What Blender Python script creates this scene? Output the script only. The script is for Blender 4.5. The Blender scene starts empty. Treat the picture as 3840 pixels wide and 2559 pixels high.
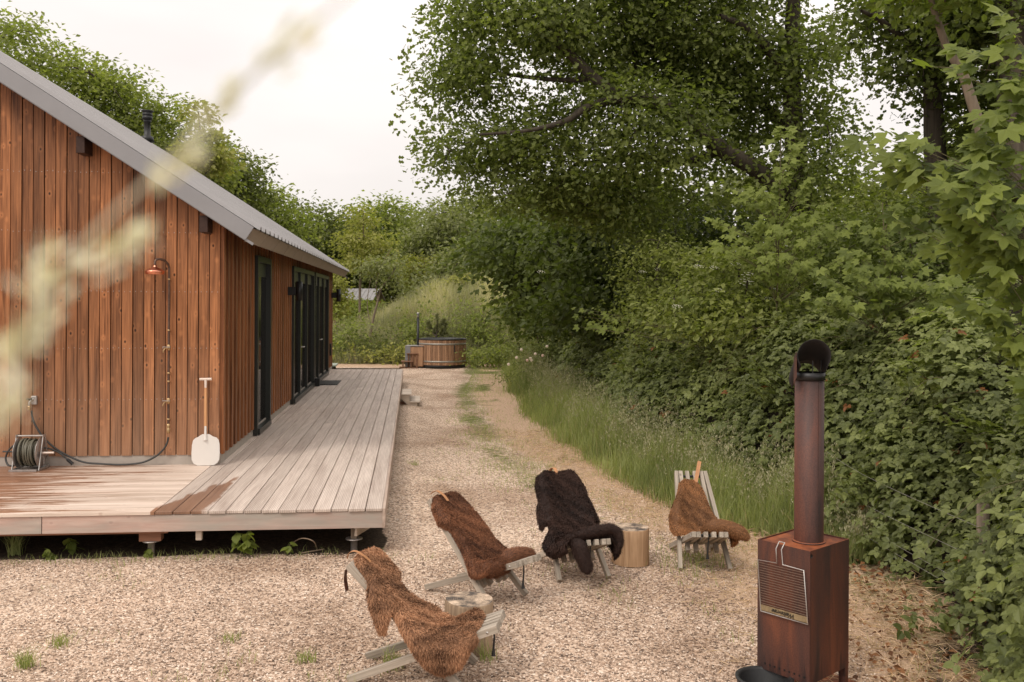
import bpy, bmesh, math, random
import numpy as np
from mathutils import Vector, Matrix, Euler

random.seed(7)
RNG = np.random.default_rng(11)
PI = math.pi
SC = bpy.context.scene
COL = SC.collection

# ------------------------------------------------------------------ camera, world, sun
F, CX, CY, ROLL, HV = 3400.0, 1920.0, 1279.5, 0.005, 147.6
H = 2.22                                   # eye height
cam_d = bpy.data.cameras.new('camera')
cam = bpy.data.objects.new('camera', cam_d)
COL.objects.link(cam)
cam.location = (0, 0, H)
cam.rotation_euler = (PI / 2, -ROLL, 0)
cam_d.sensor_width = 36.0
cam_d.lens = 36.0 * F / 3840.0
cam_d.shift_y = -HV / 3840.0
cam_d.clip_start = 0.05
cam_d.clip_end = 1000
cam_d.dof.use_dof = True
cam_d.dof.focus_distance = 8.5
cam_d.dof.aperture_fstop = 5.0
SC.camera = cam

SC.view_settings.view_transform = 'Standard'
SC.view_settings.look = 'None'
SC.view_settings.exposure = 0.0
SC.view_settings.gamma = 1.0
SC.view_settings.use_curve_mapping = False
SC.cycles.max_bounces = 6
SC.cycles.transparent_max_bounces = 8

SUN_EL, SUN_AZ = math.radians(50), math.radians(-142)     # azimuth measured from +Y towards +X (behind the left shoulder)
world = bpy.data.worlds.new('World')
SC.world = world
world.use_nodes = True
wn, wl = world.node_tree.nodes, world.node_tree.links
wn.clear()
wo = wn.new('ShaderNodeOutputWorld')
bg = wn.new('ShaderNodeBackground'); bg.inputs['Strength'].default_value = 0.1
sky = wn.new('ShaderNodeTexSky'); sky.sky_type = 'NISHITA'; sky.sun_disc = False
sky.sun_elevation = SUN_EL; sky.sun_rotation = SUN_AZ
# overcast layer: a pale cloud deck, a little brighter overhead, with faint grey patches
tc = wn.new('ShaderNodeTexCoord')
mp = wn.new('ShaderNodeMapping'); mp.inputs['Scale'].default_value = (1.0, 1.0, 3.0)
nz = wn.new('ShaderNodeTexNoise'); nz.inputs['Scale'].default_value = 2.2; nz.inputs['Detail'].default_value = 4
rp = wn.new('ShaderNodeValToRGB')
rp.color_ramp.elements[0].position = 0.35; rp.color_ramp.elements[0].color = (8.7, 8.05, 7.7, 1)
rp.color_ramp.elements[1].position = 0.6; rp.color_ramp.elements[1].color = (9.7, 9.05, 8.6, 1)
sep = wn.new('ShaderNodeSeparateXYZ')
mr = wn.new('ShaderNodeMapRange'); mr.inputs['From Min'].default_value = 0.05; mr.inputs['From Max'].default_value = 1.0
mr.inputs['To Min'].default_value = 1.0; mr.inputs['To Max'].default_value = 2.05
vm = wn.new('ShaderNodeVectorMath'); vm.operation = 'SCALE'
mix = wn.new('ShaderNodeMixRGB'); mix.inputs['Fac'].default_value = 0.93
wl.new(tc.outputs['Generated'], mp.inputs['Vector']); wl.new(mp.outputs[0], nz.inputs['Vector'])
wl.new(nz.outputs['Fac'], rp.inputs['Fac']); wl.new(tc.outputs['Generated'], sep.inputs[0])
wl.new(sep.outputs['Z'], mr.inputs['Value']); wl.new(rp.outputs['Color'], vm.inputs[0]); wl.new(mr.outputs[0], vm.inputs['Scale'])
wl.new(sky.outputs[0], mix.inputs['Color1']); wl.new(vm.outputs[0], mix.inputs['Color2'])
wl.new(mix.outputs[0], bg.inputs['Color']); wl.new(bg.outputs[0], wo.inputs['Surface'])

sun_d = bpy.data.lights.new('sun', 'SUN')
sun_d.energy = 1.5; sun_d.angle = math.radians(14); sun_d.color = (1.0, 0.93, 0.84)
sun = bpy.data.objects.new('sun', sun_d); COL.objects.link(sun)
sdir = Vector((math.sin(SUN_AZ) * math.cos(SUN_EL), math.cos(SUN_AZ) * math.cos(SUN_EL), math.sin(SUN_EL)))
sun.rotation_euler = sdir.to_track_quat('Z', 'Y').to_euler()
sun.location = (0, 0, 30)

# ------------------------------------------------------------------ survey helpers: turn a bearing on the photograph into a place
def uv(sx, sy):
    u, v = sx - CX, sy - CY
    return u + ROLL * v, v - ROLL * u + HV
def at(sx, sy, z=0.0):                     # point at height z
    u, v = uv(sx, sy); Y = F * (H - z) / v
    return Vector((u / F * Y, Y, z))
def atd(sx, sy, Y):                        # point at distance Y
    u, v = uv(sx, sy)
    return Vector((u / F * Y, Y, H - v / F * Y))

# ------------------------------------------------------------------ object helpers
def link(o, parent=None):
    COL.objects.link(o)
    if parent is not None: o.parent = parent
    return o
def tag(o, label=None, cat=None, group=None, kind=None):
    if label: o['label'] = label
    if cat: o['category'] = cat
    if group: o['group'] = group
    if kind: o['kind'] = kind
    return o
def empty(name, loc=(0, 0, 0), rz=0.0, parent=None):
    o = bpy.data.objects.new(name, None); o.location = loc; o.rotation_euler = (0, 0, rz)
    o.empty_display_size = 0.1
    return link(o, parent)
def copy_tree(o, parent=None):
    c = o.copy(); link(c, parent)
    for ch in [x for x in bpy.data.objects if x.parent == o]: copy_tree(ch, c)
    return c

class MB:
    """collects simple solids and links them as one mesh object"""
    def __init__(s): s.v, s.f, s.sm = [], [], []
    def add(s, vs, fs, smooth=False):
        b = len(s.v); s.v += [tuple(p) for p in vs]; s.f += [tuple(b + i for i in f) for f in fs]; s.sm += [smooth] * len(fs)
        return s
    def box(s, x0, x1, y0, y1, z0, z1, bev=0.0, M=None):
        if bev <= 0:
            vs = [(x, y, z) for z in (z0, z1) for y in (y0, y1) for x in (x0, x1)]
            fs = [(0, 2, 3, 1), (4, 5, 7, 6), (0, 1, 5, 4), (2, 6, 7, 3), (0, 4, 6, 2), (1, 3, 7, 5)]
        else:
            b = bev; vs = []; fs = []
            dims = [(x0, x1), (y0, y1), (z0, z1)]
            idx = {}
            for cx in (0, 1):
                for cy in (0, 1):
                    for cz in (0, 1):
                        for ax in range(3):
                            p = [dims[0][cx], dims[1][cy], dims[2][cz]]; c = (cx, cy, cz)
                            for k in range(3):
                                if k != ax: p[k] += b if c[k] == 0 else -b
                            idx[(c, ax)] = len(vs); vs.append(tuple(p))
            for ax in range(3):
                o1, o2 = [k for k in range(3) if k != ax]
                for sgn in (0, 1):
                    ring = []
                    for (a1, a2) in ((0, 0), (1, 0), (1, 1), (0, 1)):
                        c = [0, 0, 0]; c[ax] = sgn; c[o1] = a1; c[o2] = a2; ring.append(idx[(tuple(c), ax)])
                    fs.append(tuple(ring))
            for ax in range(3):           # edges parallel to ax
                o1, o2 = [k for k in range(3) if k != ax]
                for a1 in (0, 1):
                    for a2 in (0, 1):
                        r = []
                        c0 = [0, 0, 0]; c0[o1] = a1; c0[o2] = a2; c1 = list(c0); c1[ax] = 1
                        fs.append((idx[(tuple(c0), o1)], idx[(tuple(c0), o2)], idx[(tuple(c1), o2)], idx[(tuple(c1), o1)]))
            for c in idx:
                pass
            for cx in (0, 1):
                for cy in (0, 1):
                    for cz in (0, 1):
                        c = (cx, cy, cz); fs.append((idx[(c, 0)], idx[(c, 1)], idx[(c, 2)]))
        if M is not None: vs = [tuple(M @ Vector(p)) for p in vs]
        return s.add(vs, fs)
    def bar(s, a, b, w, h, up=(0, 0, 1), bev=0.0):
        a, b = Vector(a), Vector(b); d = (b - a); L = d.length; d.normalize()
        u = Vector(up); x = d.cross(u)
        if x.length < 1e-5: x = d.cross(Vector((1, 0, 0)))
        x.normalize(); z = x.cross(d)
        M = Matrix(((x.x, d.x, z.x, a.x), (x.y, d.y, z.y, a.y), (x.z, d.z, z.z, a.z), (0, 0, 0, 1)))
        return s.box(-w / 2, w / 2, 0, L, -h / 2, h / 2, bev, M)
    def tube(s, pts, r, n=10, caps=True, smooth=True):
        pts = [Vector(p) for p in pts]; rs = r if hasattr(r, '__len__') else [r] * len(pts)
        vs, fs = [], []; prev = None
        for i, p in enumerate(pts):
            d = (pts[min(i + 1, len(pts) - 1)] - pts[max(i - 1, 0)]).normalized()
            if prev is None:
                x = d.orthogonal().normalized()
            else:
                x = (prev - d * prev.dot(d))
                x = x.normalized() if x.length > 1e-6 else d.orthogonal().normalized()
            prev = x; y = d.cross(x)
            for k in range(n):
                a = 2 * PI * k / n; vs.append(p + (x * math.cos(a) + y * math.sin(a)) * rs[i])
        for i in range(len(pts) - 1):
            for k in range(n):
                a, b = i * n + k, i * n + (k + 1) % n; fs.append((a, b, b + n, a + n))
        s.add(vs, fs, smooth)
        if caps:
            s.add([vs[k] for k in range(n)], [tuple(range(n))[::-1]]); s.add([vs[-n + k] for k in range(n)], [tuple(range(n))])
        return s
    def lathe(s, prof, c=(0, 0, 0), n=24, smooth=True, M=None):
        vs, fs = [], []
        for (r, z) in prof:
            for k in range(n):
                a = 2 * PI * k / n; vs.append(Vector((r * math.cos(a), r * math.sin(a), z)))
        for i in range(len(prof) - 1):
            for k in range(n):
                a, b = i * n + k, i * n + (k + 1) % n; fs.append((a, b, b + n, a + n))
        if M is not None: vs = [M @ v for v in vs]
        vs = [v + Vector(c) for v in vs]
        return s.add(vs, fs, smooth)
    def poly(s, pts, ext):
        pts = [Vector(p) for p in pts]; e = Vector(ext); n = len(pts)
        vs = pts + [p + e for p in pts]
        return s.add(vs, [tuple(range(n))[::-1], tuple(range(n, 2 * n))] + [(i, (i + 1) % n, (i + 1) % n + n, i + n) for i in range(n)])
    def mesh(s, name, mat):
        me = bpy.data.meshes.new(name); me.from_pydata(s.v, [], s.f)
        me.polygons.foreach_set('use_smooth', s.sm)
        me.update(); bm = bmesh.new(); bm.from_mesh(me); bmesh.ops.recalc_face_normals(bm, faces=bm.faces); bm.to_mesh(me); bm.free()
        if mat: me.materials.append(mat)
        return me
    def build(s, name, mat, parent=None, loc=None, rot=None):
        o = bpy.data.objects.new(name, s.mesh(name, mat))
        if loc is not None: o.location = loc
        if rot is not None: o.rotation_euler = rot
        return link(o, parent)
def obj(name, me, parent=None, loc=(0, 0, 0), rot=(0, 0, 0), scale=None):
    o = bpy.data.objects.new(name, me); o.location = loc; o.rotation_euler = rot
    if scale is not None: o.scale = scale
    return link(o, parent)

def np_mesh(name, V, T, mat, tint=None, nv=3, smooth=False):
    """fast mesh from arrays: V (n,3), T (m,nv)"""
    me = bpy.data.meshes.new(name)
    V = np.asarray(V, np.float32); T = np.asarray(T, np.int32)
    me.vertices.add(len(V)); me.vertices.foreach_set('co', V.ravel())
    me.loops.add(T.size); me.loops.foreach_set('vertex_index', T.ravel())
    me.polygons.add(len(T)); me.polygons.foreach_set('loop_start', np.arange(0, T.size, nv, dtype=np.int32))
    me.polygons.foreach_set('use_smooth', np.full(len(T), smooth))
    if tint is not None:
        at_ = me.attributes.new('tint', 'FLOAT', 'POINT'); at_.data.foreach_set('value', np.asarray(tint, np.float32))
    me.update(calc_edges=True)
    if mat: me.materials.append(mat)
    return me

# ------------------------------------------------------------------ material helpers
def newmat(name):
    m = bpy.data.materials.new(name); m.use_nodes = True
    n = m.node_tree.nodes; l = m.node_tree.links
    return m, n, l, n['Principled BSDF']
def N(n, t, **kw):
    x = n.new(t)
    for k, v in kw.items():
        if k in x.inputs: x.inputs[k].default_value = v
        else: setattr(x, k, v)
    return x
def ramp(n, stops):
    r = n.new('ShaderNodeValToRGB'); e = r.color_ramp.elements
    while len(e) < len(stops): e.new(0.5)
    for i, (p, c) in enumerate(stops):
        e[i].position = p; e[i].color = (*c, 1) if len(c) == 3 else c
    return r
def g(v): return (v, v, v)
def math_(n, l, op, a, b=None, clamp=False):
    m = n.new('ShaderNodeMath'); m.operation = op; m.use_clamp = clamp
    for i, x in enumerate((a, b)):
        if x is None: continue
        if isinstance(x, (int, float)): m.inputs[i].default_value = x
        else: l.new(x, m.inputs[i])
    return m.outputs[0]
def mixc(n, l, fac, a, b, mode='MIX'):
    m = n.new('ShaderNodeMixRGB'); m.blend_type = mode
    for k, x in (('Fac', fac), ('Color1', a), ('Color2', b)):
        if isinstance(x, (int, float)): m.inputs[k].default_value = x
        elif isinstance(x, tuple): m.inputs[k].default_value = (*x, 1) if len(x) == 3 else x
        else: l.new(x, m.inputs[k])
    return m.outputs[0]
def rand_coords(n, l, amount=37.0):
    tc = n.new('ShaderNodeTexCoord'); oi = n.new('ShaderNodeObjectInfo')
    cb = n.new('ShaderNodeCombineXYZ')
    for i in range(3): l.new(math_(n, l, 'MULTIPLY', oi.outputs['Random'], amount * (1 + 0.37 * i)), cb.inputs[i])
    va = n.new('ShaderNodeVectorMath'); va.operation = 'ADD'
    l.new(tc.outputs['Object'], va.inputs[0]); l.new(cb.outputs[0], va.inputs[1])
    return va.outputs[0], oi.outputs['Random'], tc
def noise(n, l, vec, scale, detail=3, rough=0.5, dist=0.0):
    x = N(n, 'ShaderNodeTexNoise', Scale=scale, Detail=detail, Roughness=rough, Distortion=dist)
    if vec is not None: l.new(vec, x.inputs['Vector'])
    return x.outputs['Fac']
def mapping(n, l, vec, sc, rot=(0, 0, 0)):
    m = n.new('ShaderNodeMapping'); m.inputs['Scale'].default_value = sc; m.inputs['Rotation'].default_value = rot
    l.new(vec, m.inputs['Vector']); return m.outputs[0]

def wood(name, dark, light, axis=2, fine=60, knots=0.0, var=0.35, rough=0.75, grey=None, bump=0.15, groove=None, wet=None, fade=False):
    m, n, l, b = newmat(name)
    co, rnd, tcn = rand_coords(n, l)
    s1 = [fine, fine, fine]; s1[axis] = 1.6
    s2 = [9, 9, 9]; s2[axis] = 0.7
    g2 = noise(n, l, mapping(n, l, co, s2), 1.0, 3, 0.6, 0.6)
    g1 = noise(n, l, mapping(n, l, co, s1), 1.0, 4, 0.65, 0.35)
    f = math_(n, l, 'ADD', math_(n, l, 'MULTIPLY', g1, 0.6), math_(n, l, 'MULTIPLY', g2, 0.55))
    r = ramp(n, [(0.40, dark), (0.72, light)]); l.new(f, r.inputs['Fac'])
    c = r.outputs['Color']
    if knots:
        sk = [9.5, 9.5, 9.5]; sk[axis] = 6.2
        vo = N(n, 'ShaderNodeTexVoronoi', Scale=1.0, Randomness=1.0); l.new(mapping(n, l, co, sk), vo.inputs['Vector'])
        kr = ramp(n, [(0.055, g(1)), (0.13, g(0.0))]); l.new(vo.outputs['Distance'], kr.inputs['Fac'])
        ring = ramp(n, [(0.09, g(0)), (0.15, g(1)), (0.30, g(0))]); l.new(vo.outputs['Distance'], ring.inputs['Fac'])
        c = mixc(n, l, math_(n, l, 'MULTIPLY', ring.outputs['Color'], 0.42 * knots), c, tuple(x * 1.3 for x in light))
        c = mixc(n, l, math_(n, l, 'MULTIPLY', kr.outputs['Color'], knots), c, tuple(x * 0.28 for x in dark))
    if grey:
        gn = noise(n, l, mapping(n, l, co, [3 if i != axis else 0.9 for i in range(3)]), 1.0, 4, 0.6)
        gr = ramp(n, [(0.42, g(0)), (0.62, g(1))]); l.new(gn, gr.inputs['Fac'])
        c = mixc(n, l, math_(n, l, 'MULTIPLY', gr.outputs['Color'], grey[1]), c, grey[0])
    # each board has a tone of its own
    hv = n.new('ShaderNodeHueSaturation'); l.new(c, hv.inputs['Color'])
    mrn = N(n, 'ShaderNodeMapRange'); mrn.inputs['To Min'].default_value = 1 - var; mrn.inputs['To Max'].default_value = 1 + var * 0.7
    l.new(rnd, mrn.inputs['Value']); l.new(mrn.outputs[0], hv.inputs['Value'])
    c = hv.outputs['Color']
    rv = rough
    if fade:                               # rain splash has silvered the foot of the boards
        sz_ = n.new('ShaderNodeSeparateXYZ'); l.new(tcn.outputs['Object'], sz_.inputs[0])
        fz = math_(n, l, 'SUBTRACT', 1.0, math_(n, l, 'MULTIPLY', sz_.outputs[2], 0.75), True)
        fz = math_(n, l, 'MULTIPLY', fz, math_(n, l, 'MULTIPLY', g1, 1.0)); c = mixc(n, l, fz, c, (0.36, 0.22, 0.14))
    if wet:                                # soaked places: darker and redder, with ragged ends along the grain
        geo = n.new('ShaderNodeNewGeometry')
        w = wet(n, l, geo.outputs['Position'])
        c = mixc(n, l, math_(n, l, 'MULTIPLY', w, 0.95), c, mixc(n, l, 1.0, c, (0.44, 0.27, 0.185), 'MULTIPLY'))
        l.new(math_(n, l, 'SUBTRACT', rough, math_(n, l, 'MULTIPLY', w, 0.25)), b.inputs['Roughness'])
    else:
        b.inputs['Roughness'].default_value = rough
    hgt = f
    if groove:                             # milled ribs of the decking
        ax, per = groove
        sp = n.new('ShaderNodeSeparateXYZ'); l.new(tcn.outputs['Object'], sp.inputs[0])
        sn = math_(n, l, 'SINE', math_(n, l, 'MULTIPLY', sp.outputs[ax], 2 * PI / per))
        gm = math_(n, l, 'GREATER_THAN', sn, 0.35)
        dirt = noise(n, l, mapping(n, l, co, [5 if i != axis else 1 for i in range(3)]), 1.0, 3)
        c = mixc(n, l, math_(n, l, 'MULTIPLY', math_(n, l, 'MULTIPLY', gm, dirt), 0.75), c, (0.16, 0.125, 0.1))
        hgt = math_(n, l, 'SUBTRACT', math_(n, l, 'MULTIPLY', f, 0.3), math_(n, l, 'MULTIPLY', gm, 1.0))
    l.new(c, b.inputs['Base Color'])
    bp = N(n, 'ShaderNodeBump', Strength=bump * (3 if groove else 1), Distance=0.003 if groove else 0.004); l.new(hgt, bp.inputs['Height']); l.new(bp.outputs[0], b.inputs['Normal'])
    b.inputs['Specular IOR Level'].default_value = 0.3
    return m

def plain(name, col, rough=0.6, metal=0.0, nscale=30, nvar=0.25, bump=0.1, col2=None):
    m, n, l, b = newmat(name)
    co, rnd, _ = rand_coords(n, l)
    f = noise(n, l, co, nscale, 5, 0.6)
    c2 = col2 or tuple(x * (1 - nvar) for x in col)
    r = ramp(n, [(0.35, c2), (0.65, col)]); l.new(f, r.inputs['Fac']); l.new(r.outputs['Color'], b.inputs['Base Color'])
    b.inputs['Roughness'].default_value = rough; b.inputs['Metallic'].default_value = metal
    bp = N(n, 'ShaderNodeBump', Strength=bump, Distance=0.003); l.new(f, bp.inputs['Height']); l.new(bp.outputs[0], b.inputs['Normal'])
    return m

def leafmat(name, dark, light, trans=0.35, rough=0.5, extra=None, spec=0.22):
    m, n, l, b = newmat(name)
    a = n.new('ShaderNodeAttribute'); a.attribute_name = 'tint'
    stops = [(0.0, dark), (0.85, light)] + ([(0.97, light), (0.985, extra)] if extra else [])
    r = ramp(n, stops); l.new(a.outputs['Fac'], r.inputs['Fac'])
    l.new(r.outputs['Color'], b.inputs['Base Color']); b.inputs['Roughness'].default_value = rough
    b.inputs['Specular IOR Level'].default_value = spec
    t = n.new('ShaderNodeBsdfTranslucent')
    tcx = mixc(n, l, 1.0, r.outputs['Color'], (1.2, 1.38, 0.5), 'MULTIPLY'); l.new(tcx, t.inputs['Color'])
    mx = n.new('ShaderNodeMixShader'); mx.inputs[0].default_value = trans
    l.new(b.outputs[0], mx.inputs[1]); l.new(t.outputs[0], mx.inputs[2]); l.new(mx.outputs[0], n['Material Output'].inputs[0])
    return m

# ================================================================== MATERIALS
D = 0.41                                                   # deck height above the gravel
u_, v_ = uv(1546, 1130)
HD = Vector((u_ / F, 1.0, 0)).normalized()                 # along the house, away from the camera
ga = math.radians(5.4)
GD = Vector((math.cos(ga), math.sin(ga), 0))               # along the gable, to the right
CORNER = at(825, 1740, D)
FR = at(1446, 1906, D)                                     # near right corner of the deck
def HW(s, t, z): return Vector((CORNER.x, CORNER.y, 0)) + GD * s + HD * t + Vector((0, 0, z))
HYAW = math.atan2(HD.y, HD.x) - PI / 2

def wet_mask(n, l, pos):
    # splashes under the shower and the tap: on the near deck left of and just past the seam
    vr = n.new('ShaderNodeVectorMath'); vr.operation = 'SUBTRACT'; vr.inputs[1].default_value = (FR.x, FR.y, 0); l.new(pos, vr.inputs[0])
    def dotp(v):
        d = n.new('ShaderNodeVectorMath'); d.operation = 'DOT_PRODUCT'; d.inputs[1].default_value = v; l.new(vr.outputs[0], d.inputs[0]); return d.outputs['Value']
    x = dotp(tuple(GD)); y = dotp(tuple(HD))
    stretch = n.new('ShaderNodeCombineXYZ'); l.new(math_(n, l, 'MULTIPLY', x, 0.9), stretch.inputs[0]); l.new(math_(n, l, 'MULTIPLY', y, 13.0), stretch.inputs[1])
    a = noise(n, l, stretch.outputs[0], 1.0, 5, 0.65)                       # streaks along the short boards
    left = math_(n, l, 'MULTIPLY', math_(n, l, 'SUBTRACT', -2.25, x), 0.16, True)
    m1 = math_(n, l, 'MULTIPLY', math_(n, l, 'SUBTRACT', math_(n, l, 'ADD', a, left), 0.625), 20.0, True)
    ony = math_(n, l, 'LESS_THAN', x, -1.99)
    m1 = math_(n, l, 'MULTIPLY', m1, ony)
    st2 = n.new('ShaderNodeCombineXYZ'); l.new(math_(n, l, 'MULTIPLY', x, 8.0), st2.inputs[0]); l.new(math_(n, l, 'MULTIPLY', y, 2.2), st2.inputs[1])
    b2 = noise(n, l, st2.outputs[0], 1.0, 4, 0.6)
    # a tongue running up the first three long boards
    tt = math_(n, l, 'ADD', math_(n, l, 'MULTIPLY', y, 0.9), math_(n, l, 'MULTIPLY', math_(n, l, 'ADD', x, 1.97), 0.9))
    lim = math_(n, l, 'SUBTRACT', 0.80, math_(n, l, 'ABSOLUTE', math_(n, l, 'MULTIPLY', math_(n, l, 'SUBTRACT', math_(n, l, 'ADD', x, 1.78), math_(n, l, 'MULTIPLY', y, 0.14)), 3.0)))
    m2 = math_(n, l, 'MULTIPLY', math_(n, l, 'SUBTRACT', math_(n, l, 'ADD', lim, math_(n, l, 'MULTIPLY', b2, 0.9)), math_(n, l, 'ADD', math_(n, l, 'MULTIPLY', y, 0.55), 0.42)), 9.0, True)
    m2 = math_(n, l, 'MULTIPLY', m2, math_(n, l, 'SUBTRACT', 1.0, ony))
    m2 = math_(n, l, 'MULTIPLY', m2, math_(n, l, 'LESS_THAN', x, -1.5))
    return math_(n, l, 'MAXIMUM', m1, m2)

M = {}
M['clad'] = wood('larch_cladding', (0.082, 0.027, 0.009), (0.41, 0.168, 0.066), 2, 55, 0.95, 0.45, 0.55, bump=0.12, fade=True)
M['clad_side'] = wood('larch_cladding_side', (0.085, 0.028, 0.010), (0.38, 0.15, 0.058), 2, 70, 0.4, 0.25, 0.5, bump=0.12)
M['beam'] = wood('dark_beam', (0.03, 0.014, 0.010), (0.06, 0.030, 0.020), 1, 40, 0.2, 0.1, 0.6)
M['deck_long'] = wood('grooved_decking', (0.43, 0.34, 0.285), (0.68, 0.58, 0.50), 1, 60, 0.2, 0.09, 0.7, bump=0.2, groove=(0, 0.0155), wet=wet_mask)
M['deck_short'] = wood('smooth_decking', (0.46, 0.35, 0.27), (0.76, 0.635, 0.54), 0, 50, 0.3, 0.09, 0.65, wet=wet_mask)
M['fascia'] = wood('weathered_fascia', (0.42, 0.24, 0.19), (0.58, 0.44, 0.37), 0, 22, 0.2, 0.05, 0.75, grey=((0.31, 0.32, 0.28), 0.65))
M['fascia_side'] = wood('weathered_fascia_side', (0.33, 0.24, 0.19), (0.55, 0.44, 0.36), 1, 22, 0.2, 0.05, 0.75)
M['bearer'] = wood('bearer_timber', (0.16, 0.075, 0.045), (0.32, 0.16, 0.10), 0, 30, 0.3, 0.1, 0.8)
M['step'] = wood('step_timber', (0.42, 0.34, 0.27), (0.66, 0.56, 0.46), 0, 40, 0.2, 0.1, 0.8)
M['dark_wood'] = wood('brown_oiled_timber', (0.12, 0.06, 0.035), (0.28, 0.15, 0.09), 0, 40, 0.1, 0.1, 0.7)
M['slat'] = wood('silvered_chair_timber', (0.21, 0.175, 0.135), (0.50, 0.43, 0.35), 1, 70, 0.5, 0.16, 0.8)
M['stave'] = wood('tub_stave', (0.20, 0.105, 0.055), (0.46, 0.27, 0.16), 2, 50, 0.5, 0.3, 0.65)
M['post'] = wood('old_fence_post', (0.13, 0.10, 0.075), (0.30, 0.24, 0.18), 2, 40, 0.3, 0.1, 0.9)
M['concrete'] = plain('plinth_render', (0.42, 0.37, 0.32), 0.9, nscale=6, nvar=0.15)
M['zinc'] = plain('grey_roof_sheet', (0.30, 0.285, 0.28), 0.45, 0.3, nscale=3, nvar=0.12, bump=0.02)
M['zinc_trim'] = plain('grey_roof_trim', (0.27, 0.265, 0.27), 0.5, 0.2, nscale=2.5, nvar=0.08, bump=0.02)
M['soffit'] = plain('taupe_eave_sheet', (0.30, 0.235, 0.18), 0.6, 0.0, nscale=3, nvar=0.1, bump=0.02)
M['black'] = plain('black_metal', (0.018, 0.018, 0.018), 0.45, 0.2, nvar=0.3, bump=0.03)
M['frame'] = plain('black_window_frame', (0.022, 0.024, 0.02), 0.35, 0.0, nvar=0.2, bump=0.01)
M['rubber'] = plain('black_rubber', (0.02, 0.02, 0.02), 0.5, nvar=0.3)
M['steel'] = plain('galvanised_steel', (0.55, 0.52, 0.49), 0.4, 0.8, nvar=0.25)
M['steel_dull'] = plain('dull_steel_band', (0.36, 0.34, 0.30), 0.5, 0.6, nvar=0.2)
M['brass'] = plain('brass_fitting', (0.55, 0.38, 0.2), 0.35, 0.9, nvar=0.2)
M['copper'] = plain('copper', (0.86, 0.36, 0.23), 0.28, 1.0, nscale=12, nvar=0.2, bump=0.02)
M['pipe'] = plain('weathered_pipe', (0.16, 0.10, 0.075), 0.45, 0.7, nscale=25, nvar=0.3)
M['white'] = plain('white_painted_blade', (0.72, 0.68, 0.63), 0.5, nscale=4, nvar=0.04, bump=0.02)
M['cream'] = plain('cream_plastic', (0.74, 0.62, 0.53), 0.5, nvar=0.05)
M['ash'] = wood('ash_handle', (0.55, 0.27, 0.12), (0.75, 0.42, 0.2), 2, 50, 0.0, 0.03, 0.5)
M['hose'] = plain('hose_rubber', (0.045, 0.045, 0.042), 0.45, nvar=0.3)
M['hose_pale'] = plain('green_grey_hose', (0.15, 0.14, 0.10), 0.5, nscale=5, nvar=0.3)
M['bench'] = plain('pale_green_paint', (0.50, 0.56, 0.45), 0.7, nvar=0.12)
M['leather'] = plain('tan_leather', (0.50, 0.235, 0.10), 0.6, nvar=0.2)
M['leather_dark'] = plain('brown_leather', (0.14, 0.045, 0.025), 0.6, nvar=0.2)
M['soil'] = plain('painted_shade_fill', (0.045, 0.032, 0.022), 1.0, nscale=14, nvar=0.5, bump=0.8)  # for the bramble bank's inner sheet, its shade put into the colour
M['bark'] = wood('bark', (0.035, 0.028, 0.02), (0.10, 0.08, 0.06), 2, 14, 0.0, 0.15, 0.95, bump=0.6)
M['bark_pale'] = wood('pale_bark', (0.13, 0.10, 0.07), (0.27, 0.21, 0.15), 2, 14, 0.0, 0.15, 0.95, bump=0.4)
M['twig'] = plain('dry_twig', (0.26, 0.19, 0.13), 0.9, nvar=0.3)
M['rack_wire'] = plain('tarnished_wire', (0.28, 0.20, 0.15), 0.45, 0.7, nvar=0.3)
M['cane'] = plain('green_brown_cane', (0.13, 0.11, 0.05), 0.8, nvar=0.3)
M['wire'] = plain('fence_wire', (0.34, 0.32, 0.28), 0.6, 0.3, nvar=0.2)

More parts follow.
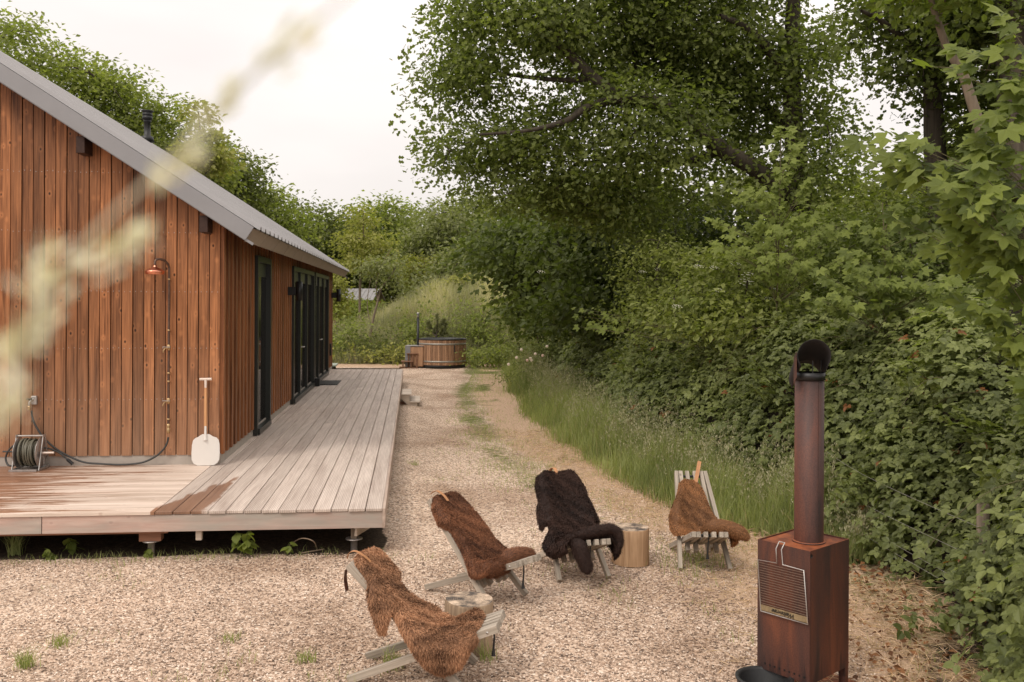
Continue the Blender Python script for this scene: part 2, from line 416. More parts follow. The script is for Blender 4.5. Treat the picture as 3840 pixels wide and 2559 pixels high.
def rust():
    m, n, l, b = newmat('rusted_steel')
    co, rnd, _ = rand_coords(n, l, 0.0)
    a = noise(n, l, mapping(n, l, co, (7, 7, 1.3)), 1.0, 5, 0.6, 0.4)
    r = ramp(n, [(0.34, (0.036, 0.022, 0.020)), (0.46, (0.075, 0.032, 0.024)), (0.58, (0.115, 0.040, 0.024)), (0.74, (0.19, 0.062, 0.030))]); l.new(a, r.inputs['Fac'])
    f = noise(n, l, co, 140, 4, 0.7)
    fr = ramp(n, [(0.38, g(0.72)), (0.62, g(1.2))]); l.new(f, fr.inputs['Fac'])
    c = mixc(n, l, 1.0, r.outputs['Color'], fr.outputs['Color'], 'MULTIPLY')
    # orange bloom on level tops
    geo = n.new('ShaderNodeNewGeometry'); sp = n.new('ShaderNodeSeparateXYZ'); l.new(geo.outputs['True Normal'], sp.inputs[0])
    up = math_(n, l, 'GREATER_THAN', sp.outputs[2], 0.9)
    w = noise(n, l, co, 9, 4, 0.6); wr = ramp(n, [(0.4, (0.13, 0.035, 0.015)), (0.6, (0.30, 0.085, 0.028))]); l.new(w, wr.inputs['Fac'])
    c = mixc(n, l, up, c, wr.outputs['Color'])
    tz = n.new('ShaderNodeTexCoord'); sz = n.new('ShaderNodeSeparateXYZ'); l.new(tz.outputs['Object'], sz.inputs[0])
    soot_ = math_(n, l, 'MULTIPLY', math_(n, l, 'SUBTRACT', math_(n, l, 'ADD', sz.outputs[2], math_(n, l, 'MULTIPLY', a, 0.10)), 1.77), 14.0, True)
    drip = noise(n, l, mapping(n, l, co, (26, 26, 2.0)), 1.0, 3, 0.6)
    dz = math_(n, l, 'MULTIPLY', math_(n, l, 'SUBTRACT', math_(n, l, 'SUBTRACT', math_(n, l, 'MULTIPLY', drip, 0.6), 0.235), math_(n, l, 'SUBTRACT', sz.outputs[2], 0.12)), 14.0, True)
    dz = math_(n, l, 'MULTIPLY', dz, math_(n, l, 'GREATER_THAN', sz.outputs[2], 0.1))
    c = mixc(n, l, math_(n, l, 'MULTIPLY', math_(n, l, 'MAXIMUM', soot_, dz), 0.6), c, (0.018, 0.012, 0.011))
    l.new(c, b.inputs['Base Color']); b.inputs['Metallic'].default_value = 0.1
    rr = N(n, 'ShaderNodeMapRange'); rr.inputs['To Min'].default_value = 0.42; rr.inputs['To Max'].default_value = 0.75; l.new(f, rr.inputs['Value']); l.new(rr.outputs[0], b.inputs['Roughness'])
    bp = N(n, 'ShaderNodeBump', Strength=0.25, Distance=0.002); l.new(f, bp.inputs['Height']); l.new(bp.outputs[0], b.inputs['Normal'])
    return m
M['rust'] = rust()
def glass():
    m, n, l, b = newmat('dark_window_pane')
    b.inputs['Base Color'].default_value = (0.006, 0.007, 0.006, 1); b.inputs['Roughness'].default_value = 0.03
    b.inputs['Specular IOR Level'].default_value = 0.75
    return m
M['glass'] = glass()

def ground_mat():
    m, n, l, b = newmat('gravel_ground')
    geo = n.new('ShaderNodeNewGeometry'); pos = geo.outputs['Position']
    def A(nm):
        a = n.new('ShaderNodeAttribute'); a.attribute_name = nm; return a.outputs['Fac']
    v1 = N(n, 'ShaderNodeTexVoronoi', Scale=62.0, Randomness=1.0); l.new(pos, v1.inputs['Vector'])
    sv = n.new('ShaderNodeSeparateXYZ'); l.new(v1.outputs['Color'], sv.inputs[0])
    st = ramp(n, [(0.0, (0.12, 0.085, 0.065)), (0.2, (0.32, 0.23, 0.17)), (0.42, (0.49, 0.355, 0.26)), (0.68, (0.61, 0.455, 0.34)), (0.9, (0.73, 0.575, 0.445)), (1.0, (0.82, 0.70, 0.58))])
    l.new(sv.outputs[0], st.inputs['Fac'])
    big = noise(n, l, pos, 0.55, 5, 0.6); bigr = ramp(n, [(0.34, (0.66, 0.60, 0.55)), (0.52, g(1.0)), (0.68, g(1.1))]); l.new(big, bigr.inputs['Fac'])
    c = mixc(n, l, 1.0, st.outputs['Color'], bigr.outputs['Color'], 'MULTIPLY')
    # straw thatch
    fib = noise(n, l, mapping(n, l, pos, (30, 95, 30), (0, 0, 0.5)), 1.0, 4, 0.7, 1.5)
    fib2 = noise(n, l, mapping(n, l, pos, (110, 26, 30), (0, 0, 0.2)), 1.0, 4, 0.7, 1.5)
    sr = ramp(n, [(0.38, (0.18, 0.115, 0.07)), (0.52, (0.46, 0.315, 0.21)), (0.68, (0.72, 0.53, 0.38))]); l.new(math_(n, l, 'MAXIMUM', fib, fib2), sr.inputs['Fac'])
    gr = ramp(n, [(0.3, (0.07, 0.075, 0.025)), (0.7, (0.22, 0.22, 0.075))]); l.new(fib2, gr.inputs['Fac'])
    br = noise(n, l, pos, 7.0, 6, 0.7)
    def thr(attr, k=7.0):
        return math_(n, l, 'MULTIPLY', math_(n, l, 'SUBTRACT', math_(n, l, 'ADD', attr, math_(n, l, 'MULTIPLY', br, 0.9)), 0.93), k, True)
    c = mixc(n, l, thr(A('straw')), c, sr.outputs['Color'])
    c = mixc(n, l, thr(A('green'), 5.0), c, gr.outputs['Color'])
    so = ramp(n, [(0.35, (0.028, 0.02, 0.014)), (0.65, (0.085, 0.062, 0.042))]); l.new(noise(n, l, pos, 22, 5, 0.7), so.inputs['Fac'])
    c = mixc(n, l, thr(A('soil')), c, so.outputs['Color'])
    l.new(c, b.inputs['Base Color']); b.inputs['Roughness'].default_value = 0.95; b.inputs['Specular IOR Level'].default_value = 0.15
    hgt = math_(n, l, 'SUBTRACT', 1.0, v1.outputs['Distance'])
    bp = N(n, 'ShaderNodeBump', Strength=0.75, Distance=0.012); l.new(hgt, bp.inputs['Height']); l.new(bp.outputs[0], b.inputs['Normal'])
    return m
M['ground'] = ground_mat()

# ================================================================== GROUND
BASE = np.array([(4.0, 2.3), (5.3, 2.6), (6.2, 2.86), (7, 3.05), (8.2, 3.05), (9, 2.8), (10, 2.45), (11.6, 2.1), (13.5, 1.8), (15, 1.6), (18, 1.3), (22, 0.95), (26, 0.75), (30, 0.6), (36, 0.5), (60, 0.5)])
def hedge_x(y): return np.interp(y, BASE[:, 0], BASE[:, 1])          # foot of the bramble bank
GE = np.array([tuple(at(*p))[:2][::-1] for p in [(3840, 2700), (3500, 2500), (3250, 2330), (3020, 2090), (2900, 2020), (2700, 1960), (2500, 1880), (2330, 1790), (2200, 1720), (2090, 1650), (1990, 1560), (1915, 1480), (1905, 1400), (1900, 1350)]])
def grass_x(y): return np.interp(y, GE[:, 0], GE[:, 1])              # edge of the tall grass

def sstep(a, b, x): 
    t = np.clip((x - a) / (b - a), 0, 1); return t * t * (3 - 2 * t)
def vnoise(x, y, s, seed=0):
    """smooth value noise for numpy arrays"""
    x = np.asarray(x) * s + 100.3 + seed * 17.1; y = np.asarray(y) * s + 51.7 + seed * 9.3
    xi, yi = np.floor(x), np.floor(y); fx, fy = x - xi, y - yi
    fx, fy = fx * fx * (3 - 2 * fx), fy * fy * (3 - 2 * fy)
    def h(a, b): 
        q = np.sin(a * 127.1 + b * 311.7 + seed * 74.7) * 43758.5453; return q - np.floor(q)
    return (h(xi, yi) * (1 - fx) + h(xi + 1, yi) * fx) * (1 - fy) + (h(xi, yi + 1) * (1 - fx) + h(xi + 1, yi + 1) * fx) * fy

def mound_z(x, y):
    cx, cy = -2.6, 38.0
    d = np.sqrt(((x - cx) / 8.2) ** 2 + ((y - cy) / 5.6) ** 2)
    z = 2.9 * np.clip(1 - d ** 1.6, 0, 1) ** 0.9
    peak = 0.9 * np.exp(-((x + 1.6) / 2.2) ** 2 - ((y - 37.2) / 2.6) ** 2)
    left = 0.15 * np.exp(-((x + 7.5) / 2.0) ** 2 - ((y - 38) / 3) ** 2)
    z = z * (0.60 + 0.40 * sstep(-6.8, -3.6, x)); k = sstep(0, 0.25, 1 - d)
    return np.where(d < 1, z * 0.72 + peak * k + left * k, 0.0) + 0.12 * k * (vnoise(x, y, 0.9, 3) - 0.5)

def build_ground():
    ys = np.concatenate([np.arange(-6, 1, 1.0), np.arange(1, 14, 0.12), np.arange(14, 30, 0.3), np.arange(30, 46, 0.5), np.arange(46, 120, 4.0), [160, 260, 500]])
    xs = np.concatenate([[-400, -200, -90, -50, -30, -20, -14], np.arange(-10, -6, 0.4), np.arange(-6, 5.5, 0.12), np.arange(5.5, 10, 0.5), [12, 16, 25, 50, 90, 200, 400]])
    X, Y = np.meshgrid(xs, ys)
    Z = 0.02 * (vnoise(X, Y, 0.6, 1) - 0.5) + 0.008 * (vnoise(X, Y, 3.1, 2) - 0.5) - 0.004
    Z = Z + mound_z(X, Y)
    S_ = (X - FR.x) * GD.x + (Y - FR.y) * GD.y; T_ = (X - FR.x) * HD.x + (Y - FR.y) * HD.y
    Z = Z + 0.10 * np.exp(-((S_ + 0.1) / 0.45) ** 2) * sstep(0.9, 2.6, T_) * sstep(17.5, 15.5, T_)
    nx, ny = len(xs), len(ys)
    V = np.stack([X.ravel(), Y.ravel(), Z.ravel()], 1)
    i = np.arange(nx - 1)[None, :] + np.arange(ny - 1)[:, None] * nx
    T = np.stack([i, i + 1, i + 1 + nx, i + nx], -1).reshape(-1, 4)
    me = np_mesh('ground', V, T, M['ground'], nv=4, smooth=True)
    x, y = V[:, 0], V[:, 1]
    gx = grass_x(y); d = gx - x                       # distance left of the tall grass
    n1 = vnoise(x, y, 1.1, 5); n2 = vnoise(x, y, 2.7, 6)
    straw = sstep(1.7 + y * 0.01, 0.1, d) * 0.85 + (n1 - 0.5) * 0.35
    straw = np.where(d > 2.4, 0.15 * n1, straw)
    far = sstep(16, 27, y) * sstep(3.0, 0.5, d) * 0.5; straw = np.maximum(straw, far + (n1 - 0.5) * 0.2)
    straw = np.maximum(straw, sstep(29.5, 31, y) * 0.9)
    near_l = sstep(5.1, 4.2, y) * sstep(-0.3, -1.8, x); straw = np.maximum(straw, near_l * (0.45 + 0.5 * n2))
    straw = np.where((y < 7.2), np.maximum(straw, sstep(1.8, 2.5, x) * 0.75 * (0.55 + 0.7 * n2)), straw)
    green = np.clip((n1 * 0.6 + n2 * 0.6 - 0.32), 0, 1) * sstep(2.8, 0.7, d) * sstep(-0.2, 0.35, d) * sstep(6.0, 8.5, y)
    green = np.maximum(green, 0.55 * sstep(0.2, -0.2, d)); green = np.maximum(green, 0.7 * sstep(31, 32.5, y))
    green = np.maximum(green, sstep(13, 20, y) * sstep(3.2, 0.2, d) * 0.62 * n2)
    mid = np.exp(-((d - 1.15) / 0.5) ** 2) * sstep(8.5, 11, y) * (0.45 + 0.3 * n1); green = np.maximum(green, mid)
    straw = np.maximum(straw, np.exp(-((d - 0.5) / 0.55) ** 2) * (0.55 + 0.4 * n2) * (y > 7))
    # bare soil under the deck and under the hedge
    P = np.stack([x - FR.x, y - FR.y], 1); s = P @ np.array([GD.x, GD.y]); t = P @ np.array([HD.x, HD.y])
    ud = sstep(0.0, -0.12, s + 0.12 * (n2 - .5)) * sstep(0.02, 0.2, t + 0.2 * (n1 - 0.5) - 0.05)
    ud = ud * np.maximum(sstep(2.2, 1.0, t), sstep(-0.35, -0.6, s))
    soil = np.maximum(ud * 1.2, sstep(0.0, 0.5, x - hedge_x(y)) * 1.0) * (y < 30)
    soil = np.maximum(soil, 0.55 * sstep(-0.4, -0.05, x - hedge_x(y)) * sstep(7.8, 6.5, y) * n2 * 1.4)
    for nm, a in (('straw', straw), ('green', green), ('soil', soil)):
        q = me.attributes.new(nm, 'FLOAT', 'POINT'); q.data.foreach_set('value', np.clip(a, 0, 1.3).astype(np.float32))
    o = link(bpy.data.objects.new('ground', me)); tag(o, 'pale gravel yard with patches of straw and soil', None, None, 'structure')
    return straw, green
build_ground()

# ================================================================== HOUSE
house = empty('timber_house', HW(0, 0, 0)); tag(house, 'long orange-brown timber clad barn house with grey metal roof and black framed windows', 'house')
bpy.context.view_layer.update()
def hb(name, me, p, rz=HYAW): return obj(name, me, house, Vector(p) - house.location, (0, 0, rz))
GYAW = ga
# roof line: rake and eave
EAVE_Z, OVER_S = 3.0, 0.36
TP = None
def rake_fit():
    base = HW(0, -0.30, 0); n = Vector((-GD.y, GD.x, 0))
    out = []
    for (sx, sy) in ((0, 236), (953, 853)):
        u, v = uv(sx, sy); d = Vector((u / F, 1, -v / F)); k = (base.dot(n)) / d.dot(n)
        p = d * k + Vector((0, 0, H)); out.append(((p - base).dot(GD), p.z))
    return out
(s0, z0), (s1, z1) = rake_fit()
SL = (z0 - z1) / (s1 - s0)                                # roof pitch as a slope
def roof_z(s): return z1 + SL * (s1 - s)                    # top of the rake trim
# ridge: where the skyline of the roof lies
um, vm_ = uv(500, 500)
def ridge_solve():
    best = None
    for i in range(400):
        s = -2.5 - i * 0.01
        e = 0
        for (sx, sy) in ((0, 205), (500, 500)):
            u, v = uv(sx, sy)
            b0 = HW(s, 0, 0); k = (b0.y * u / F - b0.x) / (HD.x - u / F * HD.y); p = b0 + HD * k
            e += (H - v / F * p.y - roof_z(s)) ** 2
        if best is None or e < best[0]: best = (e, s)
    return best[1]
S_R = ridge_solve()
print('slope', SL, 'eave s,z', s1, z1, 'ridge s', S_R, 'z', roof_z(S_R), 'left edge s', s0)
T0, T1 = -0.30, 14.3                                      # rake overhangs
LEN = 14.0
BW = 0.1165
PL = 0.105                                                # plinth height
# gable boards: alternate proud and set back
def gable_board(s, proud):
    y0 = -0.024 if proud else -0.017
    w = BW * 0.455
    zt0, zt1 = roof_z(abs_s(s - w)) - 0.2, roof_z(abs_s(s + w)) - 0.2
    m = MB(); x0, x1 = -w, w
    vs = [(x0, y0, 0), (x1, y0, 0), (x1, 0.004, 0), (x0, 0.004, 0)]
    zb = D + PL
    vs += [(x0, y0, zt0 - zb), (x1, y0, zt1 - zb), (x1, 0.004, zt1 - zb), (x0, 0.004, zt0 - zb)]
    m.add(vs, [(0, 1, 5, 4), (1, 2, 6, 5), (3, 0, 4, 7), (4, 5, 6, 7), (0, 3, 2, 1), (2, 3, 7, 6)])
    return m.mesh('board', M['clad'])
def abs_s(s): return s if s > S_R else 2 * S_R - s
ks = int((-2 * S_R) / BW) + 1
for k in range(ks):
    s = -BW * (k + 0.5)
    me = gable_board(s, k % 2 == 0)
    hb('board', me, HW(s, 0, D + PL), GYAW)
# wall core behind the boards
core = MB()
W2 = 2 * S_R
for (s, t) in (): pass
A_ = [HW(0, 0.01, 0), HW(W2, 0.01, 0), HW(W2, LEN, 0), HW(0, LEN, 0)]
c_ = [(p.x, p.y, 0.05) for p in A_] + [(p.x, p.y, roof_z(0) - 0.2) for p in A_]
r0, r1 = HW(S_R, 0.01, roof_z(S_R) - 0.22), HW(S_R, LEN, roof_z(S_R) - 0.22)
core.add([Vector(p) - house.location for p in c_ + [tuple(r0), tuple(r1)]], [(0, 1, 5, 8, 4), (1, 2, 6, 5), (2, 3, 7, 9, 6), (3, 0, 4, 7), (4, 8, 9, 7), (5, 6, 9, 8)])
core.build('wall', M['beam'], house)
# plinth
pm = MB(); p0 = [HW(0.0, -0.004, D - 0.3), HW(W2, -0.004, D - 0.3)]
pm.bar(HW(0.012, 0.02, D + 0.045) - house.location, HW(W2, 0.02, D + 0.045) - house.location, 0.06, PL + 0.03)
pm.bar(HW(-0.018, -0.01, D + 0.045) - house.location, HW(-0.018, LEN, D + 0.045) - house.location, 0.055, PL + 0.028)
pm.build('plinth', M['concrete'], house)
# windows on the long side, (t0, t1, mullion ts)
WINS = [(2.03, 3.2, [2.12]), (5.74, 9.12, [6.87, 7.98]), (9.3, 12.4, [10.25, 11.3, 11.45])]
ZW0, ZW1 = D + 0.02, 2.82
def in_win(t):
    return any(a - 0.05 < t < b + 0.05 for a, b, _ in WINS)
sb = {}
def side_board(h, proud, gv):
    key = (round(h, 3), proud, gv)
    if key not in sb:
        m = MB(); w = BW * (0.42 if proud else 0.5); m.box(-0.01, 0.035 if proud else 0.012, -w, w, 0, h, 0.0)
        sb[key] = m.mesh('board', M['clad_side'])
    return sb[key]
TOPZ = roof_z(0.0) - 0.2
k = 0
t = BW / 2
while t < LEN:
    lo = ZW1 + 0.005 if in_win(t) else D + PL
    o = hb('board', side_board(TOPZ - lo + 0.08, k % 2 == 0, 0), HW(0, t, lo), HYAW)
    t += BW; k += 1
for (a, b, mul) in WINS:
    w = empty('window', HW(0, a, 0) - house.location, HYAW, house)
    m = MB(); L = b - a
    fo, fi = 0.07, -0.05
    m.box(fi, fo, 0, 0.075, ZW0, ZW1); m.box(fi, fo, L - 0.075, L, ZW0, ZW1)
    m.box(fi, fo - 0.004, 0.075, L - 0.075, ZW1 - 0.08, ZW1); m.box(fi, fo + 0.02, 0.075, L - 0.075, ZW0, ZW0 + 0.07)
    m.build('frame', M['frame'], w)
    for q in mul:
        mm = MB(); mm.box(-0.04, 0.05, q - a - 0.035, q - a + 0.035, ZW0 + 0.07, ZW1 - 0.08); mm.build('mullion', M['frame'], w)
    edges = [0] + [q - a for q in mul] + [L]
    for e0, e1 in zip(edges[:-1], edges[1:]):
        if e1 - e0 < 0.25: continue
        pn = MB(); pn.box(-0.012, 0.0, e0 + 0.04, e1 - 0.04, ZW0 + 0.06, ZW1 - 0.07); pn.build('pane', M['glass'], w)
        rb = MB(); rb.box(0.002, 0.012, e0 + 0.045, e1 - 0.045, ZW1 - 0.27, ZW1 - 0.085); rb.build('blind_box', M['frame'], w)
    if len(mul) > 1:
        hd_ = MB(); hd_.tube([(0.05, mul[0] - a + 0.1, 1.35), (0.09, mul[0] - a + 0.1, 1.35), (0.09, mul[0] - a + 0.24, 1.35)], 0.012, 8); hd_.build('handle', M['steel'], w)
# black corner shoe between the two glazed bays
m = MB(); m.box(0.0, 0.17, -0.06, 0.06, D, D + 0.17, 0.005); m.build('door_stop', M['black'], house, HW(0, 9.2, 0) - house.location, (0, 0, HYAW))
# small vent on the last strip
m = MB(); m.box(0.0, 0.05, -0.09, 0.09, 0, 0.30, 0.004); m.build('vent', M['black'], house, HW(0.02, 13.1, D + 0.42) - house.location, (0, 0, HYAW))
# wall lamps: bracket and cylinder
def wall_lamp(t, z):
    l_ = empty('wall_lamp', HW(0.03, t, z) - house.location, HYAW, house)
    m = MB(); m.box(0, 0.14, -0.035, 0.035, -0.07, 0.07, 0.004); m.build('bracket', M['black'], l_)
    m = MB(); m.lathe([(0, -0.16), (0.055, -0.16), (0.055, 0.16), (0, 0.16)], (0.19, 0, 0), 20); m.build('lamp_body', M['black'], l_)
wall_lamp(5.2, 2.38); wall_lamp(13.4, 2.36)
# purlin ends under the rake
for (sx, sy) in ((315, 556), (772, 842)):
    u, v = uv(sx, sy); base = HW(0, -0.15, 0); n_ = Vector((-GD.y, GD.x, 0)); d_ = Vector((u / F, 1, -v / F)); kk = base.dot(n_) / d_.dot(n_)
    p = d_ * kk; p.z += H
    s_ = (p - base).dot(GD)
    zt = roof_z(s_) - 0.235
    m = MB(); m.box(-0.045, 0.045, -0.10, 0.2, -0.15, 0.03, 0.004)
    m.build('purlin', M['beam'], house, Vector((p.x, p.y, zt - 0.02)) + HD * 0.0 - house.location, (0, 0, GYAW))
# roof: ribbed sheets, rake trim, eave sheet
def roof_side(sign):
    cs = lambda s: s if sign > 0 else 2 * S_R - s
    npan = 15; PW = (T1 - T0) / npan
    for k in range(npan):
        ta, tb = T0 + k * PW, T0 + (k + 1) * PW
        rp_ = empty('roof_panel', (0, 0, 0), 0, roof_e) if False else None
        m = MB(); prof = []
        nr = 3; rw = PW / nr
        for r in range(nr):
            b0 = ta + r * rw
            prof += [(b0, 0), (b0 + rw * 0.70, 0), (b0 + rw * 0.77, 0.04), (b0 + rw * 0.93, 0.04)]
            prof[-4:-3] = [(b0, 0)]
        prof.append((tb, 0))
        se, sr = s1 + 0.03, S_R
        nrm = Vector((SL, 0, 1)).normalized()
        vs, fs = [], []
        for (tt, hh) in prof:
            for s_ in (se, sr):
                p = HW(cs(s_), tt, roof_z(s_) + 0.006 + hh) - house.location
                vs.append(p)
        npf = len(prof)
        for i in range(npf - 1): fs.append((2 * i, 2 * i + 1, 2 * i + 3, 2 * i + 2))
        # thickness at the drip edge
        base = len(vs)
        for (tt, hh) in prof: vs.append(HW(cs(se - 0.003), tt, roof_z(se) - 0.003 + hh * 0.75) - house.location)
        for i in range(npf - 1): fs.append((2 * i, 2 * i + 2, base + i + 1, base + i))
        m.add(vs, fs); m.build('roof_panel', M['zinc'], roof_e)
roof_e = empty('roof', (0, 0, 0), 0, house)
roof_side(1); roof_side(-1)
for sgn in (1, -1):
    cs = (lambda s: s) if sgn > 0 else (lambda s: 2 * S_R - s)
    for (tt, nm) in ((T0, 'rake_trim'), (T1, 'rake_trim')):
        for (dz0, dz1, off, th) in ((0.0, -0.165, -0.012, 0.02), (-0.172, -0.2, 0.0, 0.03)):
            m = MB(); dn = Vector((-SL, -1)).normalized()
            a_t = HW(cs(s1), tt + off, z1 + dz0); b_t = HW(cs(S_R), tt + off, roof_z(S_R) + dz0)
            k2 = 0.86
            offv = lambda q: GD * (dn.x * q * k2 * sgn) + Vector((0, 0, dn.y * q * k2))
            pts = [a_t, b_t, b_t + Vector((0, 0, dz1 - dz0)) * 1.16, a_t + offv(-(dz1 - dz0) * 1.16 / 1.0)]
            m.poly([p - house.location for p in pts], HD * th); m.build(nm, M['zinc_trim'], roof_e)
    # eave sheets under the drip edge
    for k in range(15):
        PW = (T1 - T0) / 15; ta, tb = T0 + k * PW + 0.012 + (0.012 if k == 0 else 0), T0 + (k + 1) * PW - 0.004
        m = MB(); so = s1 - 0.005; dn = Vector((-SL, -1)).normalized()
        pa, pb = HW(cs(so), ta, z1 - 0.012), HW(cs(so), tb, z1 - 0.012)
        low = GD * (dn.x * 0.165 * sgn) + Vector((0, 0, dn.y * 0.165))
        m.poly([p - house.location for p in (pa, pb, pb + low, pa + low)], GD * (-0.012 * sgn)); m.build('eave_sheet', M['soffit'], roof_e)
    m = MB(); so = s1 - 0.005 + Vector((-SL, -1)).normalized().x * 0.165
    zz = z1 - 0.012 + Vector((-SL, -1)).normalized().y * 0.155
    q = [HW(cs(so - 0.012), T0 + 0.03, zz), HW(cs(so - 0.012), T1 - 0.03, zz), HW(cs(-0.02), T1 - 0.03, roof_z(-0.02) - 0.19), HW(cs(-0.02), T0 + 0.03, roof_z(-0.02) - 0.19)]
    m.poly([p - house.location for p in q], (0, 0, 0.02)); m.build('soffit', M['beam'], roof_e)
    q = [HW(cs(s1 - 0.02), T0 + 0.02, z1 - 0.03), HW(cs(S_R), T0 + 0.02, roof_z(S_R) - 0.03), HW(cs(S_R), T1 - 0.02, roof_z(S_R) - 0.03), HW(cs(s1 - 0.02), T1 - 0.02, z1 - 0.03)]
    m = MB(); m.poly([p - house.location for p in q], (0, 0, 0.015)); m.build('underlay', M['beam'], roof_e)
for sg in (1, -1):
    q = [HW(S_R, T0 - 0.01, roof_z(S_R) + 0.045), HW(S_R, T1 + 0.01, roof_z(S_R) + 0.045), HW(S_R + sg * 0.14, T1 + 0.01, roof_z(S_R + 0.14) + 0.04), HW(S_R + sg * 0.14, T0 - 0.01, roof_z(S_R + 0.14) + 0.04)]
    m = MB(); m.poly([p - house.location for p in q], (0, 0, 0.003)); m.build('ridge_cap', M['zinc'], roof_e)
# stove flue on the ridge
uf, vf = uv(553, 530); b0 = HW(S_R + 0.1, 0, 0); kf = (b0.y * uf / F - b0.x) / (HD.x - uf / F * HD.y)
fp = HW(S_R + 0.1, kf, roof_z(S_R) - 0.05)
fl = empty('flue', fp - house.location, 0, house); fl.scale = (0.66, 0.66, 0.72)
m = MB(); m.lathe([(0.14, 0), (0.24, 0.0), (0.2, 0.16), (0.11, 0.2), (0.11, 0.62), (0.125, 0.63), (0.125, 0.70), (0.0, 0.7)], n=20); m.build('flue_pipe', M['black'], fl)
m = MB(); m.lathe([(0.12, 0.70), (0.17, 0.72), (0.17, 0.80), (0.155, 0.81), (0.155, 0.83), (0.17, 0.84), (0.17, 0.90), (0.155, 0.91), (0.155, 0.93), (0.2, 0.97), (0.2, 1.0), (0, 1.02)], n=20); m.build('flue_cowl', M['black'], fl)
# nail heads, far too small to pick out
m = MB()
for k in range(26):
    for zz in (0.72, 1.28, 1.9, 2.55, 3.2):
        s = -BW * (k + 0.5); z = D + zz + 0.01 * math.sin(k * 3.1)
        if z < roof_z(s) - 0.35:
            for ds in (-0.03, 0.03): m.lathe([(0.004, 0), (0, 0.002)], n=6, M=Matrix.Translation(HW(s + ds, -0.0245, z) - house.location) @ Matrix.Rotation(PI / 2, 4, 'X'))
no = m.build('nail', M['steel'], house); no['kind'] = 'stuff'

# ================================================================== DECK
deck = empty('timber_deck', (FR.x, FR.y, 0)); tag(deck, 'raised weathered larch deck wrapping the corner of the wooden house', 'deck')
# deck frame: a along GD from the right edge (negative = left), t along HD from the front
def DK(a, t, z=0.0): return GD * a + HD * t + Vector((0, 0, z))
DL = 16.3
BP = 0.1485
TH = 0.027
NB = 13
dxw = 0.025
joints = {1: (7.4,), 2: (12.9, ), 3: (4.1,), 4: (9.6,), 5: (11.2,), 6: (5.6,), 7: (13.3,), 8: (8.2,), 9: (3.3, 11.8), 10: (6.9,), 11: (10.3,), 0: (8.8,), 12: (2.35,)}
gable_t = (Vector((CORNER.x - FR.x, CORNER.y - FR.y, 0)))
# solve corner of the house in deck coordinates
Mx = np.array([[GD.x, HD.x], [GD.y, HD.y]])
ca, ct = np.linalg.solve(Mx, np.array([gable_t.x, gable_t.y]))
print('house corner in deck coords', ca, ct)
bcache = {}
def deck_board(L, w, var, mat):
    key = (round(L, 2), round(w, 3), var, mat)
    if key not in bcache:
        m = MB(); m.box(-w / 2, w / 2, 0, L, -TH, 0, 0.003); bcache[key] = m.mesh('board', M[mat])
    return bcache[key]
R_ = random.Random(3)
for k in range(NB):
    a = -dxw - 0.072 - BP * k
    js = [0.0] + sorted(joints.get(k, ())) + [DL]
    for j0, j1 in zip(js[:-1], js[1:]):
        e0 = R_.uniform(-0.008, 0.004) if j0 == 0 else 0.0
        o = obj('board', deck_board(j1 - j0 - 0.004, BP - 0.007, 0, 'deck_long'), deck, DK(a + R_.uniform(-.001, .001), j0 + e0, D + R_.uniform(-0.0012, 0.0012)), (0, 0, HYAW))
    
# short side strip between the last whole board and the house is filled by one more board past the corner
a = -dxw - 0.072 - BP * NB
nfill = int((-(ca) - (dxw + BP * NB)) / BP) + 1
for kk in range(max(0, nfill + 1)):
    aa = a - BP * kk
    o = obj('board', deck_board(DL - ct - 0.1, BP - 0.007, 0, 'deck_long'), deck, DK(aa, ct + 0.03 + 0.0, D - 0.0005), (0, 0, HYAW))
# boards of the gable deck lie along the gable
seam = -dxw - BP * NB - 0.001
WID = 8.5
t = 0.0; k = 0
SP = 0.150
while t + 0.02 < ct - 0.02:
    w = min(SP, ct - t)
    cuts = [[1.15, 4.6], [2.6, 6.1], [0.9, 3.2], [2.2, 5.6], [1.7, 4.9]][k % 5]
    if k == 0: cuts = [3.5]
    if k == 1: cuts = [1.46, 5.0]
    if k == 2: cuts = [1.2, 4.4]
    xs = [0.0] + cuts + [WID]
    for x0, x1 in zip(xs[:-1], xs[1:]):
        m = MB(); sk = 0.03 if x1 < WID and k in (1, 2) else 0.0
        z0 = 0.0
        L = x1 - x0 - 0.003
        b0, b1 = 0.0, w - 0.004
        m.poly([(0, b0, -TH), (-L - 0, b0, -TH), (-L - 0, b1, -TH), (0, b1, -TH)], (0, 0, TH))
        # seam follows the long boards' direction
        o = m.build('board', M['deck_short'], deck, DK(seam - x0, t, D + R_.uniform(-0.001, 0.001)), (0, 0, ga))
    t += SP; k += 1
# fascia boards
FH = 0.145
ftop = D - TH - 0.003
for (a0, a1) in ((-0.012, -0.008 - 2.87), (-2.885, -WID)):
    m = MB(); L = a0 - a1; m.box(-L, 0, 0, 0.03, -FH, 0, 0.002)
    m.build('fascia', M['fascia'], deck, DK(a0, 0.012, ftop), (0, 0, ga))
for (t0, t1) in ((0.0, 3.9), (3.91, 8.6), (8.61, 12.8), (12.81, DL)):
    m = MB(); m.box(-0.025, 0, 0, t1 - t0 - 0.004, -0.17, 0, 0.002)
    m.build('fascia', M['fascia_side'], deck, DK(0.0, t0, D - 0.002), (0, 0, HYAW))
